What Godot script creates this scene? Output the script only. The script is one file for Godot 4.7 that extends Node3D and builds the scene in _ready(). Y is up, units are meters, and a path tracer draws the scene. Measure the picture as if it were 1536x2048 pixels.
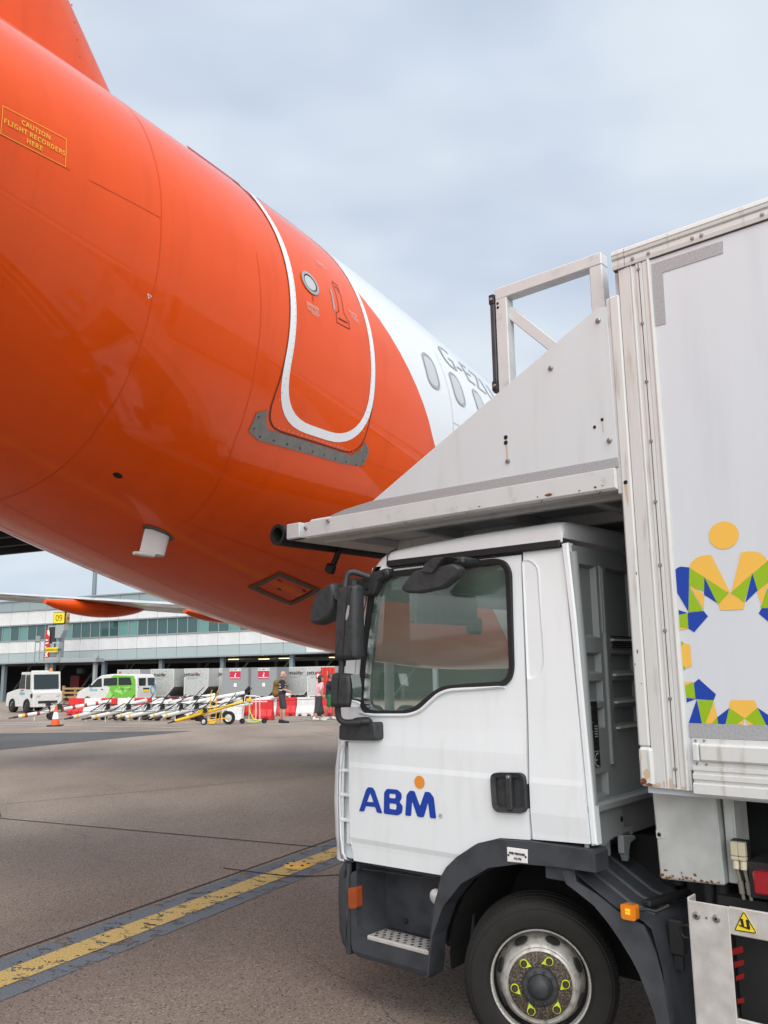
extends Node3D

var M := {}
var used := {}
var rng := RandomNumberGenerator.new()
const DEG := PI / 180.0

# ---------------------------------------------------------------- materials
func lin(r: float, g: float, b: float) -> Color:
	return Color(r, g, b).linear_to_srgb()

func noise_tex(size: int, freq: float, lo: Color, hi: Color, seed_: int, octaves := 4, mid := -1.0, midc := Color.WHITE, normal := false, kind := FastNoiseLite.TYPE_SIMPLEX_SMOOTH) -> NoiseTexture2D:
	var n := FastNoiseLite.new()
	n.seed = seed_
	n.noise_type = kind
	n.frequency = freq
	n.fractal_octaves = octaves
	var t := NoiseTexture2D.new()
	t.width = size
	t.height = size
	t.seamless = true
	t.noise = n
	if normal:
		t.as_normal_map = true
		t.bump_strength = 2.0
	else:
		var g := Gradient.new()
		g.set_color(0, lo)
		g.set_color(1, hi)
		if mid >= 0.0:
			g.add_point(mid, midc)
		t.color_ramp = g
	return t

func mat(key: String, c: Color, rough := 0.6, metal := 0.0) -> StandardMaterial3D:
	var m := StandardMaterial3D.new()
	m.resource_name = key
	m.albedo_color = c
	m.roughness = rough
	m.metallic = metal
	m.cull_mode = BaseMaterial3D.CULL_DISABLED
	M[key] = m
	return m

func skin_tex(m: StandardMaterial3D, t: Texture2D, scale: float, world := false) -> void:
	m.albedo_texture = t
	m.uv1_triplanar = true
	m.uv1_world_triplanar = world
	m.uv1_scale = Vector3.ONE * scale

func gloss(m: StandardMaterial3D, coat: float, rough: float) -> void:
	m.clearcoat_enabled = true
	m.clearcoat = coat
	m.clearcoat_roughness = rough

# ---------------------------------------------------------------- nodes
func numbered(called: String) -> String:
	var n: int = used.get(called, 0)
	used[called] = n + 1
	return called if n == 0 else "%s_%03d" % [called, n]

func tag(o: Node3D, label: String, category: String, group := "", kind := "") -> void:
	if label: o.set_meta("label", label)
	if category: o.set_meta("category", category)
	if group: o.set_meta("group", group)
	if kind: o.set_meta("kind", kind)

func thing(called: String, label: String, category: String, at := Vector3.ZERO, turn := 0.0, group := "") -> Node3D:
	var o := Node3D.new()
	o.name = numbered(called)
	add_child(o)
	o.position = at
	o.rotation.y = turn
	tag(o, label, category, group)
	return o

func ST() -> SurfaceTool:
	var s := SurfaceTool.new()
	s.begin(Mesh.PRIMITIVE_TRIANGLES)
	s.set_smooth_group(-1)
	return s

func mesh_of(s: SurfaceTool) -> ArrayMesh:
	s.generate_normals()
	s.index()
	return s.commit()

func put(parent: Node3D, called: String, s: SurfaceTool, m: Material, label := "") -> MeshInstance3D:
	return put_mesh(parent, called, mesh_of(s), m, label)

func put_mesh(parent: Node3D, called: String, mesh: Mesh, m: Material, label := "") -> MeshInstance3D:
	var o := MeshInstance3D.new()
	o.name = called
	o.mesh = mesh
	o.material_override = m
	parent.add_child(o, true)
	if label: o.set_meta("label", label)
	return o

func struct(called: String, s: SurfaceTool, m: Material) -> MeshInstance3D:
	var o := put(self, numbered(called), s, m)
	o.set_meta("kind", "structure")
	return o

func copy(o: Node3D, label: String, at: Vector3, turn: float) -> Node3D:
	var base := String(o.name)
	if base.length() > 4 and base.substr(base.length() - 4, 1) == "_" and base.right(3).is_valid_int():
		base = base.substr(0, base.length() - 4)
	var r: Node3D = o.duplicate()
	r.name = numbered(base)
	add_child(r)
	r.position = at
	r.rotation.y = turn
	if label: r.set_meta("label", label)
	return r

# ---------------------------------------------------------------- shapes
func P(text: String) -> PackedVector2Array:
	var out := PackedVector2Array()
	for w in text.split(" ", false):
		var k := w.split(",")
		out.append(Vector2(float(k[0]), float(k[1])))
	return out

func tri(s: SurfaceTool, a: Vector3, b: Vector3, c: Vector3) -> void:
	s.add_vertex(a); s.add_vertex(b); s.add_vertex(c)

func quad(s: SurfaceTool, a: Vector3, b: Vector3, c: Vector3, d: Vector3) -> void:
	tri(s, a, b, c); tri(s, a, c, d)

func flat(s: SurfaceTool) -> void:
	s.set_smooth_group(-1)

func smooth(s: SurfaceTool) -> void:
	s.set_smooth_group(1)

func otri(s: SurfaceTool, o: Vector3, a: Vector3, b: Vector3, c: Vector3) -> void:
	# clockwise seen from outside a convex body round o
	if (b - a).cross(c - a).dot((a + b + c) / 3.0 - o) > 0.0: tri(s, a, c, b)
	else: tri(s, a, b, c)

func oquad(s: SurfaceTool, o: Vector3, a: Vector3, b: Vector3, c: Vector3, d: Vector3) -> void:
	otri(s, o, a, b, c); otri(s, o, a, c, d)

func box(s: SurfaceTool, c: Vector3, d: Vector3, bev := 0.0, B := Basis.IDENTITY) -> void:
	flat(s)
	var h := d / 2.0
	bev = minf(bev, minf(h.x, minf(h.y, h.z)) * 0.9)
	for a in 3:
		var b := (a + 1) % 3
		var e := (a + 2) % 3
		for sa in [-1.0, 1.0]:
			var q := []
			for k in [[-1.0, -1.0], [1.0, -1.0], [1.0, 1.0], [-1.0, 1.0]]:
				var p := Vector3.ZERO
				p[a] = sa * h[a]
				p[b] = k[0] * (h[b] - bev)
				p[e] = k[1] * (h[e] - bev)
				q.append(c + B * p)
			oquad(s, c, q[0], q[1], q[2], q[3])
			if bev > 0.0:
				for sb in [-1.0, 1.0]:
					var p1 := Vector3.ZERO
					var p2 := Vector3.ZERO
					p1[a] = sa * h[a]; p1[b] = sb * (h[b] - bev); p1[e] = h[e] - bev
					p2[a] = sa * (h[a] - bev); p2[b] = sb * h[b]; p2[e] = h[e] - bev
					var p3 := p2
					var p4 := p1
					p3[e] = -p3[e]; p4[e] = -p4[e]
					oquad(s, c, c + B * p1, c + B * p2, c + B * p3, c + B * p4)
	if bev > 0.0:
		for x in [-1.0, 1.0]:
			for y in [-1.0, 1.0]:
				for z in [-1.0, 1.0]:
					otri(s, c, c + B * Vector3(x * h.x, y * (h.y - bev), z * (h.z - bev)), c + B * Vector3(x * (h.x - bev), y * h.y, z * (h.z - bev)), c + B * Vector3(x * (h.x - bev), y * (h.y - bev), z * h.z))

func bx(s: SurfaceTool, x0: float, x1: float, y0: float, y1: float, z0: float, z1: float, bev := 0.0) -> void:
	box(s, Vector3(x0 + x1, y0 + y1, z0 + z1) / 2.0, Vector3(absf(x1 - x0), absf(y1 - y0), absf(z1 - z0)), bev)

func beam(s: SurfaceTool, a: Vector3, b: Vector3, w: float, h: float, bev := 0.0) -> void:
	var z := (b - a).normalized()
	var x := Vector3.UP.cross(z)
	if x.length() < 0.05: x = Vector3.RIGHT
	x = x.normalized()
	box(s, (a + b) / 2.0, Vector3(w, h, a.distance_to(b)), bev, Basis(x, z.cross(x), z))

func ccw(p: PackedVector2Array) -> PackedVector2Array:
	if Geometry2D.is_polygon_clockwise(p):
		p.reverse()
	return p

func inset(p: PackedVector2Array, d: float) -> PackedVector2Array:
	var out := PackedVector2Array()
	var n := p.size()
	for i in n:
		var a := p[(i + n - 1) % n]
		var b := p[i]
		var c := p[(i + 1) % n]
		var n1 := (b - a).normalized().orthogonal()
		var n2 := (c - b).normalized().orthogonal()
		var m := n1 + n2
		var k := m.length_squared()
		out.append(b - (m * (2.0 / maxf(k, 0.8)) * d if k > 0.01 else Vector2.ZERO))
	return out

func roundp(p: PackedVector2Array, r: float, n := 4) -> PackedVector2Array:
	var out := PackedVector2Array()
	var c := p.size()
	for i in c:
		var a := p[(i + c - 1) % c]
		var b := p[i]
		var e := p[(i + 1) % c]
		var d := minf(r, minf(a.distance_to(b), b.distance_to(e)) * 0.45)
		var p1 := b + (a - b).normalized() * d
		var p2 := b + (e - b).normalized() * d
		for k in n + 1:
			var t := float(k) / n
			out.append(p1.lerp(b, t).lerp(b.lerp(p2, t), t))
	return out

func rect(x0: float, y0: float, x1: float, y1: float) -> PackedVector2Array:
	return PackedVector2Array([Vector2(x0, y0), Vector2(x1, y0), Vector2(x1, y1), Vector2(x0, y1)])

func ring(c: Vector2, rx: float, ry := -1.0, n := 24, from := 0.0, to := TAU) -> PackedVector2Array:
	var out := PackedVector2Array()
	var whole := absf(to - from) > 6.28
	for i in (n if whole else n + 1):
		var a := lerpf(from, to, float(i) / n)
		out.append(c + Vector2(cos(a) * rx, sin(a) * (rx if ry < 0.0 else ry)))
	return out

func face(s: SurfaceTool, p: PackedVector2Array, z: float, X := Transform3D.IDENTITY, down := true) -> void:
	flat(s)
	var t := Geometry2D.triangulate_polygon(p)
	var nz := -1.0 if down else 1.0
	for i in range(0, t.size(), 3):
		var a := p[t[i]]
		var b := p[t[i + 1]]
		var c := p[t[i + 2]]
		var up := (b - a).cross(c - a) > 0.0
		# front faces run clockwise
		if up == (nz > 0.0):
			var h := b
			b = c
			c = h
		tri(s, X * Vector3(a.x, a.y, z), X * Vector3(b.x, b.y, z), X * Vector3(c.x, c.y, z))

# a plate in the xy plane from z0 (its shown face) to z1, the rim of the shown face bevelled
func prism(s: SurfaceTool, poly: PackedVector2Array, z0: float, z1: float, bev := 0.0, X := Transform3D.IDENTITY, sm := false, back := true) -> void:
	var p := ccw(poly.duplicate())
	var n := p.size()
	var dirn := signf(z1 - z0)
	var q := inset(p, bev) if bev > 0.0 else p
	if bev > 0.0 and (Geometry2D.triangulate_polygon(q).is_empty() or Geometry2D.is_polygon_clockwise(q)):
		bev = 0.0
		q = p
	var zb := z0 + bev * dirn
	face(s, q, z0, X, dirn > 0.0)
	if back: face(s, p, z1, X, dirn < 0.0)
	if sm: smooth(s)
	for i in n:
		var j := (i + 1) % n
		var a := X * Vector3(p[i].x, p[i].y, zb)
		var b := X * Vector3(p[j].x, p[j].y, zb)
		var c := X * Vector3(p[j].x, p[j].y, z1)
		var d := X * Vector3(p[i].x, p[i].y, z1)
		if dirn > 0.0: quad(s, a, d, c, b)
		else: quad(s, a, b, c, d)
		if bev > 0.0:
			var e := X * Vector3(q[i].x, q[i].y, z0)
			var f := X * Vector3(q[j].x, q[j].y, z0)
			if dirn > 0.0: quad(s, e, a, b, f)
			else: quad(s, e, f, b, a)
	flat(s)

# a frame: the strip between two outlines that were sampled alike
func frame(s: SurfaceTool, outer: PackedVector2Array, inner: PackedVector2Array, z0: float, z1: float, X := Transform3D.IDENTITY, zi := 1e9) -> void:
	var n := outer.size()
	var z2 := z0 if zi > 1e8 else zi
	for i in n:
		var j := (i + 1) % n
		quad(s, X * Vector3(outer[i].x, outer[i].y, z0), X * Vector3(outer[j].x, outer[j].y, z0), X * Vector3(inner[j].x, inner[j].y, z2), X * Vector3(inner[i].x, inner[i].y, z2))
		quad(s, X * Vector3(outer[i].x, outer[i].y, z1), X * Vector3(outer[j].x, outer[j].y, z1), X * Vector3(outer[j].x, outer[j].y, z0), X * Vector3(outer[i].x, outer[i].y, z0))
		quad(s, X * Vector3(inner[i].x, inner[i].y, z2), X * Vector3(inner[j].x, inner[j].y, z2), X * Vector3(inner[j].x, inner[j].y, z1), X * Vector3(inner[i].x, inner[i].y, z1))

# a sheet-metal skin: outline minus holes, its depth z a function of y given as (y, z) steps, rim walls back to zb
func skin(s: SurfaceTool, outer: PackedVector2Array, holes: Array, prof: PackedVector2Array, zb: float) -> void:
	flat(s)
	var zf := func(y: float) -> float:
		if y <= prof[0].x: return prof[0].y
		for i in range(1, prof.size()):
			if y <= prof[i].x:
				return lerpf(prof[i - 1].y, prof[i].y, (y - prof[i - 1].x) / maxf(prof[i].x - prof[i - 1].x, 1e-6))
		return prof[prof.size() - 1].y
	var lo := -50.0
	var cuts := []
	for p in prof: cuts.append(p.x)
	cuts.append(50.0)
	for c in cuts:
		var band := rect(-50, lo, 50, c)
		lo = c
		for piece in Geometry2D.intersect_polygons(outer, band):
			var bits := [piece]
			for h in holes:
				var nxt := []
				for b in bits: nxt.append_array(Geometry2D.clip_polygons(b, h))
				bits = nxt
			for b in bits:
				var t := Geometry2D.triangulate_polygon(b)
				for i in range(0, t.size(), 3):
					var v := []
					for k in 3:
						var q: Vector2 = b[t[i + k]]
						v.append(Vector3(q.x, q.y, zf.call(q.y)))
					var up: bool = (v[1] - v[0]).cross(v[2] - v[0]).z > 0.0
					if up: tri(s, v[0], v[1], v[2])
					else: tri(s, v[0], v[2], v[1])
	for loop in [outer] + holes:
		var n: int = loop.size()
		for i in n:
			var a: Vector2 = loop[i]
			var b: Vector2 = loop[(i + 1) % n]
			var steps := maxi(1, int(a.distance_to(b) / 0.05))
			for k in steps:
				var p := a.lerp(b, float(k) / steps)
				var q := a.lerp(b, float(k + 1) / steps)
				quad(s, Vector3(p.x, p.y, zf.call(p.y)), Vector3(q.x, q.y, zf.call(q.y)), Vector3(q.x, q.y, zb), Vector3(p.x, p.y, zb))

func tube(s: SurfaceTool, pts: Array, r, n := 10, caps := true) -> void:
	smooth(s)
	var c := pts.size()
	var prev := []
	var t0: Vector3 = (pts[1] - pts[0]).normalized()
	var side := t0.cross(Vector3.UP if absf(t0.y) < 0.9 else Vector3.RIGHT).normalized()
	for i in c:
		var t: Vector3
		if i == 0: t = t0
		elif i == c - 1: t = (pts[i] - pts[i - 1]).normalized()
		else: t = ((pts[i] - pts[i - 1]).normalized() + (pts[i + 1] - pts[i]).normalized()).normalized()
		side = (side - t * side.dot(t)).normalized()
		var up := t.cross(side)
		var rr: float = r[i] if r is Array else r
		var cur := []
		for k in n:
			var a := TAU * k / n
			cur.append(pts[i] + (side * cos(a) + up * sin(a)) * rr)
		if i > 0:
			for k in n:
				var j := (k + 1) % n
				quad(s, prev[k], prev[j], cur[j], cur[k])
		if caps and (i == 0 or i == c - 1):
			flat(s)
			for k in range(1, n - 1):
				if i == 0: tri(s, cur[0], cur[k], cur[k + 1])
				else: tri(s, cur[0], cur[k + 1], cur[k])
			smooth(s)
		prev = cur
	flat(s)

# bend a polyline's corners
func bend(pts: Array, r: float, n := 5) -> Array:
	var out := [pts[0]]
	for i in range(1, pts.size() - 1):
		var a: Vector3 = pts[i - 1]
		var b: Vector3 = pts[i]
		var c: Vector3 = pts[i + 1]
		var d := minf(r, minf(a.distance_to(b), b.distance_to(c)) * 0.45)
		var p := b + (a - b).normalized() * d
		var q := b + (c - b).normalized() * d
		for k in n + 1:
			var t := float(k) / n
			out.append(p.lerp(b, t).lerp(b.lerp(q, t), t))
	out.append(pts[pts.size() - 1])
	return out

# turn (radius, height) about X's own y axis; a negative radius never occurs
func lathe(s: SurfaceTool, prof: PackedVector2Array, X: Transform3D, n := 32, sharp := 40.0, from := 0.0, to := TAU) -> void:
	var g := 1
	for i in prof.size() - 1:
		if i > 0:
			var d1 := prof[i] - prof[i - 1]
			var d2 := prof[i + 1] - prof[i]
			if absf(rad_to_deg(d1.angle_to(d2))) > sharp: g += 1
		s.set_smooth_group(g)
		for k in n:
			var a := lerpf(from, to, float(k) / n)
			var b := lerpf(from, to, float(k + 1) / n)
			var p := prof[i]
			var q := prof[i + 1]
			var v1 := X * Vector3(p.x * cos(a), p.y, p.x * sin(a))
			var v2 := X * Vector3(p.x * cos(b), p.y, p.x * sin(b))
			var v3 := X * Vector3(q.x * cos(b), q.y, q.x * sin(b))
			var v4 := X * Vector3(q.x * cos(a), q.y, q.x * sin(a))
			if p.x > 1e-6: tri(s, v1, v3, v2)
			if q.x > 1e-6: tri(s, v1, v4, v3)
	flat(s)

func loft(s: SurfaceTool, rings: Array, closed := true, caps := true, sm := true) -> void:
	if sm: smooth(s)
	else: flat(s)
	for i in rings.size() - 1:
		var a: Array = rings[i]
		var b: Array = rings[i + 1]
		var n := a.size()
		for k in (n if closed else n - 1):
			var j := (k + 1) % n
			quad(s, a[k], a[j], b[j], b[k])
	flat(s)
	if caps:
		for i in [0, rings.size() - 1]:
			var a: Array = rings[i]
			var c := Vector3.ZERO
			for v in a: c += v
			c /= a.size()
			for k in a.size(): tri(s, c, a[k], a[(k + 1) % a.size()])

func text_mesh(words: String, cap: float, bold := true, depth := 0.004, mono := false) -> TextMesh:
	var f := SystemFont.new()
	f.font_names = PackedStringArray(["Droid Sans Mono" if mono else "Droid Sans"])
	f.font_weight = 700 if bold else 400
	var t := TextMesh.new()
	t.text = words
	t.font = f
	t.font_size = 64
	t.pixel_size = cap / (64.0 * 0.714)
	t.depth = depth
	t.curve_step = 2.0
	return t

func text(parent: Node3D, called: String, words: String, cap: float, X: Transform3D, m: Material, bold := true, squeeze := 1.0) -> MeshInstance3D:
	var t := text_mesh(words, cap, bold)
	var o := put_mesh(parent, called, t, m)
	o.transform = X * Transform3D(Basis.from_scale(Vector3(squeeze, 1, 1)), Vector3.ZERO)
	return o

# an irregular blot
func blot(rx: float, ry: float, seed_: int, rough := 0.35, n := 18) -> PackedVector2Array:
	var r := RandomNumberGenerator.new()
	r.seed = seed_
	var out := PackedVector2Array()
	for i in n:
		var a := TAU * i / n
		var k := 1.0 - rough * r.randf()
		out.append(Vector2(cos(a) * rx * k, sin(a) * ry * k))
	return out

# ---------------------------------------------------------------- light, camera, materials
func sky_image() -> ImageTexture:
	var w := 1024
	var h := 512
	var n1 := FastNoiseLite.new()
	n1.seed = 11; n1.frequency = 1.1; n1.fractal_octaves = 5; n1.fractal_gain = 0.5
	n1.noise_type = FastNoiseLite.TYPE_SIMPLEX_SMOOTH
	var n2 := FastNoiseLite.new()
	n2.seed = 5; n2.frequency = 3.4; n2.fractal_octaves = 5
	n2.noise_type = FastNoiseLite.TYPE_SIMPLEX_SMOOTH
	var im := Image.create(w, h, false, Image.FORMAT_RGBF)
	for y in h:
		var el := (0.5 - (y + 0.5) / h) * PI
		for x in w:
			var az := TAU * (x + 0.5) / w
			var d := Vector3(sin(az) * cos(el), sin(el), -cos(az) * cos(el))
			var c := Color(0.30, 0.28, 0.26)
			if el > -0.02:
				# cloud sheet: noise on a plane above
				var k := 1.0 / (maxf(d.y, 0.0) + 0.22)
				var q := Vector3(d.x * k, 0.0, d.z * k)
				var f := clampf(n1.get_noise_3dv(q * 0.8 + Vector3(3.1, 0, 1.7)) * 1.15 + 0.56, 0.0, 1.0)
				var g := n2.get_noise_3dv(Vector3(q.x * 0.7, 0.0, q.z * 1.4))
				f = clampf(f + g * 0.25, 0.0, 1.0)
				f = f * f * (3.0 - 2.0 * f)
				var thin := Color(0.53, 0.615, 0.755)
				var thick := Color(0.695, 0.768, 0.848)
				c = thin.lerp(thick, f)
				var low := clampf(1.0 - d.y / 0.35, 0.0, 1.0)
				c = c.lerp(Color(0.655, 0.755, 0.835), low * 0.75)
				c *= 1.0 + g * 0.05
			im.set_pixel(x, y, c)
	return ImageTexture.create_from_image(im)

func set_stage() -> void:
	var cam := Camera3D.new()
	cam.name = "camera"
	var pitch := atan(312.0 / 1700.0)
	var roll := 0.015
	var fw := Vector3(0, sin(pitch), -cos(pitch))
	var up0 := Vector3(0, cos(pitch), sin(pitch))
	var r := Vector3.RIGHT * cos(roll) - up0 * sin(roll)
	var u := up0 * cos(roll) + Vector3.RIGHT * sin(roll)
	cam.transform = Transform3D(Basis(r, u, -fw), Vector3(0, 1.97, 0))
	cam.fov = rad_to_deg(2.0 * atan(1024.0 / 1700.0))
	cam.near = 0.05
	cam.far = 2000.0
	add_child(cam)
	cam.current = true
	var e := Environment.new()
	e.background_mode = Environment.BG_SKY
	var sk := Sky.new()
	var pm := PanoramaSkyMaterial.new()
	pm.panorama = sky_image()
	sk.sky_material = pm
	e.sky = sk
	e.background_energy_multiplier = 0.385
	e.tonemap_mode = Environment.TONE_MAPPER_LINEAR
	e.tonemap_exposure = 2.75
	e.sdfgi_enabled = true
	e.ssao_enabled = true
	e.ssil_enabled = true
	var we := WorldEnvironment.new()
	we.name = "world"
	we.environment = e
	add_child(we)
	var sun := DirectionalLight3D.new()
	sun.name = "sun"
	sun.light_energy = 0.5
	sun.light_color = Color(1.0, 0.985, 0.96)
	sun.light_angular_distance = 80.0
	sun.shadow_enabled = true
	add_child(sun)
	# high behind the camera, a little to its right
	sun.look_at_from_position(Vector3(2.5, 35, 35), Vector3.ZERO, Vector3.UP)

func make_materials() -> void:
	var w := mat("cab_white", lin(0.80, 0.845, 0.87), 0.32)
	skin_tex(w, noise_tex(512, 0.012, Color(0.965, 0.962, 0.955), Color(1, 1, 1), 3, 5, 0.38, Color(0.993, 0.993, 0.99)), 0.6)
	w.uv1_scale = Vector3(1.2, 0.18, 1.2)
	gloss(w, 0.5, 0.12)
	w = mat("box_white", lin(0.605, 0.65, 0.695), 0.45)
	skin_tex(w, noise_tex(512, 0.010, Color(0.965, 0.965, 0.97), Color(1, 1, 1), 8, 5, 0.38, Color(0.99, 0.99, 0.99)), 0.45)
	w.uv1_scale = Vector3(0.9, 0.10, 0.9)
	w = mat("trim_white", lin(0.62, 0.64, 0.64), 0.4)
	skin_tex(w, noise_tex(512, 0.018, Color(0.86, 0.83, 0.79), Color(1, 1, 1), 18, 5, 0.33, Color(0.985, 0.98, 0.97)), 0.9)
	w.uv1_scale = Vector3(1.6, 0.22, 1.6)
	w = mat("frame_white", lin(0.58, 0.605, 0.615), 0.42)
	skin_tex(w, noise_tex(512, 0.015, Color(0.88, 0.87, 0.86), Color(1, 1, 1), 28, 5, 0.33, Color(0.985, 0.985, 0.98)), 0.7)
	w = mat("ramp_white", lin(0.59, 0.635, 0.665), 0.5)
	skin_tex(w, noise_tex(512, 0.008, Color(0.965, 0.962, 0.96), Color(1, 1, 1), 38, 4, 0.33, Color(0.992, 0.992, 0.99)), 0.5)
	w.uv1_scale = Vector3(1.1, 0.13, 1.1)
	mat("rear_grey", lin(0.27, 0.295, 0.30), 0.5)
	w = mat("cabinet_grey", lin(0.58, 0.615, 0.605), 0.5)
	skin_tex(w, noise_tex(512, 0.01, Color(0.86, 0.86, 0.85), Color(1, 1, 1), 48, 4), 0.8)
	w = mat("plastic_grey", lin(0.046, 0.051, 0.060), 0.55)
	skin_tex(w, noise_tex(512, 0.012, Color(0.78, 0.78, 0.78), Color(1.15, 1.15, 1.15), 58, 5), 0.9)
	w = mat("mirror_black", lin(0.034, 0.037, 0.040), 0.55)
	skin_tex(w, noise_tex(512, 0.02, Color(0.7, 0.7, 0.7), Color(1.3, 1.3, 1.3), 68, 5), 1.4)
	mat("rubber", lin(0.012, 0.012, 0.013), 0.65)
	w = mat("tyre", lin(0.0075, 0.007, 0.0065), 0.75)
	skin_tex(w, noise_tex(512, 0.02, Color(0.75, 0.72, 0.7), Color(1.3, 1.25, 1.2), 78, 5), 1.2)
	mat("dark_steel", lin(0.016, 0.017, 0.018), 0.6)
	mat("black_gap", lin(0.006, 0.006, 0.006), 0.8)
	w = mat("aluminium", lin(0.74, 0.74, 0.725), 0.38, 0.35)
	skin_tex(w, noise_tex(512, 0.02, Color(0.85, 0.84, 0.82), Color(1, 1, 1), 88, 5), 0.8)
	w = mat("rim_steel", lin(0.54, 0.535, 0.52), 0.4, 0.35)
	skin_tex(w, noise_tex(512, 0.02, Color(0.42, 0.38, 0.34), Color(1, 1, 1), 208, 5, 0.42, Color(0.9, 0.89, 0.87)), 1.6)
	w = mat("rim_dirty", lin(0.30, 0.27, 0.235), 0.8)
	skin_tex(w, noise_tex(512, 0.06, Color(0.14, 0.11, 0.09), Color(1.0, 1.0, 1.0), 98, 5, 0.55, Color(0.5, 0.46, 0.42)), 2.5)
	w = mat("rim_edge", lin(0.70, 0.69, 0.67), 0.5, 0.1)
	skin_tex(w, noise_tex(512, 0.08, Color(0.30, 0.28, 0.26), Color(1, 1, 1), 99, 4, 0.4, Color(0.85, 0.84, 0.82)), 3.0)
	mat("bolt", lin(0.35, 0.35, 0.34), 0.35, 0.8)
	mat("nut_rust", lin(0.055, 0.035, 0.025), 0.7, 0.2)
	mat("lime", lin(0.50, 0.66, 0.03), 0.5)
	mat("logo_blue", lin(0.004, 0.045, 0.36), 0.4)
	mat("logo_orange", lin(0.78, 0.28, 0.03), 0.4)
	mat("logo_yellow", lin(0.80, 0.47, 0.075), 0.45)
	mat("logo_green", lin(0.27, 0.46, 0.004), 0.45)
	w = mat("grey_tape", lin(0.40, 0.415, 0.43), 0.35, 0.1)
	skin_tex(w, noise_tex(512, 0.05, Color(0.88, 0.88, 0.89), Color(1.05, 1.05, 1.05), 108, 3), 3.0)
	mat("rust", lin(0.16, 0.055, 0.018), 0.9)
	mat("rust_pale", lin(0.52, 0.40, 0.28), 0.9)
	mat("grime", lin(0.10, 0.07, 0.06), 0.8)
	w = mat("amber", lin(0.72, 0.21, 0.008), 0.2)
	gloss(w, 1.0, 0.05)
	w = mat("amber_red", lin(0.33, 0.058, 0.010), 0.25)
	gloss(w, 1.0, 0.05)
	w = mat("amber_lit", Color(1.0, 0.5, 0.1), 0.3)
	w.emission_enabled = true
	w.emission = Color(1.0, 0.42, 0.05)
	w.emission_energy_multiplier = 1.6
	w = mat("lamp_red", lin(0.30, 0.006, 0.012), 0.2)
	gloss(w, 1.0, 0.05)
	mat("reflector", lin(0.60, 0.61, 0.60), 0.25, 0.3)
	mat("sign_yellow", lin(0.80, 0.62, 0.02), 0.4)
	mat("sign_black", lin(0.012, 0.012, 0.012), 0.5)
	mat("sign_white", lin(0.80, 0.80, 0.78), 0.5)
	mat("tape_red", lin(0.34, 0.02, 0.018), 0.4)
	mat("connector_cream", lin(0.62, 0.57, 0.42), 0.5)
	mat("hose_grey", lin(0.25, 0.24, 0.20), 0.6)
	w = mat("cab_glass", Color(0.62, 0.76, 0.70, 0.13), 0.03)
	w.transparency = BaseMaterial3D.TRANSPARENCY_ALPHA
	w.metallic_specular = 1.0
	w.metallic = 0.06
	mat("cab_dark", lin(0.075, 0.08, 0.08), 0.6)
	mat("cab_seat", lin(0.16, 0.17, 0.18), 0.9)
	mat("cab_lining", lin(0.42, 0.43, 0.42), 0.8)
	w = mat("mirror_glass", lin(0.75, 0.78, 0.78), 0.03, 1.0)
	# aircraft
	w = mat("orange_paint", lin(0.765, 0.080, 0.002), 0.36)
	skin_tex(w, noise_tex(1024, 0.004, Color(0.94, 0.93, 0.92), Color(1, 1, 1), 118, 5, 0.42, Color(0.985, 0.985, 0.985)), 0.22)
	w.uv1_scale = Vector3(0.9, 0.11, 0.9)
	gloss(w, 0.6, 0.05)
	w.metallic_specular = 0.22
	w.normal_enabled = true
	w.normal_texture = noise_tex(1024, 0.006, Color.BLACK, Color.WHITE, 119, 2, -1.0, Color.WHITE, true)
	w.normal_scale = 0.10
	w = mat("plane_white", lin(0.74, 0.77, 0.79), 0.32)
	gloss(w, 0.7, 0.05)
	mat("seam", lin(0.62, 0.063, 0.003), 0.6)
	mat("rivet_orange", lin(0.52, 0.05, 0.003), 0.5)
	mat("seam_white", lin(0.42, 0.44, 0.46), 0.6)
	mat("door_gap", lin(0.06, 0.02, 0.012), 0.7)
	w = mat("door_stripe", lin(0.78, 0.80, 0.80), 0.35)
	gloss(w, 0.6, 0.06)
	w = mat("sill_metal", lin(0.22, 0.21, 0.195), 0.42, 0.4)
	skin_tex(w, noise_tex(512, 0.02, Color(0.82, 0.82, 0.80), Color(1.05, 1.05, 1.05), 128, 5), 1.5)
	mat("hatch_grey", lin(0.12, 0.115, 0.095), 0.5, 0.3)
	mat("window_blind", lin(0.50, 0.52, 0.53), 0.3)
	mat("window_ring", lin(0.40, 0.41, 0.41), 0.4, 0.3)
	mat("letter_grey", lin(0.33, 0.35, 0.37), 0.5)
	mat("letter_yellow", lin(0.75, 0.40, 0.03), 0.5)
	mat("letter_pale", lin(0.62, 0.42, 0.36), 0.5)
	w = mat("wing_grey", lin(0.74, 0.75, 0.755), 0.35, 0.0)
	skin_tex(w, noise_tex(512, 0.01, Color(0.6, 0.58, 0.56), Color(1, 1, 1), 138, 5), 0.4)
	w = mat("antenna_white", lin(0.55, 0.56, 0.55), 0.4)
	mat("blade_red", lin(0.36, 0.012, 0.016), 0.35)
	# place
	w = mat("apron", lin(0.58, 0.475, 0.398), 0.85)
	skin_tex(w, aggregate(), 0.40, true)
	w.detail_enabled = true
	w.detail_blend_mode = BaseMaterial3D.BLEND_MODE_MUL
	w.detail_uv_layer = BaseMaterial3D.DETAIL_UV_2
	w.detail_albedo = noise_tex(1024, 0.006, Color(0.76, 0.745, 0.735), Color(0.98, 0.98, 0.98), 158, 8, 0.5, Color(0.875, 0.868, 0.862))
	w.uv2_triplanar = true
	w.uv2_world_triplanar = true
	w.uv2_scale = Vector3(0.045, 0.045, 0.028)
	w.uv1_triplanar = true
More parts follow.
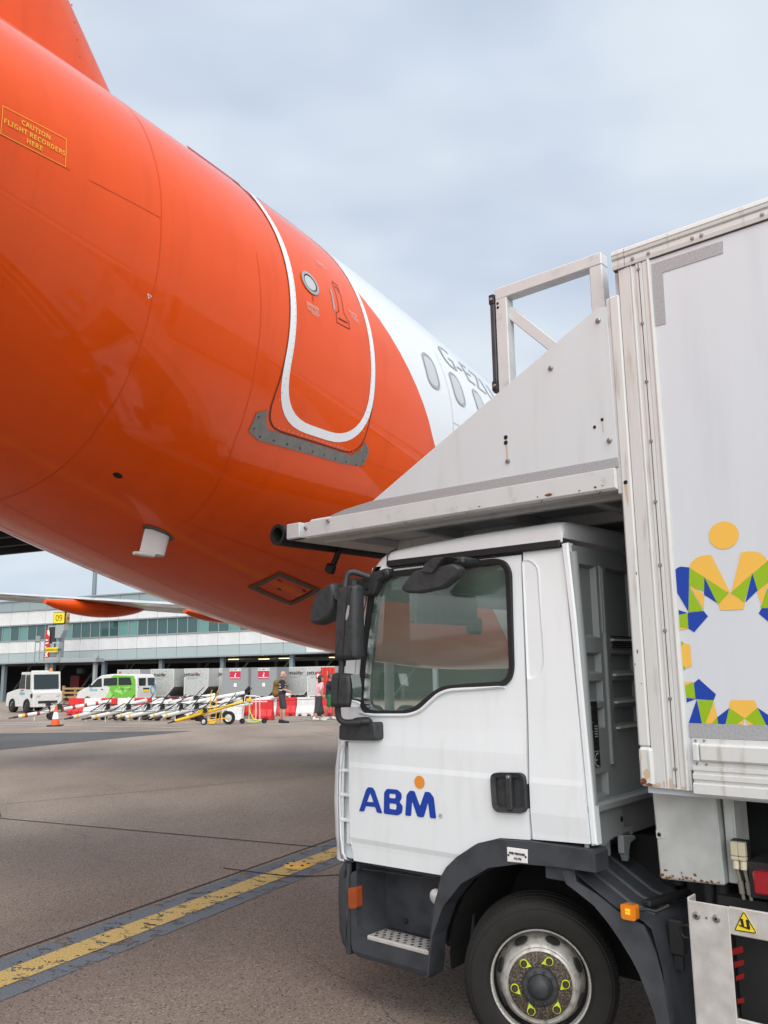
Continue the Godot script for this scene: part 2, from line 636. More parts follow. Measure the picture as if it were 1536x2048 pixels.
	var d := w.duplicate() as StandardMaterial3D
	d.albedo_color = lin(0.455, 0.375, 0.318)
	d.resource_name = "apron_worn"
	M["apron_worn"] = d
	d = w.duplicate() as StandardMaterial3D
	d.albedo_color = lin(0.17, 0.172, 0.18)
	d.resource_name = "asphalt"
	M["asphalt"] = d
	w = mat("joint", lin(0.035, 0.03, 0.028), 0.9)
	w = mat("line_grey", lin(0.21, 0.24, 0.275), 0.7)
	worn(w, 4, 0.17)
	w = mat("line_yellow", lin(0.88, 0.62, 0.20), 0.65)
	worn(w, 9, 0.16)
	w = mat("line_white", lin(0.55, 0.55, 0.53), 0.7)
	worn(w, 15, 0.12)
	w = mat("panel_white", lin(0.66, 0.67, 0.67), 0.4)
	skin_tex(w, noise_tex(512, 0.01, Color(0.93, 0.93, 0.93), Color(1, 1, 1), 168, 4), 0.2)
	mat("panel_grey", lin(0.34, 0.40, 0.41), 0.4)
	mat("parapet_grey", lin(0.24, 0.30, 0.31), 0.4)
	mat("building_frame", lin(0.24, 0.27, 0.28), 0.5)
	w = mat("pier_glass", lin(0.035, 0.085, 0.082), 0.05)
	w.metallic_specular = 0.7
	w = mat("pier_glass_pale", lin(0.12, 0.25, 0.235), 0.08)
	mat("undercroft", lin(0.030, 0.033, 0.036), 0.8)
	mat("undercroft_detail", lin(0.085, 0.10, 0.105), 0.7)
	mat("column_grey", lin(0.17, 0.22, 0.24), 0.5)
	mat("cabin_grey", lin(0.30, 0.33, 0.34), 0.5)
	mat("red_paint", lin(0.52, 0.03, 0.018), 0.5)
	mat("fire_red", lin(0.16, 0.008, 0.008), 0.5)
	mat("timber", lin(0.33, 0.22, 0.10), 0.8)
	w = mat("vehicle_white", lin(0.74, 0.745, 0.735), 0.35)
	skin_tex(w, noise_tex(512, 0.02, Color(0.86, 0.85, 0.83), Color(1, 1, 1), 178, 4), 0.8)
	mat("vehicle_glass", lin(0.022, 0.032, 0.034), 0.05)
	mat("van_green", lin(0.15, 0.42, 0.05), 0.35)
	mat("van_green_pale", lin(0.30, 0.62, 0.16), 0.35)
	mat("decal_blue", lin(0.06, 0.26, 0.55), 0.5)
	mat("decal_cyan", lin(0.10, 0.42, 0.60), 0.5)
	w = mat("container_alu", lin(0.55, 0.56, 0.55), 0.42, 0.25)
	skin_tex(w, noise_tex(512, 0.012, Color(0.84, 0.84, 0.84), Color(1, 1, 1), 188, 4, 0.4, Color(0.96, 0.96, 0.96)), 0.8)
	mat("container_grey", lin(0.26, 0.275, 0.285), 0.5)
	mat("container_under", lin(0.15, 0.15, 0.145), 0.6)
	mat("label_red", lin(0.52, 0.02, 0.06), 0.5)
	mat("barrier_red", lin(0.62, 0.022, 0.025), 0.5)
	mat("barrier_white", lin(0.68, 0.68, 0.67), 0.5)
	mat("bar_white", lin(0.62, 0.62, 0.60), 0.45)
	mat("bar_yellow", lin(0.72, 0.42, 0.015), 0.45)
	mat("bar_black", lin(0.015, 0.015, 0.015), 0.6)
	mat("cone_orange", lin(0.75, 0.09, 0.015), 0.6)
	mat("skin_tone", lin(0.48, 0.27, 0.20), 0.6)
	mat("skin_dark", lin(0.36, 0.18, 0.12), 0.6)
	mat("hair_grey", lin(0.30, 0.28, 0.26), 0.8)
	mat("hair_black", lin(0.015, 0.013, 0.012), 0.6)
	mat("hair_brown", lin(0.10, 0.05, 0.025), 0.7)
	mat("cloth_navy", lin(0.018, 0.022, 0.034), 0.9)
	mat("cloth_pale", lin(0.42, 0.42, 0.44), 0.9)
	mat("cloth_grey", lin(0.045, 0.05, 0.055), 0.9)
	mat("cloth_pink", lin(0.74, 0.40, 0.45), 0.9)
	mat("cloth_green", lin(0.025, 0.17, 0.07), 0.9)
	mat("pack_brown", lin(0.17, 0.09, 0.022), 0.85)
	mat("shoe_white", lin(0.68, 0.67, 0.66), 0.6)
	mat("stairs_dark", lin(0.012, 0.013, 0.014), 0.6)
	mat("strip_light", Color(1.0, 0.92, 0.7), 0.5)
	M.strip_light.emission_enabled = true
	M.strip_light.emission = Color(1.0, 0.9, 0.66)
	M.strip_light.emission_energy_multiplier = 0.8

# paint worn through to what lies below it
func worn(m: StandardMaterial3D, seed_: int, gone: float) -> void:
	var a := FastNoiseLite.new()
	a.seed = seed_; a.frequency = 0.022; a.fractal_octaves = 6
	var b := FastNoiseLite.new()
	b.seed = seed_ + 1; b.frequency = 0.09; b.fractal_octaves = 3
	var n := 768
	var im := Image.create(n, n, false, Image.FORMAT_RGBA8)
	for y in n:
		for x in n:
			# blend two wraps so that the sheet repeats without a seam
			var v := a.get_noise_2d(x, y * 0.45) + 0.55 * b.get_noise_2d(x, y * 0.7)
			var keep := v > -0.50 + gone
			var t := 0.86 + 0.22 * b.get_noise_2d(x * 1.7 + 900, y * 1.7)
			im.set_pixel(x, y, Color(t, t, t, 1.0 if keep else 0.0))
	m.albedo_texture = ImageTexture.create_from_image(im)
	m.transparency = BaseMaterial3D.TRANSPARENCY_ALPHA_SCISSOR
	m.alpha_scissor_threshold = 0.5

# fine stony grain: single grains a few millimetres across, paler and darker stones, faint pores
func aggregate() -> ImageTexture:
	var n := 1024
	var r := RandomNumberGenerator.new()
	r.seed = 77
	var g := PackedFloat32Array()
	g.resize(n * n)
	for i in n * n: g[i] = 0.80 + (r.randf() + r.randf() - 1.0) * 0.20
	for k in 26000:
		var x := r.randi() % n
		var y := r.randi() % n
		var v := (r.randf() - 0.56) * 0.62
		var w := 1 + r.randi() % 2
		for dy in range(-w, w + 1):
			for dx in range(-w, w + 1):
				if dx * dx + dy * dy <= w * w + 1:
					var i := (x + dx + n) % n + n * ((y + dy + n) % n)
					g[i] = clampf(g[i] + v, 0.25, 1.0)
	var im := Image.create(n, n, false, Image.FORMAT_RGBA8)
	for y in n:
		for x in n:
			var v := g[x + n * y]
			im.set_pixel(x, y, Color(v, v * 0.99, v * 0.98))
	return ImageTexture.create_from_image(im)

func sheet(pts: PackedVector2Array, y: float, uv := 0.0, along := Vector2.RIGHT) -> SurfaceTool:
	var s := ST()
	var t := Geometry2D.triangulate_polygon(pts)
	for i in range(0, t.size(), 3):
		var v := [pts[t[i]], pts[t[i + 1]], pts[t[i + 2]]]
		# z grows downwards on the map: keep the front face upwards
		if (v[1] - v[0]).cross(v[2] - v[0]) < 0.0: v = [v[0], v[2], v[1]]
		for q in v:
			if uv > 0.0: s.set_uv(Vector2(q.dot(along), q.dot(along.orthogonal())) * uv)
			s.add_vertex(Vector3(q.x, y, q.y))
	return s

func strip(a: Vector2, b: Vector2, w: float) -> PackedVector2Array:
	var o := (b - a).normalized().orthogonal() * w / 2.0
	return PackedVector2Array([a + o, b + o, b - o, a - o])

func make_ground() -> void:
	var s := ST()
	var n := 24
	var st := [-900.0, -300.0, -120.0, -80.0, -50.0, -30.0, -20.0, -12.0, -6.0, 0.0, 6.0, 12.0, 30.0, 80.0, 300.0, 900.0]
	for i in st.size() - 1:
		for j in st.size() - 1:
			quad(s, Vector3(st[i], 0, st[j]), Vector3(st[i + 1], 0, st[j]), Vector3(st[i + 1], 0, st[j + 1]), Vector3(st[i], 0, st[j + 1]))
	struct("apron_ground", s, M.apron)
	var yd := Vector2(2.06, -3.95).normalized()
	var yn := yd.orthogonal()
	var y0 := Vector2(-2.56, -6.0)
	# the bay this side of the taxi line is a later, darker surfacing
	var near := PackedVector2Array([y0 - yd * 14.0 , y0 + yd * 40.0, y0 + yd * 40.0 + Vector2(30, 10), y0 - yd * 14.0 + Vector2(40, 10)])
	struct("worn_ground", sheet(near, 0.004), M.apron_worn)
	struct("dark_asphalt_ground", sheet(P("-24,-33.8 -13.0,-29.35 -6.49,-29.16 -10.18,-23.07 -13.0,-19.5 -26,-19.5"), 0.004), M.asphalt)
	var q := strip(y0 - yd * 12.0 , y0 + yd * 30.0, 0.66)
	struct("grey_line_marking", sheet(q, 0.008, 0.45, yd), M.line_grey)
	q = strip(y0 - yd * 12.0 - yn * 0.015, y0 + yd * 30.0 - yn * 0.015, 0.26)
	struct("yellow_line_marking", sheet(q, 0.012, 0.5, yd), M.line_yellow)
	# joints between the concrete slabs
	for L in [[Vector2(-9.0, -14.1), Vector2(3.0, -8.2), 0.025], [y0 - yd * 12.0 + yn * 0.40, y0 + yd * 30.0 + yn * 0.40, 0.022],
			[Vector2(-9.5, -11.2), Vector2(1.6, -18.6), 0.016], [Vector2(-16, -24), Vector2(8, -27.6), 0.02], [Vector2(-5.4, -12.4), Vector2(-14.0, -30.0), 0.012], [Vector2(2.5, -17.5), Vector2(-2.5, -28), 0.014]]:
		struct("ground_joint", sheet(strip(L[0], L[1], L[2]), 0.006), M.joint)
	# hairline cracks
	for crack in ["-4.2,-11.5 -3.7,-10.9 -3.4,-10.0 -2.9,-9.4", "-6.3,-17.0 -5.2,-16.2 -4.6,-15.0 -3.1,-14.2", "-0.6,-6.4 -0.1,-5.6 0.1,-5.1"]:
		var pts := P(crack)
		s = ST()
		for i in pts.size() - 1:
			var a := pts[i]
			for k in 6:
				var b := pts[i].lerp(pts[i + 1], (k + 1) / 6.0) + Vector2(rng.randf() - 0.5, rng.randf() - 0.5) * 0.05
				var c := strip(a, b, 0.002 + 0.003 * rng.randf())
				quad(s, Vector3(c[0].x, 0.0062, c[0].y), Vector3(c[1].x, 0.0062, c[1].y), Vector3(c[2].x, 0.0062, c[2].y), Vector3(c[3].x, 0.0062, c[3].y))
				a = b
		struct("ground_crack", s, M.joint)
	# white stand markings
	for L in [[Vector2(-26, -36.5), Vector2(-15.1, -34.2), 0.22], [Vector2(-15.1, -34.2), Vector2(-7.5, -30.9), 0.2], [Vector2(-7.5, -30.9), Vector2(0.5, -32.4), 0.2],
			[Vector2(-4.9, -31.9), Vector2(-2.2, -35.6), 0.18], [Vector2(-3.4, -35.2), Vector2(-1.2, -32.0), 0.18], [Vector2(-18.0, -35.6), Vector2(-13.6, -34.9), 0.3]]:
		struct("white_line_marking", sheet(strip(L[0], L[1], L[2]), 0.010, 0.4, (L[1] - L[0]).normalized()), M.line_white)
	# recessed taxi light on the yellow line and the slot cut for its cable
	var li := thing("inset_taxi_light", "round yellow recessed light plate with dark bolts on the yellow taxi line", "ground light", Vector3(-0.93, 0.012, -9.15))
	s = ST()
	lathe(s, P("0,0.014 0.11,0.014 0.135,0.006 0.14,0"), Transform3D.IDENTITY, 28)
	put(li, "plate", s, M.logo_yellow)
	for k in 6:
		s = ST()
		var a := TAU * k / 6.0
		lathe(s, P("0,0.018 0.016,0.018 0.018,0.008"), Transform3D(Basis(), Vector3(cos(a) * 0.105, 0, sin(a) * 0.105)), 8)
		put(li, "bolt", s, M.bar_black)
	s = ST()
	tube(s, bend([Vector3(-1.67, 0.016, -9.05), Vector3(-0.9, 0.016, -8.62), Vector3(-0.3, 0.016, -8.72), Vector3(0.4, 0.016, -9.3)], 0.4), 0.0045, 6)
	var cb := put(self, numbered("ground_cable"), s, M.bar_black)
	tag(cb, "thin black cable lying across the yellow line in front of the truck", "cable")

# ---------------------------------------------------------------- aircraft: x towards its nose, z towards the camera
func sect(s: float) -> Vector3:   # half width, top, bottom
	var u := maxf(9.5845 - s, 0.0)
	var v := maxf(12.5543 - s, 0.0)
	var W := 1.975 - 0.011846 * u * u
	var yt := 6.0668 - 0.003418 * u * u
	var yb := 1.927 + 0.014536 * v * v
	if s > 25.0:
		var k := clampf((s - 25.0) / 6.5, 0.0, 1.0)
		var f := sqrt(maxf(1.0 - k * k * k, 0.0))
		W *= f
		var c := 3.7
		yt = c + (yt - c) * f
		yb = c - (c - yb) * f
	W = maxf(W, 0.02)
	if yt - yb < 0.04:
		yb = yt - 0.04
	return Vector3(W, yt, yb)

func surf(s: float, a: float, lift := 0.0) -> Vector3:
	var q := sect(s)
	var yc := (q.y + q.z) / 2.0
	var hh := (q.y - q.z) / 2.0
	var n := Vector3(0, sin(a) / hh, cos(a) / q.x).normalized()
	return Vector3(s, yc + hh * sin(a), q.x * cos(a)) + n * lift

func on_y(p: Vector2, lift: float) -> Vector3:   # (s, height) on the near side
	var q := sect(p.x)
	var a := asin(clampf((p.y - (q.y + q.z) / 2.0) / ((q.y - q.z) / 2.0), -0.999, 0.999))
	return surf(p.x, a, lift)

func on_a(p: Vector2, lift: float) -> Vector3:   # (s, angle in degrees)
	return surf(p.x, p.y * DEG, lift)

func drape_tri(s: SurfaceTool, a: Vector2, b: Vector2, c: Vector2, by_y: bool, lift: float, most: float) -> void:
	var sc := 1.0 if by_y else 2.0 * DEG
	var la := Vector2(b.x - c.x, (b.y - c.y) * sc).length()
	var lb := Vector2(a.x - c.x, (a.y - c.y) * sc).length()
	var lc := Vector2(a.x - b.x, (a.y - b.y) * sc).length()
	if maxf(la, maxf(lb, lc)) > most:
		if la >= lb and la >= lc:
			var m := (b + c) / 2.0
			drape_tri(s, a, b, m, by_y, lift, most); drape_tri(s, a, m, c, by_y, lift, most)
		elif lb >= lc:
			var m := (a + c) / 2.0
			drape_tri(s, a, b, m, by_y, lift, most); drape_tri(s, m, b, c, by_y, lift, most)
		else:
			var m := (a + b) / 2.0
			drape_tri(s, a, m, c, by_y, lift, most); drape_tri(s, m, b, c, by_y, lift, most)
		return
	# clockwise from outside
	if (b - a).cross(c - a) > 0.0:
		var h := b
		b = c
		c = h
	if by_y: tri(s, on_y(a, lift), on_y(b, lift), on_y(c, lift))
	else: tri(s, on_a(a, lift), on_a(b, lift), on_a(c, lift))

func drape(s: SurfaceTool, p: PackedVector2Array, lift: float, by_y := true, most := 0.12) -> void:
	smooth(s)
	var t := Geometry2D.triangulate_polygon(p)
	for i in range(0, t.size(), 3):
		drape_tri(s, p[t[i]], p[t[i + 1]], p[t[i + 2]], by_y, lift, most)
	flat(s)

func drape_band(s: SurfaceTool, outer: PackedVector2Array, inner: PackedVector2Array, lift: float, by_y := true, most := 0.1) -> void:
	smooth(s)
	var n := outer.size()
	for i in n:
		var j := (i + 1) % n
		drape_tri(s, outer[i], outer[j], inner[j], by_y, lift, most)
		drape_tri(s, outer[i], inner[j], inner[i], by_y, lift, most)
	flat(s)

func drape_line(s: SurfaceTool, p: PackedVector2Array, w: float, lift: float, by_y := true) -> void:
	for i in p.size() - 1:
		var sc := 1.0 if by_y else 2.0 * DEG
		var d := Vector2(p[i + 1].x - p[i].x, (p[i + 1].y - p[i].y) * sc).normalized().orthogonal() * w / 2.0
		d.y /= sc
		drape(s, PackedVector2Array([p[i] + d, p[i + 1] + d, p[i + 1] - d, p[i] - d]), lift, by_y, 0.1)

func drape_text(s: SurfaceTool, words: String, cap: float, at: Vector2, lift: float, slant := 0.0, bold := true, squeeze := 1.0) -> void:
	var t := text_mesh(words, cap, bold, 0.0)
	var arr := t.get_mesh_arrays()
	var v: PackedVector3Array = arr[Mesh.ARRAY_VERTEX]
	var ix: PackedInt32Array = arr[Mesh.ARRAY_INDEX]
	smooth(s)
	for i in range(0, ix.size(), 3):
		var q := []
		for k in 3:
			var p := v[ix[i + k]]
			q.append(at + Vector2(p.x * squeeze + p.y * slant, p.y))
		drape_tri(s, q[0], q[1], q[2], true, lift, 0.15)
	flat(s)

func livery(a: float) -> float:   # where the orange ends, by angle
	var d := rad_to_deg(asin(clampf(sin(a), -1.0, 1.0)))
	var k := P("-90,15.5 -60,11.6 -40,9.0 -25,7.72 -16,7.12 -9.2,6.83 -2.4,6.66 4.7,6.45 11.2,6.25 18.3,6.03 23.9,5.80 32,5.50 45,5.10 60,4.75 90,4.5")
	for i in range(1, k.size()):
		if d <= k[i].x:
			var f := (d - k[i - 1].x) / (k[i].x - k[i - 1].x)
			return lerpf(k[i - 1].y, k[i].y, f)
	return 4.5

func wing_loft(root: Node3D, called: String, st: Array, m: Material) -> MeshInstance3D:
	# st: stations of (z, s of leading edge, s of trailing edge, height, thickness)
	var s := ST()
	var rings := []
	for q in st:
		var r := []
		var c: float = q[1] - q[2]
		for k in 24:
			var a := TAU * k / 24.0
			var x := 0.5 + 0.5 * cos(a)
			var th: float = q[4] * (1.48 * sqrt(x) - 0.63 * x - 1.76 * x * x + 1.42 * x * x * x - 0.51 * x * x * x * x) * 1.0
			th = maxf(th, 0.008)
			r.append(Vector3(q[1] - c * x, q[3] + (th if sin(a) >= 0.0 else -th * 0.8), q[0]))
		rings.append(r)
	loft(s, rings, true, true, true)
	return put(root, called, s, m)

func canoe(root: Node3D, z: float, s0: float, s1: float, y: float, h: float) -> void:
	var s := ST()
	var rings := []
	for i in 15:
		var t := float(i) / 14.0
		var w := 0.19 * pow(sin(clampf(t * 0.97 + 0.025, 0.0, 1.0) * PI), 0.55)
		var hh := h * pow(sin(clampf(t * 0.95 + 0.04, 0.0, 1.0) * PI), 0.7)
		var r := []
		for k in 16:
			var a := TAU * k / 16.0
			r.append(Vector3(lerpf(s0, s1, t), y - hh * 0.5 * (1.0 - sin(a)) + 0.06 * sin(t * PI), z + w * cos(a)))
		rings.append(r)
	loft(s, rings)
	put(root, "flap_fairing", s, M.orange_paint)

func make_aircraft() -> Node3D:
	var psi := 25.854757 * DEG
	var root := thing("airliner", "orange and white airliner seen from below its tail, rear door shut", "airplane", Vector3(-cos(psi), 0, -sin(psi)) * 4.662569, PI / 2.0 - psi)
	# tail half in orange, the rest in white, meeting on the livery's curve
	var na := 96
	var s := ST()
	smooth(s)
	var ks := 46
	for i in ks:
		for k in na:
			var v := []
			for q in [[i, k], [i, k + 1], [i + 1, k + 1], [i + 1, k]]:
				var a: float = TAU * q[1] / na
				v.append(surf(lerpf(-3.0, livery(a), float(q[0]) / ks), a))
			quad(s, v[0], v[3], v[2], v[1])
	put(root, "tail_fuselage", s, M.orange_paint, "glossy orange rear fuselage")
	s = ST()
	smooth(s)
	ks = 40
	for i in ks:
		for k in na:
			var v := []
			for q in [[i, k], [i, k + 1], [i + 1, k + 1], [i + 1, k]]:
				var a: float = TAU * q[1] / na
				v.append(surf(lerpf(livery(a), 31.45, float(q[0]) / ks), a))
			quad(s, v[0], v[3], v[2], v[1])
	put(root, "forward_fuselage", s, M.plane_white, "white forward fuselage")
	# rear door
	s = ST()
	var dr := roundp(P("4.687,3.61 5.775,3.61 5.775,5.62 4.687,5.62"), 0.20, 6)
	drape(s, inset(dr, 0.006), 0.003, true, 0.1)
	var door := put(root, "rear_door", s, M.orange_paint)
	s = ST()
	drape_band(s, dr, inset(dr, 0.010), 0.0045)
	put(door, "door_gap", s, M.door_gap)
	s = ST()
	# white outline: wide foot, the sides against the gap
	var so := roundp(P("4.692,3.652 5.770,3.652 5.770,5.60 4.692,5.60"), 0.42, 10)
	var si := roundp(P("4.756,3.712 5.708,3.712 5.708,5.54 4.756,5.54"), 0.375, 10)
	drape_band(s, so, si, 0.006)
	put(door, "white_outline", s, M.door_stripe, "white outline round the door")
	s = ST()
	for i in 34:
		var t := i / 34.0
		for x in [4.744, 5.720]:
			drape(s, ring(Vector2(x, 3.80 + 1.65 * t), 0.0045, -1.0, 6), 0.008)
	for i in 20:
		drape(s, ring(Vector2(4.80 + 0.88 * i / 19.0, 3.634), 0.004, -1.0, 6), 0.007)
	put(door, "rivet", s, M.seam_white).set_meta("kind", "stuff")
	# porthole
	s = ST()
	drape_band(s, ring(Vector2(4.962, 4.722), 0.104, 0.088, 28), ring(Vector2(4.962, 4.722), 0.078, 0.066, 28), 0.012)
	var po := put(door, "porthole", s, M.window_ring)
	s = ST()
	drape_band(s, ring(Vector2(4.962, 4.722), 0.078, 0.066, 28), ring(Vector2(4.962, 4.722), 0.068, 0.056, 28), 0.010)
	put(door, "porthole_seal", s, M.black_gap)
	s = ST()
	drape(s, ring(Vector2(4.962, 4.722), 0.069, 0.057, 24), 0.009)
	put(door, "porthole_pane", s, M.window_blind)
	# handle recess, its slot and the small print
	s = ST()
	var hp := P("5.328,4.891 5.396,4.888 5.391,4.784 5.374,4.642 5.426,4.583 5.423,4.528 5.258,4.521 5.263,4.594 5.313,4.633 5.325,4.76")
	drape_band(s, hp, inset(hp, 0.006), 0.0065)
	drape_line(s, P("5.285,4.565 5.405,4.568"), 0.010, 0.0068)
	drape_line(s, P("5.34,4.86 5.375,4.855 5.38,4.82"), 0.008, 0.0068)
	put(door, "door_handle", s, M.door_gap)
	s = ST()
	drape(s, P("5.229,4.622 5.232,4.606 5.254,4.622 5.262,4.770 5.268,4.772 5.250,4.800 5.238,4.768 5.243,4.766"), 0.007)
	put(door, "arrow_marking", s, M.letter_grey)
	s = ST()
	for w in [["DANGER", 0.026, 4.950, 4.532], ["RESIDUAL CABIN", 0.012, 4.945, 4.506], ["PRESSURE BEFORE", 0.012, 4.955, 4.490], ["OPENING", 0.012, 4.97, 4.474],
			["TO OPEN", 0.020, 5.52, 4.690], ["PUSH FLAP", 0.012, 5.52, 4.668], ["LIFT HANDLE", 0.012, 5.53, 4.652], ["FULLY UP", 0.012, 5.545, 4.636]]:
		drape_text(s, w[0], w[1], Vector2(w[2], w[3]), 0.008)
	drape_text(s, "EXIT", 0.020, Vector2(5.24, 5.008), 0.008)
	var er := P("5.185,4.99 5.295,4.99 5.295,5.026 5.185,5.026")
	drape_band(s, er, inset(er, 0.003), 0.008)
	put(door, "small_print", s, M.letter_pale).set_meta("kind", "stuff")
	s = ST()
	drape_line(s, P("4.965,4.618 4.965,4.575"), 0.006, 0.007)
	put(door, "red_mark", s, M.door_gap)
	# scuff plate under the door
	s = ST()
	var sill := P("4.600,3.680 4.684,3.718 4.700,3.658 4.765,3.604 5.680,3.604 5.752,3.66 5.781,3.731 5.871,3.677 5.870,3.558 5.612,3.532 4.728,3.528 4.612,3.563")
	drape(s, sill, 0.006)
	put(root, "scuff_plate", s, M.sill_metal, "dull grey metal scuff plate under the rear door")
	s = ST()
	for i in 9:
		drape(s, ring(Vector2(4.72 + 1.06 * i / 8.0, 3.552), 0.007, -1.0, 8), 0.009)
	for q in P("4.63,3.66 4.64,3.59 5.84,3.66 5.84,3.59"):
		drape(s, ring(q, 0.006, -1.0, 8), 0.009)
	put(root, "plate_screw", s, M.bar_black).set_meta("kind", "stuff")
	# gutter over the door
	s = ST()
	var gp := []
	for i in 9: gp.append(surf(4.42 + 0.075 * i, 54.0 * DEG, 0.02))
	for i in 8:
		quad(s, gp[i], gp[i + 1], gp[i + 1] + Vector3(0, 0.035, -0.02), gp[i] + Vector3(0, 0.035, -0.02))
		quad(s, gp[i], gp[i + 1], gp[i + 1] - Vector3(0, 0.03, 0.02), gp[i] - Vector3(0, 0.03, 0.02))
	put(root, "door_gutter", s, M.blade_red)
	# cabin windows along the near side
	var k0 := 0
	for i in 30:
		var wx := 6.86 + 0.598 * i
		var wy := 4.632
		s = ST()
		var o := roundp(rect(wx - 0.135, wy - 0.175, wx + 0.135, wy + 0.175), 0.125, 6)
		var n := roundp(rect(wx - 0.112, wy - 0.152, wx + 0.112, wy + 0.152), 0.108, 6)
		drape_band(s, o, n, 0.006)
		var cw := put(root, "cabin_window", s, M.window_ring)
		s = ST()
		var n2 := inset(n, 0.008)
		drape_band(s, n, n2, 0.004)
		put(cw, "window_seal", s, M.letter_grey)
		s = ST()
		drape(s, n2, 0.003)
		put(cw, "window_pane", s, M.window_blind)
	# registration
	s = ST()
	drape_text(s, "G-EZU", 0.255, Vector2(8.18, 5.02), 0.004, 0.22, false, 1.62)
	put(root, "registration", s, M.letter_grey)
	# flight recorder panel
	s = ST()
	var cr := P("2.548,4.548 2.902,4.552 2.902,4.716 2.548,4.700")
	drape_band(s, cr, inset(cr, 0.0035), 0.004)
	put(root, "caution_border", s, M.letter_yellow)
	s = ST()
	drape_text(s, "CAUTION", 0.026, Vector2(2.729, 4.668), 0.004)
	drape_text(s, "FLIGHT RECORDERS", 0.026, Vector2(2.727, 4.625), 0.004)
	drape_text(s, "HERE", 0.026, Vector2(2.725, 4.584), 0.004)
	put(root, "caution_lettering", s, M.letter_yellow)
	# skin joints
	var seams := [P("3.60,52 3.58,35 3.545,20 3.535,0 3.56,-17 3.63,-38 3.70,-63 3.73,-88 3.75,-120"), P("4.37,10 4.385,0 4.44,-17 4.55,-36 4.68,-50 4.74,-62"), P("6.55,-48 6.60,-70 6.62,-95"), P("8.9,-60 8.92,-80 8.95,-105 9.0,-130"),
		P("3.57,-86 5.0,-88 7.0,-91 9.2,-94"), P("2.2,-104 4.0,-106 6.5,-108 9.2,-110"), P("4.6,-62 5.8,-58 7.4,-54 9.0,-52"), P("5.80,-24 6.4,-22 7.2,-18 7.8,-15")]
	for q in seams:
		s = ST()
		drape_line(s, q, 0.0045, 0.002, false)
		put(root, "skin_joint", s, M.seam)
	s = ST()
	drape_line(s, P("2.0,4.548 2.55,4.549 2.93,4.553"), 0.007, 0.002)
	put(root, "skin_joint", s, M.seam)
	s = ST()
	drape_line(s, P("3.05,4.555 3.53,4.560"), 0.006, 0.002)
	put(root, "skin_joint", s, M.seam)
	for q in [P("7.18,4.95 7.19,4.55 7.20,4.10 7.2,3.7"), P("7.2,4.22 7.9,4.24"), P("9.6,5.2 9.6,3.8")]:
		s = ST()
		drape_line(s, q, 0.006, 0.002)
		put(root, "skin_joint", s, M.seam_white)
	# rows of flush rivets
	s = ST()
	for row in [[3.60, 9.0, -33.0, -30.0], [4.3, 9.0, -66.0, -60.0], [5.9, 7.4, -16.0, -12.0], [5.85, 7.4, -12.5, -9.0]]:
		var len: float = row[1] - row[0]
		var c := int(len / 0.045)
		for i in c:
			var t := float(i) / c
			drape(s, ring(Vector2(lerpf(row[0], row[1], t), lerpf(row[2], row[3], t)), 0.0035, 0.10, 4), 0.002, false, 0.5)
	for sx in [3.62, 4.47, 2.75]:
		for i in 60:
			drape(s, ring(Vector2(sx + 0.0007 * i, 8.0 - 1.1 * i), 0.0035, 0.10, 4), 0.002, false, 0.5)
	put(root, "rivet", s, M.rivet_orange).set_meta("kind", "stuff")
	# small red and white marker, drain, belly hatch
	s = ST()
	drape(s, P("3.522,4.103 3.556,4.097 3.536,4.076"), 0.003)
	put(root, "marker", s, M.sign_white)
	s = ST()
	drape(s, P("3.529,4.098 3.547,4.095 3.536,4.084"), 0.005)
	put(root, "marker", s, M.red_paint)
	s = ST()
	drape(s, ring(Vector2(4.013, -58.7), 0.036, 0.75, 18), 0.003, false)
	put(root, "drain_hole", s, M.black_gap)
	s = ST()
	var hc := Vector2(6.20, -67.4)
	var ho := PackedVector2Array()
	var hi := PackedVector2Array()
	for p in roundp(P("-0.335,-5.3 0.315,-5.1 0.32,5.3 -0.30,4.9"), 0.06, 3): ho.append(hc + p)
	for p in roundp(P("-0.265,-3.8 0.255,-3.8 0.255,4.0 -0.255,3.6"), 0.06, 3): hi.append(hc + p)
	drape_band(s, ho, hi, 0.008, false)
	var ht := put(root, "belly_hatch", s, M.hatch_grey, "grey rimmed access hatch in the orange belly")
	s = ST()
	drape_band(s, hi, inset(hi, 0.008), 0.004, false)
	put(ht, "hatch_gap", s, M.door_gap)
	s = ST()
	for q in [Vector2(5.99, -65.3), Vector2(6.36, -65.1), Vector2(6.12, -68.4)]:
		drape_line(s, PackedVector2Array([q, q + Vector2(0.05 if q.x != 6.12 else 0.14, 0.0)]), 0.014, 0.004, false)
	put(ht, "hatch_latch", s, M.door_gap)
	# drain mast: a swept blade with a bent tail pipe
	s = ST()
	var rings := []
	for i in 6:
		var t := i / 5.0
		var r := []
		for k in 14:
			var a := TAU * k / 14.0
			var c := lerpf(0.135, 0.128, t)
			var b := surf(4.665, -68.6 * DEG, -0.01)
			var dn := surf(4.665, -68.6 * DEG, 1.0) - surf(4.665, -68.6 * DEG, 0.0)
			var ac := Vector3(0, 0.35, 0.94)
			r.append(b + dn * 0.20 * t + Vector3(cos(a) * c - 0.13 * t, 0, 0) + ac * sin(a) * 0.020 * (1.3 + cos(a)) * 0.6)
		rings.append(r)
	loft(s, rings)
	var dt: Vector3 = rings[5][7]
	tube(s, [dt + Vector3(0.14, 0.0, 0), dt + Vector3(0.02, -0.005, 0), dt + Vector3(-0.05, -0.008, 0)], [0.02, 0.018, 0.012], 8)
	put(root, "drain_mast", s, M.antenna_white, "pale grey swept drain mast under the belly")
	s = ST()
	var mr := PackedVector2Array()
	for p in ring(Vector2(4.665, -68.6), 0.15, 1.6, 20): mr.append(p)
	drape(s, mr, 0.006, false)
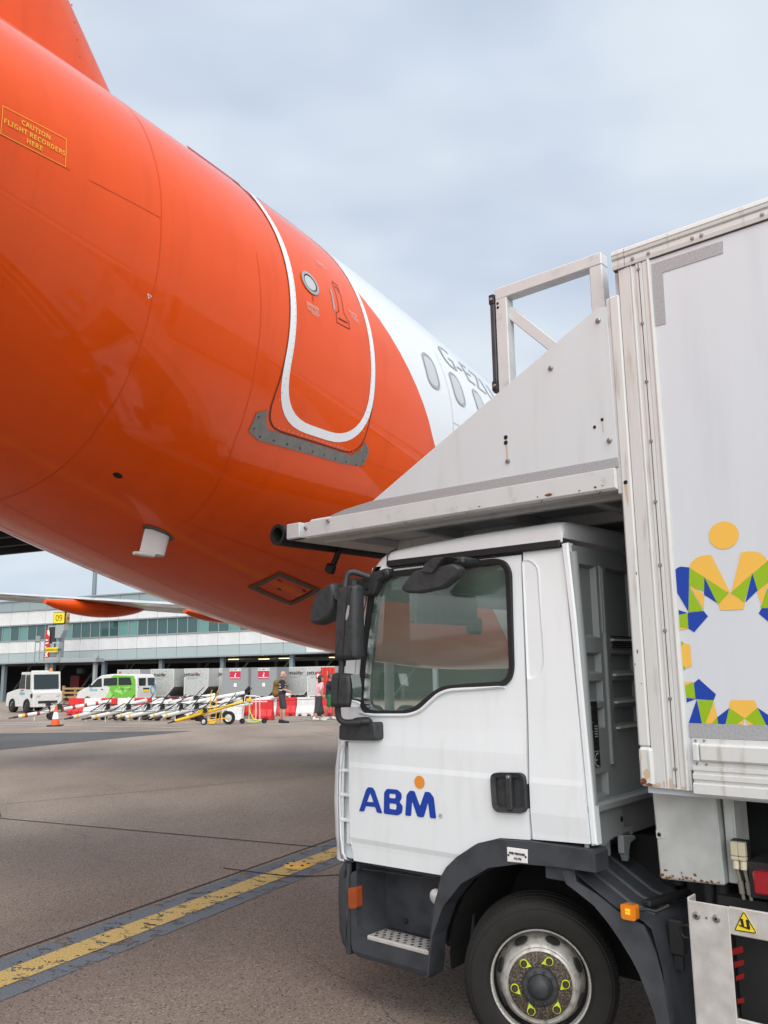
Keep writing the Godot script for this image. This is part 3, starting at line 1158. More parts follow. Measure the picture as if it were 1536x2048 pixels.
	put(root, "mast_base", s, M.hatch_grey)
	# fin
	var fs := ST()
	var fr := []
	for q in [[5.7, 5.75, -1.4, 0.22], [5.25, 6.05, -1.5, 0.22], [4.62, 6.62, -1.7, 0.21], [2.4, 8.9, -2.2, 0.17], [-0.6, 11.9, -2.9, 0.11]]:
		var r := []
		for k in 28:
			var a := TAU * k / 28.0
			var x := 0.5 + 0.5 * cos(a)
			var c: float = q[0] - q[2]
			var th: float = q[3] * 2.6 * (0.2969 * sqrt(x) - 0.126 * x - 0.3516 * x * x + 0.2843 * x * x * x - 0.1036 * x * x * x * x) * 2.0
			r.append(Vector3(q[0] - c * x, q[1], th if sin(a) >= 0.0 else -th))
		fr.append(r)
	loft(fs, fr)
	put(root, "tail_fin", fs, M.orange_paint, "orange tail fin rising from the fuselage")
	fs = ST()
	for i in 9:
		var p := Vector3(4.12 - 0.035 * i, 6.20 + 0.12 * i, 0.0)
		box(fs, p + Vector3(0, 0, 0.262), Vector3(0.008, 0.012, 0.006), 0.0, Basis(Vector3.BACK, 0.4))
	put(root, "fin_screw", fs, M.seam).set_meta("kind", "stuff")
	# tailplanes, wings, flap fairings, main wheels
	for sd in [-1.0, 1.0]:
		wing_loft(root, "tailplane", [[sd * 0.4, 2.6, -1.6, 4.95, 0.19], [sd * 6.2, -1.2, -3.1, 5.6, 0.09]], M.plane_white)
		wing_loft(root, "wing", [[sd * 1.0, 20.5, 13.0, 2.45, 0.50], [sd * 1.9, 20.0, 13.0, 2.74, 0.46], [sd * 6.4, 17.4, 12.95, 3.22, 0.30], [sd * 16.6, 12.2, 10.9, 4.15, 0.12]], M.wing_grey)
		wing_loft(root, "flap", [[sd * 2.0, 13.6, 12.55, 2.86, 0.12], [sd * 6.4, 13.5, 12.50, 3.24, 0.10], [sd * 12.6, 12.1, 11.30, 3.80, 0.08]], M.plane_white)
		canoe(root, sd * 5.0, 11.9, 14.2, 3.03, 0.26)
		canoe(root, sd * 8.0, 11.55, 14.3, 3.33, 0.34)
		canoe(root, sd * 11.4, 10.9, 13.2, 3.62, 0.28)
		s = ST()
		tube(s, [Vector3(17.6, 2.6, sd * 3.8), Vector3(17.6, 0.58, sd * 3.8)], 0.11, 12)
		var g := put(root, "gear_leg", s, M.antenna_white)
		for w in [-0.42, 0.42]:
			s = ST()
			lathe(s, P("0.20,-0.10 0.27,-0.14 0.50,-0.17 0.57,-0.10 0.58,0 0.57,0.10 0.50,0.17 0.27,0.14 0.20,0.10"), Transform3D(Basis(Vector3.RIGHT, PI / 2.0), Vector3(17.6, 0.58, sd * 3.8 + w)), 28)
			lathe(s, P("0,-0.12 0.22,-0.10"), Transform3D(Basis(Vector3.RIGHT, PI / 2.0), Vector3(17.6, 0.58, sd * 3.8 + w)), 20)
			put(g, "tyre", s, M.tyre)
	return root

# ---------------------------------------------------------------- lift truck: x towards its front, z away from the camera, its near cab side at z = 0
func sk(s: SurfaceTool, outer: PackedVector2Array, holes: Array, prof: PackedVector2Array, zb: float) -> void:
	skin(s, outer, holes, prof, zb)

func screw(root: Node3D, called: String, at: Vector3, r: float, h: float, m: Material, n := 10) -> void:
	var s := ST()
	lathe(s, PackedVector2Array([Vector2(0, h), Vector2(r * 0.75, h * 0.85), Vector2(r, 0)]), Transform3D(Basis(Vector3.RIGHT, -PI / 2.0), at), n)
	put(root, called, s, m)

# text on a face turned to -z
func side_text(root: Node3D, called: String, words: String, cap: float, at: Vector3, m: Material, bold := true, squeeze := 1.0) -> MeshInstance3D:
	return text(root, called, words, cap, Transform3D(Basis(Vector3(-1, 0, 0), Vector3.UP, Vector3(0, 0, -1)), at), m, bold, squeeze)

func decal(root: Node3D, called: String, p: PackedVector2Array, z: float, m: Material, label := "") -> MeshInstance3D:
	var s := ST()
	face(s, ccw(p.duplicate()), z)
	return put(root, called, s, m, label)

# a plate across x = u, seen from behind the cab; grid of cells, the listed ones sunk
func sunk_wall(s: SurfaceTool, zs: Array, ys: Array, sunk: Array, u: float, depth: float, bev: float) -> void:
	for i in zs.size() - 1:
		for j in ys.size() - 1:
			var z0: float = zs[i]
			var z1: float = zs[i + 1]
			var y0: float = ys[j]
			var y1: float = ys[j + 1]
			if sunk.has(Vector2i(i, j)):
				var a := [Vector3(u, y0, z0), Vector3(u, y0, z1), Vector3(u, y1, z1), Vector3(u, y1, z0)]
				var b := [Vector3(u + depth, y0 + bev, z0 + bev), Vector3(u + depth, y0 + bev, z1 - bev), Vector3(u + depth, y1 - bev, z1 - bev), Vector3(u + depth, y1 - bev, z0 + bev)]
				for k in 4:
					var l := (k + 1) % 4
					quad(s, a[k], b[k], b[l], a[l])
				quad(s, b[0], b[3], b[2], b[1])
			else:
				quad(s, Vector3(u, y0, z0), Vector3(u, y1, z0), Vector3(u, y1, z1), Vector3(u, y0, z1))

# plan of the rounded front corner, from the side at z0 to the middle
func corner(uf: float, r: float, z0: float, mid: float, n := 8) -> Array:
	var out := []
	for k in n + 1:
		var a := PI / 2.0 * k / n
		out.append(Vector2(uf - r + r * sin(a), z0 + r - r * cos(a)))
	out.append(Vector2(uf + 0.035, z0 + 0.55))
	out.append(Vector2(uf + 0.045, mid))
	return out

func make_truck() -> void:
	var yaw := 49.0 * DEG
	var nrm := Vector3(cos(yaw), 0, -sin(yaw))
	var root := thing("airport_lift_truck", "white high lift truck with dark grey bumper, orange dotted blue logo on its cab door", "truck", nrm * 4.0, PI / 2.0 + yaw - 0.0)
	# --- cab door
	var win_out := P("3.535,2.513 3.447,2.528 3.231,2.530 2.847,2.534 2.645,2.536 2.607,2.519 2.586,2.478 2.587,2.209 2.588,1.961 2.601,1.918 2.637,1.889 2.873,1.877 3.040,1.863 3.109,1.836 3.252,1.744 3.325,1.722 3.588,1.712 3.646,1.730 3.672,1.772 3.663,1.894 3.630,2.147 3.580,2.416")
	win_out.reverse()
	win_out = roundp(win_out, 0.05, 3)
	var door_out := P("3.600,2.545 3.641,2.420 3.689,2.230 3.732,2.026 3.770,1.720 3.787,1.519 3.780,1.383 3.778,0.949 3.760,0.817 3.068,0.826 3.030,0.884 2.950,0.948 2.825,1.028 2.676,1.072 2.495,1.083 2.495,2.575 3.40,2.575")
	var s := ST()
	sk(s, door_out, [win_out], P("0.80,-0.004 0.90,-0.008 0.925,-0.010 0.955,-0.018 1.20,-0.022 1.37,-0.022 1.400,-0.018 1.490,-0.017 1.510,-0.0165 1.62,-0.007 1.70,-0.002 1.78,0.002 2.20,0.010 2.62,0.022"), 0.06)
	var door := put(root, "cab_door", s, M.cab_white, "white driver's door")
	s = ST()
	var door_in := PackedVector2Array()
	frame(s, win_out, inset(win_out, 0.032), -0.006, 0.085, Transform3D.IDENTITY, -0.012)
	put(door, "window_seal", s, M.rubber)
	s = ST()
	face(s, inset(win_out, 0.026), 0.022)
	put(door, "window_pane", s, M.cab_glass, "green tinted window pane")
	# window frame moulding: the soft lip round the glass below the sill
	s = ST()
	tube(s, bend([Vector3(3.70, 1.70, 0.0), Vector3(3.60, 1.685, -0.004), Vector3(3.31, 1.692, -0.004), Vector3(3.22, 1.715, -0.004), Vector3(3.08, 1.815, -0.004), Vector3(3.0, 1.84, -0.002), Vector3(2.62, 1.862, 0.0)], 0.06), 0.012, 8)
	put(door, "sill_lip", s, M.cab_white)
	# door handle in its dished housing
	s = ST()
	var hh := roundp(P("2.708,1.407 2.497,1.419 2.490,1.216 2.700,1.206"), 0.045, 6)
	frame(s, hh, inset(roundp(P("2.708,1.407 2.497,1.419 2.490,1.216 2.700,1.206"), 0.045, 6), 0.026), -0.050, 0.0, Transform3D.IDENTITY, -0.040)
	var hi := inset(hh, 0.026)
	face(s, hi, -0.0262)
	prism(s, roundp(P("2.610,1.405 2.572,1.408 2.572,1.225 2.605,1.222"), 0.012, 3), -0.058, -0.034, 0.005)
	var hd := put(door, "door_handle", s, M.mirror_black, "black door handle in a dished housing")
	screw(hd, "lock_barrel", Vector3(2.588, 1.392, -0.059), 0.011, 0.006, M.bolt)
	# lettering on the door: a black-bordered blue word with an orange dot
	s = ST()
	var A := roundp(P("3.694,1.114 3.634,1.245 3.616,1.261 3.580,1.261 3.563,1.245 3.504,1.119 3.548,1.120 3.561,1.150 3.637,1.149 3.651,1.117"), 0.004, 1)
	letter(s, A, [P("3.600,1.228 3.575,1.177 3.626,1.175")])
	var zl := -0.0245
	put_at(door, "blue_letter", s, M.logo_blue, Vector3(0, 0, zl))
	s = ST()
	letter(s, roundp(P("3.494,1.119 3.489,1.240 3.466,1.263 3.385,1.265 3.353,1.247 3.351,1.216 3.372,1.197 3.343,1.174 3.352,1.136 3.385,1.119"), 0.012, 3), [roundp(P("3.447,1.237 3.447,1.212 3.400,1.213 3.398,1.238"), 0.008, 2), roundp(P("3.447,1.183 3.447,1.150 3.395,1.150 3.392,1.182"), 0.008, 2)])
	put_at(door, "blue_letter", s, M.logo_blue, Vector3(0, 0, zl))
	s = ST()
	letter(s, roundp(P("3.328,1.124 3.315,1.240 3.290,1.266 3.254,1.267 3.216,1.186 3.177,1.269 3.142,1.270 3.113,1.243 3.100,1.129 3.145,1.129 3.156,1.211 3.190,1.127 3.237,1.126 3.273,1.208 3.284,1.125"), 0.010, 3), [])
	put_at(door, "blue_letter", s, M.logo_blue, Vector3(0, 0, zl))
	s = ST()
	face(s, ring(Vector2(3.216, 1.318), 0.038, 0.0365, 32), zl)
	put(door, "orange_dot", s, M.logo_orange)
	s = ST()
	var rr := ring(Vector2(3.069, 1.147), 0.0125, 0.0125, 20)
	frame(s, rr, inset(rr, 0.0018), zl, zl + 0.002)
	put(door, "small_mark", s, M.letter_grey)
	side_text(door, "small_mark", "R", 0.011, Vector3(3.069, 1.147, zl - 0.001), M.letter_grey, false)
	# --- side of the cab behind the door, its rear edge a raised flange
	s = ST()
	var press := roundp(P("2.4830,2.545 2.428,2.540 2.386,2.497 2.373,1.996 2.383,1.945 2.426,1.908 2.4830,1.894"), 0.03, 3)
	sk(s, P("2.481,1.086 2.481,2.598 2.236,2.598 2.228,2.50 2.181,1.67 2.155,1.100"), [ccw(press)], P("1.0,-0.008 1.12,-0.011 1.22,-0.020 1.37,-0.020 1.40,-0.016 1.52,-0.010 1.70,-0.002 2.62,0.020"), 0.06)
	var rs := put(root, "cab_side", s, M.cab_white)
	s = ST()
	frame(s, press, inset(press, 0.012), 0.008, 0.03, Transform3D.IDENTITY, 0.013)
	face(s, inset(press, 0.012), 0.013)
	put(rs, "pressed_panel", s, M.cab_white)
	s = ST()
	prism(s, P("2.230,2.606 2.190,2.609 2.165,2.20 2.144,1.67 2.120,1.098 2.152,1.090 2.178,1.67 2.201,2.20"), -0.006, 0.05, 0.008)
	put(rs, "rear_flange", s, M.cab_white)
	# --- black backing behind the door gaps
	s = ST()
	bx(s, 2.47, 2.505, 1.09, 2.58, 0.03, 0.05)
	put(root, "door_gap", s, M.black_gap)
	# --- rear wall with pressings
	s = ST()
	sunk_wall(s, [0.03, 0.075, 0.285, 0.36, 0.40, 0.72, 1.10, 1.14, 2.20], [1.285, 1.30, 1.415, 1.64, 1.745, 1.775, 1.888, 1.925, 2.035, 2.115, 2.505, 2.60],
		[Vector2i(1, 1), Vector2i(1, 3), Vector2i(1, 5), Vector2i(1, 7), Vector2i(1, 9), Vector2i(4, 3), Vector2i(4, 5), Vector2i(4, 7), Vector2i(4, 9), Vector2i(5, 9), Vector2i(5, 3), Vector2i(5, 5)], 2.185, 0.032, 0.014)
	var rw := put(root, "rear_wall", s, M.rear_grey, "grey pressed rear wall of the cab")
	s = ST()
	tube(s, [Vector3(2.185, 2.56, 0.030), Vector3(2.165, 2.0, 0.030), Vector3(2.150, 1.28, 0.030)], 0.028, 12)
	put(rw, "corner_roll", s, M.rear_grey)
	s = ST()
	tube(s, [Vector3(2.180, 2.50, 0.33), Vector3(2.180, 2.1, 0.33), Vector3(2.180, 1.45, 0.33)], 0.013, 8)
	tube(s, [Vector3(2.180, 2.51, 0.315), Vector3(2.180, 2.14, 0.315)], 0.008, 8)
	put(rw, "pressed_rib", s, M.rear_grey)
	for y in [2.106, 1.915, 1.768, 1.632]:
		s = ST()
		bx(s, 2.165, 2.19, y - 0.006, y + 0.004, 0.41, 1.0)
		put(rw, "pressed_rib", s, M.trim_white)
	s = ST()
	for i in 6: bx(s, 2.172, 2.19, 2.06 + 0.012 * i, 2.067 + 0.012 * i, 0.42, 0.7)
	put(rw, "vent_louvre", s, M.dark_steel).set_meta("kind", "stuff")
	s = ST()
	bx(s, 2.13, 2.20, 1.235, 1.285, -0.0, 2.2, 0.012)
	put(rw, "lower_lip", s, M.rear_grey)
	# black sticker with a conformity mark
	s = ST()
	bx(s, 2.178, 2.184, 1.448, 1.782, 0.080, 0.195)
	var stk := put(rw, "black_sticker", s, M.sign_black, "black sticker with pale print")
	var XS := Transform3D(Basis(Vector3(0, 0, 1), Vector3.UP, Vector3(-1, 0, 0)), Vector3(2.176, 1.485, 0.138))
	s = ST()
	for q in [[-0.022, 0.028, 70.0, 290.0], [0.028, 0.028, 70.0, 290.0]]:
		var o := ring(Vector2(q[0], 0), 0.033, 0.036, 14, q[2] * DEG, q[3] * DEG)
		var i2 := ring(Vector2(q[0], 0), 0.026, 0.029, 14, q[2] * DEG, q[3] * DEG)
		for k in 14: quad(s, XS * Vector3(o[k].x, o[k].y, 0), XS * Vector3(o[k + 1].x, o[k + 1].y, 0), XS * Vector3(i2[k + 1].x, i2[k + 1].y, 0), XS * Vector3(i2[k].x, i2[k].y, 0))
	quad(s, XS * Vector3(-0.002, -0.003, 0), XS * Vector3(0.022, -0.003, 0), XS * Vector3(0.022, 0.004, 0), XS * Vector3(-0.002, 0.004, 0))
	put(stk, "conformity_mark", s, M.reflector)
	s = ST()
	bx(s, 2.1745, 2.1765, 1.527, 1.530, 0.085, 0.19)
	for i in 5: bx(s, 2.1745, 2.1765, 1.60 + 0.013 * i, 1.606 + 0.013 * i, 0.15, 0.18)
	for i in 14: bx(s, 2.1745, 2.1765, 1.55 + 0.0155 * i, 1.553 + 0.0155 * i, 0.09, 0.107 + 0.03 * fmod(i * 0.37, 1.0))
	put(stk, "printed_line", s, M.letter_grey).set_meta("kind", "stuff")
	# bracket and stepped plates under the rear wall
	s = ST()
	var XR := Transform3D(Basis(Vector3(0, 0, 1), Vector3.UP, Vector3(-1, 0, 0)), Vector3(2.17, 0, 0))
	prism(s, P("0.0,1.24 0.30,1.26 0.36,1.28 0.40,1.19 0.42,1.155 0.40,1.14 0.41,1.12 0.50,1.11 0.52,1.075 0.49,1.07 0.47,1.09 0.36,1.085 0.26,1.085 0.16,1.055 0.11,1.06 0.06,1.12 0.03,1.115 0.01,1.05 0.0,1.05"), 0.0, -0.02, 0.004, XR)
	put(rw, "cab_bracket", s, M.rear_grey)
	s = ST()
	prism(s, P("0.34,1.09 0.48,1.07 0.50,1.05 0.43,1.04 0.41,1.01 0.395,0.955 0.375,0.955 0.355,0.99 0.34,1.0"), 0.02, -0.01, 0.004, XR)
	put(rw, "cab_bracket", s, M.rear_grey)
	s = ST()
	prism(s, P("0.12,1.05 0.33,1.08 0.33,0.985 0.18,0.99"), -0.05, -0.06, 0.0, XR)
	put(rw, "cab_bracket", s, M.rear_grey)
	s = ST()
	lathe(s, P("0,0.004 0.012,0.004 0.016,0"), Transform3D(Basis(Vector3.BACK, PI / 2.0), Vector3(2.168, 1.165, 0.375)), 10)
	put(rw, "hole", s, M.black_gap)
	# --- roof
	var rings := []
	for q in [[2.225, 2.640, 2.655], [2.226, 2.618, 2.700], [2.245, 2.612, 2.738], [2.30, 2.610, 2.746], [2.8, 2.610, 2.740], [3.20, 2.606, 2.722], [3.40, 2.602, 2.708], [3.47, 2.60, 2.700], [3.54, 2.585, 2.674], [3.60, 2.56, 2.632], [3.645, 2.52, 2.572], [3.665, 2.49, 2.505]]:
		var h: float = q[2] - q[1]
		var r := []
		for p in P("0.0,0.0 0.0,0.35 0.008,0.62 0.028,0.84 0.07,0.96 0.14,1.0 0.45,1.08 1.12,1.16 1.79,1.08 2.10,1.0 2.17,0.96 2.212,0.84 2.232,0.62 2.24,0.35 2.24,0.0"):
			var inw := clampf((q[0] - 3.40) / 0.27, 0.0, 1.0)
			inw = inw * inw * 0.05
			r.append(Vector3(q[0] + (0.10 * clampf((q[0] - 3.3) / 0.3, 0.0, 1.0) * (1.0 - absf(p.x - 1.12) / 1.12)), q[1] + h * p.y, 0.008 + lerpf(p.x, 1.12, inw)))
		rings.append(r)
	s = ST()
	loft(s, rings, false, true, true)
	var roof := put(root, "cab_roof", s, M.cab_white)
	s = ST()
	bx(s, 2.238, 3.452, 2.588, 2.630, -0.008, 0.03, 0.006)
	put(roof, "rain_rail", s, M.rubber, "black rain rail along the roof edge")
	s = ST()
	tube(s, [Vector3(3.462, 2.60, 0.004), Vector3(3.462, 2.66, 0.008), Vector3(3.455, 2.69, 0.03), Vector3(3.45, 2.712, 0.09)], 0.004, 6)
	put(roof, "roof_joint", s, M.black_gap)
	s = ST()
	bx(s, 3.44, 3.60, 2.548, 2.60, 0.006, 0.05, 0.01)
	put(roof, "header_end", s, M.cab_white)
	# --- front: pillars, windscreen, panel below it
	s = ST()
	rings = []
	for q in [[2.60, 3.66], [2.42, 3.80], [2.23, 3.86], [2.026, 3.905], [1.72, 3.955], [1.519, 3.985], [1.20, 4.0], [0.80, 4.0]]:
		var r := []
		for p in corner(q[1], 0.15, 0.004, 1.12): r.append(Vector3(p.x, q[0], p.y))
		for k in range(r.size() - 1, -1, -1): r.append(Vector3(r[k].x, q[0], 2.24 - r[k].z))
		rings.append(r)
	for i in rings.size() - 1:
		var a: Array = rings[i]
		var b: Array = rings[i + 1]
		smooth(s)
		for k in a.size() - 1:
			var pane: bool = i < 5 and i > 0 and k >= 6 and k < a.size() - 7
			if not pane: quad(s, a[k], a[k + 1], b[k + 1], b[k])
	# the strip that closes the pillar to the door edge
	var de := [[2.60, 3.58], [2.42, 3.646], [2.23, 3.694], [2.026, 3.737], [1.72, 3.775], [1.519, 3.79]]
	for i in 5:
		quad(s, Vector3(de[i][1], de[i][0], 0.006), rings[i][0], rings[i + 1][0], Vector3(de[i + 1][1], de[i + 1][0], 0.004))
	var fp := put(root, "front_pillars", s, M.cab_white)
	s = ST()
	for i in range(1, 5):
		var a: Array = rings[i]
		var b: Array = rings[i + 1]
		smooth(s)
		for k in range(6, a.size() - 7): quad(s, a[k], a[k + 1], b[k + 1], b[k])
	put(fp, "windscreen", s, M.cab_glass)
	# ribbed recess between door and corner panel
	s = ST()
	bx(s, 3.789, 3.91, 0.815, 1.515, 0.045, 0.07)
	var rec := put(root, "corner_recess", s, M.cab_white)
	for y in [1.352, 1.205, 1.055]:
		s = ST()
		prism(s, roundp(P("3.79,0.0 3.90,0.0 3.90,0.06 3.79,0.06"), 0.02, 3), y, y - 0.018, 0.006, Transform3D(Basis(Vector3.RIGHT, Vector3.BACK, Vector3.UP), Vector3.ZERO))
		put(rec, "rib", s, M.cab_white)
	s = ST()
	bx(s, 3.80, 3.845, 0.895, 1.04, 0.012, 0.06, 0.012)
	put(rec, "rib", s, M.cab_white)
	# curved corner panel
	s = ST()
	rings = []
	for q in [[1.512, -0.115, 0.02], [1.505, -0.06, 0.0], [1.47, -0.036, 0.0], [1.353, -0.012, 0.0], [1.158, 0.0, 0.0], [0.944, -0.010, 0.0], [0.85, -0.030, 0.0], [0.815, -0.055, 0.0], [0.803, -0.10, 0.02]]:
		var r := []
		var o: float = q[1]
		for p in [Vector2(3.905, 0.03), Vector2(3.885, 0.012), Vector2(3.897, 0.002)]: r.append(Vector3(p.x + o * (1.0 if q[0] > 1.48 else 0.4), q[0], p.y + q[2]))
		for p in corner(4.005 + o, 0.13, 0.0, 0.62): r.append(Vector3(p.x, q[0], p.y + q[2]))
		rings.append(r)
	loft(s, rings, false, false, true)
	put(root, "corner_panel", s, M.cab_white, "white curved corner panel")
	# --- inside the cab
	s = ST()
	bx(s, 2.3, 3.9, 1.0, 1.08, 0.1, 2.14)
	bx(s, 3.45, 3.86, 1.08, 1.62, 0.12, 2.12, 0.08)
	bx(s, 3.30, 3.60, 1.50, 1.68, 0.25, 0.85, 0.06)
	put(root, "dashboard", s, M.cab_dark)
	s = ST()
	for z in [0.55, 1.70]:
		bx(s, 2.62, 3.12, 1.18, 1.38, z - 0.25, z + 0.25, 0.07)
		box(s, Vector3(2.60, 1.72, z), Vector3(0.16, 0.72, 0.48), 0.07, Basis(Vector3.BACK, 0.18))
		bx(s, 2.44, 2.54, 2.08, 2.26, z - 0.13, z + 0.13, 0.04)
	put(root, "seat", s, M.cab_seat)
	s = ST()
	var wc := []
	for k in 25:
		var a := TAU * k / 24.0
		wc.append(Vector3(3.28, 1.66, 0.55) + Vector3(-0.10 * sin(a), 0.19 * sin(a) , 0.215 * cos(a)))
	tube(s, wc, 0.016, 8, false)
	tube(s, [Vector3(3.5, 1.45, 0.55), Vector3(3.28, 1.66, 0.55)], 0.03, 8)
	tube(s, [Vector3(3.28, 1.66, 0.34), Vector3(3.29, 1.65, 0.55), Vector3(3.28, 1.66, 0.76)], 0.014, 8)
	put(root, "steering_wheel", s, M.cab_dark)
	s = ST()
	# far side: door wall with its window left open to the light
	sk(s, P("2.22,1.05 3.75,1.05 3.77,1.72 3.60,2.56 2.24,2.60"), [ccw(roundp(P("2.62,1.90 3.02,1.87 3.28,1.73 3.62,1.73 3.50,2.48 2.62,2.50"), 0.05, 3))], P("1.0,2.20 2.7,2.20"), 2.24)
	put(root, "far_door", s, M.cab_white)
	s = ST()
	bx(s, 2.24, 3.5, 2.53, 2.56, 0.06, 2.2)
	bx(s, 2.24, 2.27, 1.05, 2.56, 0.06, 2.2)
	put(root, "cab_lining", s, M.cab_lining)
	s = ST()
	bx(s, 3.44, 3.50, 2.25, 2.46, 0.25, 0.95, 0.015)
	tube(s, [Vector3(3.62, 2.48, 1.12), Vector3(3.60, 2.32, 1.12)], 0.01, 6)
	bx(s, 3.57, 3.63, 2.20, 2.32, 1.04, 1.20, 0.02)
	put(root, "sun_visor", s, M.cab_dark)
	# --- bumper corner, step box, arch moulding
	s = ST()
	rings = []
	for q in [[0.792, -0.10], [0.775, -0.045], [0.74, -0.018], [0.70, -0.004], [0.55, 0.0], [0.38, -0.010], [0.315, -0.035], [0.282, -0.085], [0.272, -0.14]]:
		var r := [Vector3(3.81 + 0.0 * q[1], q[0], 0.03), Vector3(3.808, q[0], 0.004), Vector3(3.83, q[0], -0.004)]
		for p in corner(3.975 + q[1], 0.14, -0.004, 0.62): r.append(Vector3(maxf(p.x, 3.82), q[0], p.y))
		for p in [Vector2(4.0 + q[1], 1.6), Vector2(3.97 + q[1], 2.2)]: r.append(Vector3(p.x, q[0], p.y))
		rings.append(r)
	loft(s, rings, false, true, true)
	put(root, "front_bumper", s, M.plastic_grey, "dark grey plastic bumper corner")
	s = ST()
	var well := ccw(roundp(P("3.742,0.90 3.745,0.44 3.705,0.400 3.215,0.392 3.188,0.44 3.165,0.62 3.06,0.90"), 0.03, 3))
	sk(s, P("3.795,0.728 3.770,0.752 3.70,0.775 3.070,0.80 3.085,0.70 3.150,0.46 3.175,0.30 3.192,0.272 3.745,0.272 3.775,0.292 3.792,0.34"), [well], P("0.25,0.03 0.275,0.01 0.30,0.0 0.80,0.0"), 0.05)
	# the well itself
	for k in well.size():
		var a := well[k]
		var b := well[(k + 1) % well.size()]
		if minf(a.y, b.y) < 0.88: quad(s, Vector3(a.x, a.y, 0.05), Vector3(b.x, b.y, 0.05), Vector3(lerpf(b.x, 3.5, 0.12), b.y, 0.25), Vector3(lerpf(a.x, 3.5, 0.12), a.y, 0.25))
	bx(s, 3.06, 3.76, 0.37, 0.86, 0.245, 0.262)
	bx(s, 3.06, 3.77, 0.795, 0.81, 0.04, 0.26)
	var sb := put(root, "step_box", s, M.plastic_grey, "dark grey entry step box under the door")
	s = ST()
	bx(s, 3.19, 3.66, 0.386, 0.412, -0.004, 0.165, 0.006)
	var tr := put(sb, "step_tread", s, M.aluminium, "pale aluminium step with round grip holes")
	for r in 4:
		for c in 8:
			s = ST()
			lathe(s, P("0,0.003 0.008,0.003 0.013,0"), Transform3D(Basis(), Vector3(3.225 + 0.055 * c + (0.027 if r % 2 else 0.0) * 0.9, 0.4115, 0.025 + 0.038 * r)), 8)
			put(tr, "grip_hole", s, M.bar_black if (r + c) % 3 else M.bolt)
	s = ST()
	prism(s, roundp(P("3.785,0.662 3.715,0.678 3.715,0.556 3.782,0.545"), 0.014, 3), -0.030, 0.02, 0.010)
	put(root, "marker_lamp", s, M.amber_red, "dark amber side lamp on the bumper")
	s = ST()
	lathe(s, P("0,0.016 0.028,0.012 0.040,0.002 0.042,-0.01"), Transform3D(Basis(Vector3.RIGHT, -PI / 2.0), Vector3(3.150, 0.700, 0.015)), 20)
	put(root, "round_reflector", s, M.reflector, "round pale reflector beside the wheel arch")
	screw(sb, "bolt", Vector3(3.56, 0.455, 0.243), 0.018, 0.014, M.dark_steel)
	s = ST()
	var ao := P("3.178,0.285 3.155,0.46 3.095,0.72 3.064,0.828 3.023,0.884 2.950,0.946 2.825,1.024 2.676,1.068 2.493,1.080 2.124,1.079 2.112,1.064 2.109,0.980")
	var ai := P("2.118,0.979 2.325,0.977 2.540,0.964 2.741,0.918 2.925,0.812 3.054,0.674 3.131,0.508 3.165,0.30")
	var ar := ao.duplicate()
	ar.append_array(ai)
	prism(s, ar, -0.045, 0.09, 0.018)
	var arch := put(root, "wheel_arch", s, M.plastic_grey, "dark grey wheel arch moulding")
	s = ST()
	prism(s, P("2.617,1.038 2.492,1.040 2.496,0.972 2.618,0.966"), -0.049, -0.040, 0.002)
	var tp := put(arch, "tyre_pressure_plate", s, M.sign_white, "small white tyre pressure plate")
	side_text(tp, "lettering", "TYRE PRESSURE", 0.0105, Vector3(2.555, 1.012, -0.051), M.sign_black, false, 0.95)
	side_text(tp, "lettering", "115 PSI", 0.0105, Vector3(2.553, 0.988, -0.051), M.sign_black, false, 0.95)
	screw(tp, "rivet", Vector3(2.608, 1.0, -0.05), 0.006, 0.004, M.sign_black)
	screw(tp, "rivet", Vector3(2.503, 1.003, -0.05), 0.006, 0.004, M.sign_black)
	# arch liner and mudguard behind the wheel
	s = ST()
	var q0 := []
	var q1 := []
	for k in 15:
		var a := (-5.0 + 115.0 * k / 14.0) * DEG
		var rr2 := 0.60 + 0.006 * (k % 2)
		q0.append(Vector3(2.489 + cos(a) * rr2, 0.374 + sin(a) * rr2, 0.06))
		q1.append(Vector3(2.489 + cos(a) * rr2, 0.374 + sin(a) * rr2, 0.62))
	for k in 14: quad(s, q0[k], q0[k + 1], q1[k + 1], q1[k])
	bx(s, 2.0, 3.15, 0.30, 1.05, 0.60, 0.62)
	put(root, "arch_liner", s, M.black_gap)
	s = ST()
	var fi := P("2.315,0.956 2.293,0.897 2.235,0.868 2.148,0.820 2.080,0.757 2.016,0.681 1.965,0.61 1.933,0.555 1.895,0.46 1.869,0.389 1.855,0.30")
	var fo := P("2.249,0.968 2.242,0.913 2.190,0.893 2.133,0.871 2.080,0.842 2.030,0.812 1.960,0.785 1.900,0.770 1.850,0.665 1.815,0.52 1.795,0.30")
	frame_open(s, fo, fi, -0.02, 0.10)
	var mg := put(root, "mudguard", s, M.plastic_grey, "dark grey mudguard behind the front wheel")
	s = ST()
	var dk := [Vector3(2.40, 1.02, 0), Vector3(2.24, 0.95, 0), Vector3(2.13, 0.885, 0), Vector3(2.03, 0.826, 0), Vector3(1.945, 0.80, 0), Vector3(1.90, 0.79, 0), Vector3(1.86, 0.76, 0), Vector3(1.82, 0.60, 0), Vector3(1.79, 0.30, 0)]
	smooth(s)
	for k in 8:
		quad(s, dk[k] + Vector3(0, 0, -0.015), dk[k + 1] + Vector3(0, 0, -0.015), dk[k + 1] + Vector3(0, 0, 0.56), dk[k] + Vector3(0, 0, 0.56))
	put(mg, "deck", s, M.plastic_grey)
	for z in [0.13, 0.26, 0.40]:
		s = ST()
		var pl := []
		for k in 6: pl.append(dk[k] + Vector3(0, -0.008, z))
		tube(s, pl, 0.020, 8)
		put(mg, "deck_rib", s, M.plastic_grey)
	s = ST()
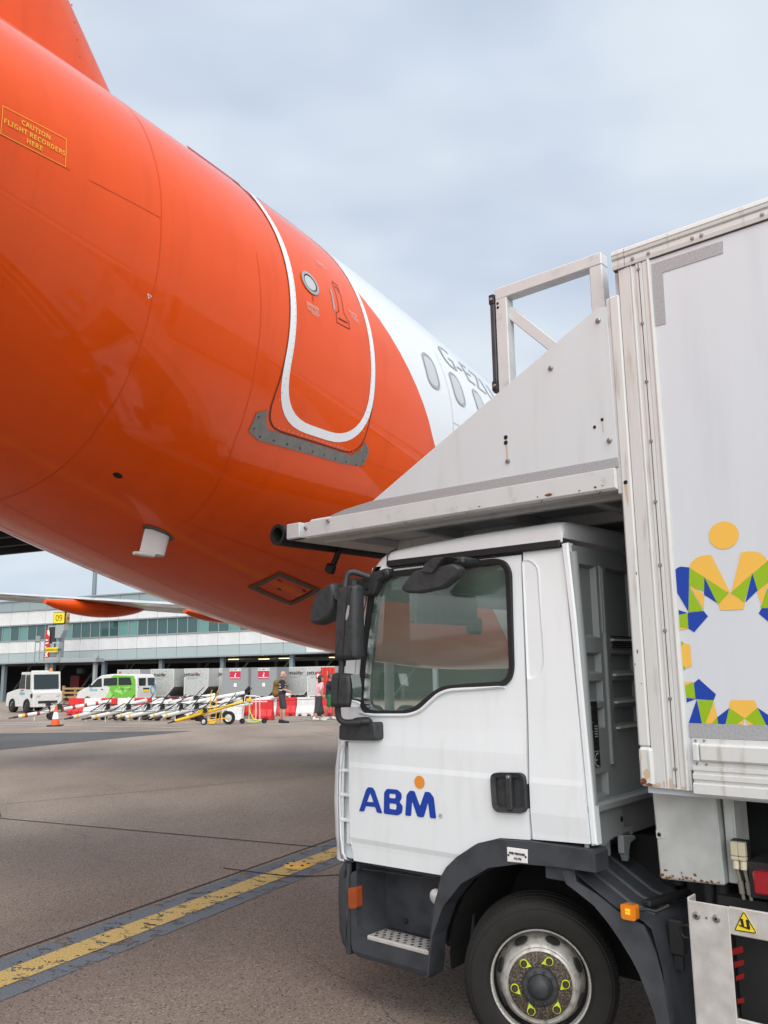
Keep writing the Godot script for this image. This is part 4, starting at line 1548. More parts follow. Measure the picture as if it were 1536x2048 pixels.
	beam(s, Vector3(1.945, 0.83, 0.12), Vector3(1.86, 0.83, 0.5), 0.05, 0.03, 0.008)
	tube(s, bend([Vector3(1.912, 0.835, -0.01), Vector3(1.88, 0.842, 0.0), Vector3(1.85, 0.83, 0.02), Vector3(1.80, 0.86, 0.06)], 0.02), 0.008, 6)
	put(mg, "strap", s, M.dark_steel)
	s = ST()
	bx(s, 2.25, 2.415, 0.905, 0.98, -0.012, 0.02, 0.004)
	put(mg, "bracket", s, M.plastic_grey)
	s = ST()
	prism(s, roundp(P("1.988,0.862 1.912,0.862 1.914,0.794 1.987,0.794"), 0.014, 3), -0.058, -0.02, 0.012)
	var am := put(mg, "side_marker_lamp", s, M.amber, "lit amber side marker lamp")
	s = ST()
	for q in [[1.958, 0.838], [1.946, 0.838], [1.958, 0.824], [1.946, 0.824]]: bx(s, q[0] - 0.0045, q[0] + 0.0045, q[1] - 0.005, q[1] + 0.005, -0.0605, -0.058)
	put(am, "glowing_element", s, M.amber_lit)
	# --- front wheel and its fellows
	wheel(root, Vector3(2.489, 0.394, 0.015), true)
	wheel(root, Vector3(2.489, 0.374, 2.24), false)
	for z in [0.02, 2.22]: wheel(root, Vector3(-1.25, 0.374, z), z > 1.0)
	# --- chassis
	s = ST()
	for z in [0.72, 1.46]: bx(s, -3.9, 3.7, 0.72, 0.98, z, z + 0.08, 0.01)
	bx(s, 1.9, 3.6, 0.5, 1.02, 0.82, 1.44)
	bx(s, -3.9, 1.84, 0.98, 1.30, 0.62, 1.66)
	tube(s, [Vector3(2.489, 0.374, 0.1), Vector3(2.489, 0.374, 2.14)], 0.06, 10)
	tube(s, [Vector3(-1.25, 0.374, 0.1), Vector3(-1.25, 0.374, 2.14)], 0.09, 10)
	put(root, "chassis", s, M.dark_steel)
	s = ST()
	for i in 4: tube(s, bend([Vector3(2.05, 1.45 - 0.1 * i, 0.62 + 0.07 * i), Vector3(1.95, 1.2, 0.6 + 0.05 * i), Vector3(1.92, 0.9, 0.55 + 0.06 * i), Vector3(1.9, 0.6, 0.7)], 0.15), 0.022, 8)
	tube(s, [Vector3(1.98, 1.75, 0.55), Vector3(1.93, 0.85, 0.50)], 0.04, 10)
	bx(s, 1.90, 2.02, 1.62, 2.1, 0.60, 1.3, 0.03)
	put(root, "chassis_hose", s, M.bar_black)
	make_mirrors(root)
	make_body(root)

func put_at(parent: Node3D, called: String, s: SurfaceTool, m: Material, at: Vector3) -> MeshInstance3D:
	var o := put(parent, called, s, m)
	o.position = at
	return o

# a flat letter with its counters cut out
func letter(s: SurfaceTool, p: PackedVector2Array, holes: Array) -> void:
	var ys := [-50.0]
	for h in holes:
		var c := 0.0
		for q in h: c += q.y
		ys.append(c / h.size())
	ys.append(50.0)
	ys.sort()
	for i in ys.size() - 1:
		for piece in Geometry2D.intersect_polygons(ccw(p.duplicate()), rect(-50, ys[i], 50, ys[i + 1])):
			var bits := [piece]
			for h in holes:
				var nxt := []
				for b in bits: nxt.append_array(Geometry2D.clip_polygons(b, ccw(h.duplicate())))
				bits = nxt
			for b in bits: face(s, b, 0.0)

func frame_open(s: SurfaceTool, outer: PackedVector2Array, inner: PackedVector2Array, z0: float, z1: float) -> void:
	smooth(s)
	for i in outer.size() - 1:
		var j := i + 1
		quad(s, Vector3(outer[i].x, outer[i].y, z0 + 0.012), Vector3(outer[j].x, outer[j].y, z0 + 0.012), Vector3(inner[j].x, inner[j].y, z0), Vector3(inner[i].x, inner[i].y, z0))
	flat(s)
	for i in outer.size() - 1:
		var j := i + 1
		quad(s, Vector3(outer[i].x, outer[i].y, z1), Vector3(outer[j].x, outer[j].y, z1), Vector3(outer[j].x, outer[j].y, z0 + 0.012), Vector3(outer[i].x, outer[i].y, z0 + 0.012))
		quad(s, Vector3(inner[i].x, inner[i].y, z0), Vector3(inner[j].x, inner[j].y, z0), Vector3(inner[j].x, inner[j].y, z1), Vector3(inner[i].x, inner[i].y, z1))

func wheel(root: Node3D, at: Vector3, near: bool) -> void:
	# turned about z; height of the profile runs outwards (-z)
	var X := Transform3D(Basis(Vector3.RIGHT, -PI / 2.0), Vector3.ZERO)
	if at.z > 1.0: X = Transform3D(Basis(Vector3.RIGHT, PI / 2.0), Vector3.ZERO)
	var s := ST()
	lathe(s, P("0.232,-0.02 0.240,0.004 0.255,0.016 0.300,0.024 0.336,0.018 0.340,0.013 0.346,0.012 0.360,-0.004 0.368,-0.016 0.373,-0.032 0.374,-0.055 0.364,-0.056 0.364,-0.064 0.374,-0.065 0.375,-0.11 0.365,-0.111 0.365,-0.12 0.375,-0.121 0.374,-0.165 0.364,-0.166 0.364,-0.174 0.374,-0.175 0.370,-0.22 0.34,-0.245 0.26,-0.25 0.22,-0.2"), X, 72, 25.0)
	var t := put(root, "tyre", s, M.tyre, "black front tyre" if near else "")
	t.position = at
	if near:
		t.rotation.y = 30.0 * DEG
		t.scale = Vector3.ONE * 1.05
	if not near: 
		s = ST()
		lathe(s, P("0.235,0 0.21,-0.08 0.12,-0.12 0,-0.12"), X, 32)
		put(t, "rim", s, M.rim_steel)
		return
	s = ST()
	# shoulder blocks cut into the tread edge
	for k in 84:
		var a := TAU * k / 84.0
		var B := Basis(Vector3.BACK, a)
		box(s, B * Vector3(0.3655, 0, 0.012), Vector3(0.010, 0.004, 0.020), 0.0, B)
	put(t, "tread_groove", s, M.black_gap).set_meta("kind", "stuff")
	s = ST()
	var g := ring(Vector2.ZERO, 0.326, -1.0, 64)
	tube(s, Array(ring3(0.334, -0.0185, 64)), 0.0018, 5, false)
	put(t, "sidewall_ring", s, M.tyre)
	s = ST()
	lathe(s, P("0.226,-0.03 0.231,0.0 0.238,0.006 0.242,0.0 0.240,-0.012"), X, 56, 30.0)
	put(t, "rim_lip", s, M.rim_edge, "scuffed pale rim edge")
	s = ST()
	lathe(s, P("0.228,-0.02 0.222,-0.055 0.212,-0.075"), X, 56, 60.0)
	put(t, "rim_barrel", s, M.dark_steel)
	# disc: rises to the ring, ten... hand holes cut as dark ovals
	s = ST()
	lathe(s, P("0.216,-0.070 0.205,-0.052 0.196,-0.018 0.186,0.016 0.176,0.034 0.168,0.038 0.164,0.033 0.158,0.034 0.150,0.040"), X, 64, 50.0)
	put(t, "wheel_disc", s, M.rim_steel, "grey steel wheel disc")
	s = ST()
	lathe(s, P("0.151,0.0395 0.146,0.046 0.085,0.050 0.080,0.044"), X, 56, 50.0)
	put(t, "wheel_flange", s, M.rim_dirty, "rusty, flaking wheel flange")
	for k in 8:
		var a := (20.0 + 45.0 * k) * DEG
		s = ST()
		var c := Vector3(cos(a) * 0.197, sin(a) * 0.197, 0.006)
		var out := Vector3(cos(a), sin(a), 0)
		var nrm := (out * 0.94 - Vector3(0, 0, 0.34)).normalized()
		var tg := Vector3(-sin(a), cos(a), 0)
		var B := Basis(tg, nrm, tg.cross(nrm))
		lathe(s, P("0,0.006 0.025,0.006 0.027,0.001"), Transform3D(B * Basis.from_scale(Vector3(1.35, 1, 1)), c + out * 0.002), 18)
		put(t, "hand_hole", s, M.black_gap)
	for k in 6:
		var a := (53.0 + 60.0 * k) * DEG
		var c := Vector3(cos(a) * 0.121, sin(a) * 0.121, -0.048)
		s = ST()
		lathe(s, P("0,0.026 0.011,0.025 0.0145,0.018 0.0155,0.0"), Transform3D(Basis(Vector3.RIGHT, -PI / 2.0), c), 6, 10.0)
		var nu := put(t, "wheel_nut", s, M.nut_rust)
		# pointed plastic ring round the nut
		s = ST()
		var d := (a + (PI - 0.9 if k % 2 else 0.9 + PI))
		d = a + PI * 0.80 if k % 2 == 0 else a - PI * 0.72
		var o := PackedVector2Array()
		var n := PackedVector2Array()
		for j in 25:
			var b := d + 0.95 + (TAU - 1.9) * j / 24.0
			o.append(Vector2(cos(b), sin(b)) * 0.0195)
			n.append(Vector2(cos(b), sin(b)) * 0.0160)
		o.append(Vector2(cos(d), sin(d)) * 0.037)
		n.append(Vector2(cos(d), sin(d)) * 0.0165)
		frame(s, o, n, -0.004, 0.004, Transform3D(Basis(), c + Vector3(0, 0, -0.004)))
		put(nu, "nut_pointer", s, M.lime)
	s = ST()
	lathe(s, P("0.086,0.040 0.086,0.062 0.080,0.070 0.062,0.074 0.058,0.070 0.050,0.080 0.040,0.096 0.034,0.100 0.0,0.102"), X, 40, 35.0)
	var hb := put(t, "hub", s, M.mirror_black, "black hub")
	for k in 10:
		var a := TAU * k / 10.0
		s = ST()
		lathe(s, P("0,0.008 0.007,0.008 0.008,0"), Transform3D(Basis(Vector3.RIGHT, -PI / 2.0), Vector3(cos(a) * 0.068, sin(a) * 0.068, -0.072)), 6, 10.0)
		put(hb, "hub_bolt", s, M.mirror_black)

func ring3(r: float, z: float, n: int) -> Array:
	var out := []
	for k in n + 1:
		out.append(Vector3(cos(TAU * k / n) * r, sin(TAU * k / n) * r, z))
	return out

func pad(s: SurfaceTool, outline: PackedVector2Array, z0: float, z1: float, bev: float) -> void:
	# a cushion-shaped housing: the outline shrunk in three steps towards each face
	var p := ccw(outline.duplicate())
	var rings := []
	for q in [[0.9, 0.0], [0.5, 0.04], [0.2, 0.16], [0.0, 0.4], [0.0, 0.62], [0.2, 0.86], [0.5, 1.0]]:
		var r := []
		for v in inset(p, bev * q[0]): r.append(Vector3(v.x, v.y, lerpf(z0, z1, q[1])))
		rings.append(r)
	loft(s, rings, true, true, true)

func make_mirrors(root: Node3D) -> void:
	# bracket on the pillar, bent tube, two stacked housings, a front mirror and a kerb mirror
	var s := ST()
	prism(s, roundp(P("3.655,2.520 3.60,2.556 3.43,2.580 3.412,2.560 3.416,2.530 3.50,2.500 3.545,2.425 3.60,2.412 3.655,2.44"), 0.015, 3), -0.045, 0.02, 0.012)
	bx(s, 3.62, 3.70, 2.44, 2.53, -0.13, 0.0, 0.02)
	var br := put(root, "mirror_bracket", s, M.mirror_black)
	screw(br, "bolt_hole", Vector3(3.448, 2.547, -0.046), 0.010, 0.003, M.black_gap)
	screw(br, "bolt_hole", Vector3(3.588, 2.459, -0.046), 0.011, 0.003, M.black_gap)
	s = ST()
	tube(s, bend([Vector3(3.53, 2.530, -0.08), Vector3(3.64, 2.575, -0.17), Vector3(3.645, 2.40, -0.20), Vector3(3.665, 1.96, -0.20), Vector3(3.70, 1.80, -0.20), Vector3(3.715, 1.645, -0.18), Vector3(3.55, 1.655, -0.08)], 0.06), 0.019, 10)
	put(br, "mirror_arm", s, M.mirror_black)
	s = ST()
	pad(s, roundp(P("3.664,2.468 3.504,2.474 3.504,2.022 3.700,2.016"), 0.03, 4), -0.250, -0.150, 0.035)
	var mm := put(root, "main_mirror", s, M.mirror_black, "tall black main mirror housing")
	s = ST()
	tube(s, [Vector3(3.560, 2.455, -0.248), Vector3(3.585, 2.25, -0.252), Vector3(3.606, 2.035, -0.248)], 0.003, 6)
	put(mm, "housing_joint", s, M.black_gap)
	s = ST()
	face(s, roundp(P("3.560,2.35 3.545,2.345 3.552,2.29 3.575,2.25 3.582,2.28"), 0.012, 2), -0.2515)
	put(mm, "scuff_mark", s, M.letter_grey)
	s = ST()
	pad(s, roundp(P("3.722,1.948 3.566,1.938 3.552,1.86 3.566,1.742 3.735,1.738"), 0.03, 4), -0.245, -0.155, 0.028)
	var lm := put(root, "wide_angle_mirror", s, M.mirror_black, "small black lower mirror housing")
	s = ST()
	var cg := []
	for i in 7:
		var t := i / 6.0
		cg.append([Vector3(3.553 - 0.016 * sin(t * PI), lerpf(1.745, 1.933, t), -0.24), Vector3(3.553 - 0.016 * sin(t * PI), lerpf(1.745, 1.933, t), -0.16)])
	loft(s, cg, false, false, true)
	put(lm, "mirror_glass", s, M.mirror_glass)
	s = ST()
	tube(s, [Vector3(3.642, 1.935, -0.243), Vector3(3.652, 1.85, -0.247), Vector3(3.655, 1.75, -0.243)], 0.003, 6)
	put(lm, "housing_joint", s, M.black_gap)
	# front mirror out ahead
	s = ST()
	pad(s, roundp(P("3.78,2.515 3.755,2.46 3.768,2.34 3.82,2.27 3.91,2.245 3.985,2.255 3.990,2.335 3.945,2.445 3.89,2.482"), 0.025, 3), -0.17, -0.05, 0.03)
	tube(s, [Vector3(3.80, 2.42, -0.11), Vector3(3.72, 2.42, -0.17)], 0.028, 10)
	put(root, "front_mirror", s, M.mirror_black, "small black front mirror on a stub arm")
	# kerb mirror above the window
	s = ST()
	pad(s, roundp(P("3.156,2.425 3.128,2.395 3.02,2.383 2.845,2.400 2.750,2.455 2.722,2.505 2.775,2.533 2.974,2.524 3.055,2.512"), 0.02, 3), -0.245, -0.175, 0.016)
	var km := put(root, "kerb_mirror", s, M.mirror_black, "black kerb mirror above the side window")
	s = ST()
	pad(s, roundp(P("2.985,2.500 2.90,2.482 2.84,2.545 2.79,2.572 2.90,2.575 2.96,2.545"), 0.015, 3), -0.262, -0.02, 0.006)
	bx(s, 2.76, 2.93, 2.535, 2.578, -0.16, 0.02, 0.012)
	put(km, "mirror_mount", s, M.mirror_black)
	# foot of the lower arm
	s = ST()
	pad(s, roundp(P("3.812,1.530 3.808,1.632 3.505,1.650 3.495,1.548 3.53,1.538"), 0.02, 3), -0.085, 0.03, 0.012)
	var mf := put(root, "mirror_foot", s, M.mirror_black, "black moulded mirror foot")
	s = ST()
	pad(s, roundp(P("3.655,1.675 3.592,1.680 3.556,1.645 3.66,1.640"), 0.015, 3), -0.12, -0.03, 0.006)
	put(mf, "arm_clamp", s, M.mirror_black)

func make_body(root: Node3D) -> void:
	var Z := -0.12
	# --- box: side skin, front post, rails
	var s := ST()
	bx(s, -4.2, 1.60, 1.50, 3.99, Z, Z + 0.05)
	var sidep := put(root, "box_side", s, M.box_white, "large white box side")
	s = ST()
	# inner shell: front wall, roof, floor, far side, rear
	bx(s, -4.2, 1.80, 4.0, 4.06, -0.06, 2.36)
	bx(s, -4.2, 1.80, 1.38, 1.46, -0.08, 2.36)
	bx(s, -4.2, 1.80, 1.46, 4.0, 2.32, 2.36)
	bx(s, -4.2, -4.15, 1.46, 4.0, -0.06, 2.32)
	bx(s, 1.72, 1.80, 2.98, 4.0, -0.06, 2.32)
	put(root, "box_shell", s, M.box_white)
	s = ST()
	bx(s, 1.66, 1.72, 1.46, 2.98, -0.06, 2.32)
	put(root, "box_front", s, M.dark_steel)
	# post: grooved extrusion
	s = ST()
	var prof := P("1.752,-0.09 1.752,-0.122 1.694,-0.126 1.691,-0.121 1.687,-0.126 1.681,-0.128 1.676,-0.121 1.660,-0.121 1.656,-0.127 1.628,-0.127 1.625,-0.122 1.620,-0.127 1.600,-0.127 1.596,-0.133 1.590,-0.135 1.584,-0.133 1.580,-0.121 1.572,-0.121 1.572,-0.09")
	extrude_y(s, prof, 1.412, 3.965)
	var post := put(root, "corner_post", s, M.trim_white, "white grooved corner post with bolts")
	s = ST()
	bx(s, 1.755, 1.815, 1.590, 3.835, -0.126, 0.03, 0.010)
	put(post, "front_flange", s, M.trim_white)
	s = ST()
	bx(s, 1.750, 1.756, 1.50, 3.96, -0.118, -0.08)
	put(post, "sealant_joint", s, M.grime)
	s = ST()
	bx(s, 1.745, 1.812, 1.415, 1.590, -0.138, 0.03, 0.012)
	put(post, "foot_cap", s, M.trim_white, "rust stained foot of the corner post")
	for y in [3.93, 3.64, 3.337, 3.035, 2.735, 2.43, 2.123, 1.813, 1.501]:
		screw(post, "bolt", Vector3(1.642, y, -0.127), 0.010, 0.008, M.bolt)
	s = ST()
	bx(s, 1.640, 1.6435, 1.42, 3.96, -0.1285, -0.12)
	put(post, "groove_line", s, M.grime)
	# top rail
	s = ST()
	var tp := P("3.966,-0.09 3.966,-0.132 3.985,-0.136 4.006,-0.136 4.010,-0.130 4.016,-0.130 4.020,-0.140 4.030,-0.142 4.034,-0.134 4.040,-0.134 4.044,-0.140 4.062,-0.136 4.074,-0.120 4.080,-0.09")
	extrude_x(s, tp, -4.2, 1.708)
	var rail := put(root, "top_rail", s, M.trim_white, "grooved top rail of the box")
	s = ST()
	extrude_x(s, tp, 1.711, 1.778)
	put(rail, "corner_cap", s, M.trim_white)
	s = ST()
	bx(s, -4.2, 1.776, 3.961, 3.967, -0.125, -0.1)
	put(rail, "sealant_joint", s, M.grime)
	for x in [1.665, 1.58, 1.358, 1.313, 1.033, 0.70, 0.40]:
		screw(rail, "bolt", Vector3(x, 3.991, -0.137), 0.010, 0.007, M.bolt)
	# grey reflective corner tape and sill tape
	s = ST()
	prism(s, P("1.576,3.935 1.222,3.935 1.226,3.873 1.521,3.873 1.526,3.608 1.582,3.608"), Z - 0.003, Z + 0.01)
	put(sidep, "corner_tape", s, M.grey_tape, "grey reflective tape in the box corner")
	s = ST()
	bx(s, -4.2, 1.566, 1.642, 1.703, Z - 0.004, Z + 0.01)
	put(sidep, "sill_tape", s, M.grey_tape, "grey reflective tape along the box sill")
	# lower rails
	s = ST()
	bx(s, -4.2, 1.519, 1.543, 1.618, Z - 0.028, Z + 0.02, 0.008)
	bx(s, 1.522, 1.553, 1.541, 1.620, Z - 0.027, Z + 0.02, 0.006)
	var lr := put(root, "side_rail", s, M.trim_white, "white box section side rail")
	s = ST()
	extrude_x(s, P("1.395,-0.06 1.395,-0.138 1.405,-0.150 1.445,-0.150 1.452,-0.136 1.462,-0.136 1.466,-0.146 1.486,-0.146 1.490,-0.134 1.500,-0.134 1.504,-0.141 1.520,-0.141 1.524,-0.128 1.640,-0.126 1.640,-0.09"), -4.2, 1.556)
	put(lr, "rail_profile", s, M.trim_white)
	for q in [[1.538, 1.630], [1.500, 1.631], [1.540, 1.530], [1.498, 1.529], [1.53, 1.512]]:
		screw(lr, "rivet", Vector3(q[0], q[1], -0.128), 0.006, 0.004, M.bolt)
	# --- mosaic of people around a ring, cut as flat film
	var film := {
		"logo_yellow": ["1.402,2.453 1.425,2.455 1.446,2.453 1.470,2.447 1.487,2.436 1.499,2.420 1.505,2.405 1.346,2.283 1.331,2.277", "1.268,2.452 1.235,2.454 1.204,2.449 1.185,2.440 1.171,2.424 1.159,2.402 1.230,2.354 1.325,2.281", "1.512,2.324 1.449,2.279 1.456,2.208", "1.334,2.277 1.273,2.231 1.281,2.201 1.379,2.203 1.387,2.231",
			"1.214,2.276 1.167,2.310 1.202,2.211", "1.572,2.136 1.536,2.126 1.572,2.123", "1.561,2.062 1.532,2.054 1.532,1.958 1.559,1.950 1.572,1.965 1.572,2.048", "1.569,1.888 1.530,1.887 1.569,1.871", "1.445,1.798 1.435,1.733 1.462,1.706 1.489,1.706", "1.371,1.808 1.270,1.809 1.260,1.778 1.317,1.732 1.378,1.776", "1.320,1.729 1.325,1.706 1.352,1.706", "1.312,1.728 1.282,1.706 1.305,1.706"],
		"logo_blue": ["1.572,2.402 1.560,2.410 1.545,2.413 1.507,2.406 1.527,2.205 1.572,2.294", "1.441,2.354 1.394,2.237 1.448,2.277", "1.229,2.354 1.214,2.280 1.269,2.232", "1.203,2.201 1.153,2.198 1.153,2.130 1.183,2.146 1.217,2.180", "1.530,2.199 1.457,2.202 1.440,2.179 1.508,2.111 1.532,2.128", "1.572,2.214 1.533,2.199 1.572,2.193", "1.504,1.900 1.433,1.833 1.445,1.809 1.525,1.812 1.527,1.882", "1.567,1.815 1.526,1.812 1.567,1.797", "1.521,1.809 1.507,1.706 1.565,1.706", "1.435,1.733 1.381,1.773 1.402,1.706 1.432,1.706", "1.258,1.777 1.18,1.722 1.18,1.706 1.229,1.707"],
		"logo_green": ["1.507,2.402 1.441,2.356 1.446,2.291 1.515,2.324", "1.515,2.321 1.460,2.205 1.526,2.202", "1.438,2.353 1.340,2.277 1.387,2.231 1.394,2.238", "1.328,2.277 1.230,2.351 1.275,2.232", "1.159,2.402 1.227,2.354 1.213,2.278 1.150,2.322 1.13,2.40", "1.171,2.272 1.203,2.203 1.150,2.201 1.150,2.24", "1.572,2.192 1.533,2.195 1.534,2.128 1.572,2.136", "1.572,2.073 1.561,2.062 1.572,2.049", "1.571,1.962 1.559,1.950 1.571,1.940", "1.569,1.868 1.527,1.885 1.526,1.815 1.567,1.818", "1.516,1.806 1.445,1.807 1.490,1.706 1.506,1.706", "1.435,1.733 1.432,1.706 1.462,1.706", "1.378,1.775 1.320,1.731 1.351,1.707 1.401,1.706", "1.260,1.777 1.230,1.707 1.279,1.706 1.315,1.731"],
	}
	for key in film:
		for t in film[key]:
			# leave a hair of white between neighbours, as the print does
			s = ST()
			face(s, ccw(inset(ccw(P(t)), -0.0008)), Z - 0.002)
			put(sidep, "mosaic_piece", s, M[key])
			# the ring goes on past the edge of the picture, mirrored about its middle
			var far := PackedVector2Array()
			var mid := 0.0
			for p in P(t):
				far.append(Vector2(2.669 - p.x, p.y))
				mid += p.x
			if mid / far.size() > 1.50:
				s = ST()
				face(s, ccw(inset(ccw(far), -0.0008)), Z - 0.0011)
				put(sidep, "mosaic_piece", s, M[key])
	s = ST()
	face(s, ring(Vector2(1.338, 2.538), 0.067, 0.063, 40), Z - 0.002)
	put(sidep, "mosaic_head", s, M.logo_yellow)
	# --- platform over the cab
	s = ST()
	prism(s, P("1.822,2.938 1.832,3.79 1.897,3.792 3.467,2.996 3.700,2.972 3.828,2.950 3.828,2.938"), Z, Z + 0.022, 0.002)
	var ramp := put(root, "platform_side", s, M.ramp_white, "white sloping side plate of the front platform")
	s = ST()
	prism(s, P("1.820,2.938 1.822,2.986 3.47,2.996 3.70,2.974 3.825,2.950 3.825,2.938"), Z - 0.003, Z + 0.004)
	put(ramp, "platform_tape", s, M.grey_tape)
	for q in [[1.880, 3.726], [2.170, 3.540], [2.464, 3.079], [1.860, 3.080]]:
		s = ST()
		lathe(s, P("0,0.016 0.007,0.016 0.008,0.008 0.014,0.006 0.015,0"), Transform3D(Basis(Vector3.RIGHT, -PI / 2.0), Vector3(q[0], q[1], Z)), 12, 30.0)
		put(ramp, "bolt", s, M.bolt)
	for q in [[2.472, 3.214], [2.473, 3.184], [1.893, 3.196], [1.937, 3.165]]:
		decal(ramp, "hole", ring(Vector2(q[0], q[1]), 0.013 if q[0] > 2.0 else 0.009, -1.0, 10), Z - 0.002, M.black_gap)
	decal(ramp, "rust_run", P("2.478,3.19 2.466,3.19 2.462,3.10 2.472,3.10"), Z - 0.0015, M.rust_pale)
	decal(ramp, "rust_run", P("1.896,3.19 1.891,3.19 1.889,3.13 1.893,3.13"), Z - 0.0015, M.rust_pale)
	s = ST()
	bx(s, 1.772, 1.836, 2.80, 3.832, -0.118, 0.02, 0.006)
	put(root, "hinge_post", s, M.frame_white, "white post between platform and box")
	s = ST()
	prism(s, P("1.834,2.825 1.834,2.945 4.017,2.948 4.085,2.914 4.085,2.835 4.07,2.825"), -0.126, -0.02, 0.012)
	var bm := put(root, "platform_beam", s, M.frame_white, "white platform beam with chipped paint")
	for q in [[3.846, 2.915], [4.056, 2.893]]:
		screw(bm, "bolt", Vector3(q[0], q[1], -0.127), 0.014, 0.016, M.bolt)
	for q in [[2.271, 2.822], [1.935, 2.822], [2.75, 2.822], [3.2, 2.822]]:
		screw(bm, "bolt", Vector3(q[0], q[1] + 0.006, -0.122), 0.011, 0.012, M.bolt)
	for q in [[2.219, 2.852, 0.026, 0.009], [2.285, 2.85, 0.006, 0.004], [1.95, 2.852, 0.010, 0.006], [1.91, 2.855, 0.005, 0.004], [2.04, 2.848, 0.007, 0.004], [2.66, 2.85, 0.010, 0.004]]:
		decal(bm, "paint_chip", tr2(blot(q[2], q[3], int(q[0] * 100)), Vector2(q[0], q[1])), -0.128, M.rust)
	s = ST()
	bx(s, 1.80, 4.15, 2.895, 2.925, -0.02, 2.36)
	put(root, "platform_floor", s, M.ramp_white)
	for z in [0.08, 0.75, 1.45, 2.3]:
		s = ST()
		bx(s, 1.80, 4.10, 2.82, 2.895, z, z + 0.06, 0.006)
		put(root, "floor_joist", s, M.frame_white)
	for x in [2.1, 2.75, 3.4, 4.0]:
		s = ST()
		bx(s, x, x + 0.06, 2.835, 2.895, 0.16, 2.28, 0.004)
		put(root, "floor_joist", s, M.frame_white)
	s = ST()
	bx(s, 4.145, 4.275, 2.842, 2.948, -0.105, -0.03, 0.006)
	bx(s, 4.10, 4.28, 2.842, 2.870, -0.08, 2.40, 0.004)
	bx(s, 4.10, 4.28, 2.925, 2.948, -0.06, 2.40, 0.004)
	put(root, "platform_nose", s, M.frame_white)
	s = ST()
	lathe(s, P("0.052,-0.30 0.052,0.0 0.075,0.0 0.075,-2.45 0.05,-2.45"), Transform3D(Basis(Vector3.RIGHT, -PI / 2.0), Vector3(4.40, 2.894, -0.075)) , 28, 30.0)
	lathe(s, P("0.0,-0.30 0.052,-0.30"), Transform3D(Basis(Vector3.RIGHT, -PI / 2.0), Vector3(4.40, 2.894, -0.075)) , 28, 30.0)
	put(root, "rubber_buffer", s, M.rubber, "black rubber buffer tube along the platform nose")
	s = ST()
	tube(s, [Vector3(4.36, 2.83, 0.50), Vector3(4.40, 2.73, 0.48)], 0.022, 8)
	box(s, Vector3(4.42, 2.70, 0.47), Vector3(0.075, 0.07, 0.06), 0.012, Basis(Vector3.BACK, 0.5))
	put(root, "proximity_sensor", s, M.bar_black, "small black sensor hanging under the platform")
	# far side plate
	s = ST()
	prism(s, P("1.822,2.938 1.832,3.79 1.897,3.792 3.467,2.996 3.828,2.950"), 2.36, 2.338)
	bx(s, 1.834, 4.08, 2.825, 2.945, 2.27, 2.37, 0.01)
	put(root, "platform_side", s, M.ramp_white)
	# guard rail
	s = ST()
	bx(s, 2.487, 2.566, 3.50, 4.085, -0.03, 0.045, 0.006)
	bx(s, 1.884, 2.566, 4.078, 4.150, -0.0305, 0.0455, 0.006)
	bx(s, 1.884, 1.960, 3.80, 4.08, -0.03, 0.045, 0.006)
	var gr := put(root, "guard_rail", s, M.frame_white, "white box section guard rail on the platform")
	s = ST()
	beam(s, Vector3(2.50, 4.005, 0.02), Vector3(2.20, 3.69, 0.02), 0.045, 0.062, 0.004)
	put(gr, "diagonal_brace", s, M.frame_white)
	s = ST()
	bx(s, 2.570, 2.600, 3.52, 4.112, -0.035, 0.05, 0.005)
	var rb := put(gr, "rubber_edge", s, M.plastic_grey)
	for y in [4.09, 3.56]:
		s = ST()
		bx(s, 2.568, 2.604, y - 0.03, y + 0.03, -0.04, 0.055, 0.004)
		put(rb, "strip_clamp", s, M.bar_black)
		screw(rb, "bolt", Vector3(2.586, y, -0.041), 0.011, 0.006, M.bolt)
	for y in [4.055, 4.03]: screw(gr, "hole", Vector3(2.547, y, -0.031), 0.009, 0.002, M.black_gap)
	# --- rust and stains on the post
	for q in [[1.79, 1.44, 0.016, 0.018, "rust"], [1.765, 1.425, 0.02, 0.008, "rust"], [1.80, 1.43, 0.010, 0.006, "rust"], [1.775, 1.47, 0.020, 0.03, "rust_pale"], [1.80, 1.55, 0.006, 0.03, "rust_pale"]]:
		decal(post, "rust_stain", tr2(blot(q[2], q[3], int(q[1] * 1000)), Vector2(q[0], q[1])), -0.1395, M[q[4]])
	for q in [[1.70, 1.43, 0.005, 0.018], [1.668, 1.435, 0.006, 0.03], [1.65, 1.425, 0.008, 0.012], [1.61, 1.42, 0.012, 0.008], [1.728, 1.425, 0.018, 0.010]]:
		decal(post, "rust_stain", tr2(blot(q[2], q[3], int(q[0] * 1000)), Vector2(q[0], q[1])), -0.1275, M.rust_pale)
	decal(post, "hole", ring(Vector2(1.787, 2.852), 0.011, -1.0, 10), -0.1275, M.black_gap)
	decal(post, "rust_stain", P("1.796,2.84 1.781,2.84 1.778,2.77 1.783,2.73 1.790,2.78"), -0.1272, M.rust_pale)
	for q in [[1.785, 2.03, 0.004, 0.012], [1.80, 1.97, 0.003, 0.006], [1.775, 1.88, 0.003, 0.003], [1.763, 2.4, 0.003, 0.01]]:
		decal(post, "paint_chip", tr2(blot(q[2], q[3], int(q[1] * 100)), Vector2(q[0], q[1])), -0.128, M.grime)
	# --- gear under the box
	s = ST()
	prism(s, roundp(P("1.863,1.378 1.556,1.378 1.545,0.975 1.851,0.962"), 0.012, 3), 0.095, 0.36, 0.008)
	var cab := put(root, "tool_cabinet", s, M.cabinet_grey, "pale grey steel cabinet with a rusty bottom edge")
	s = ST()
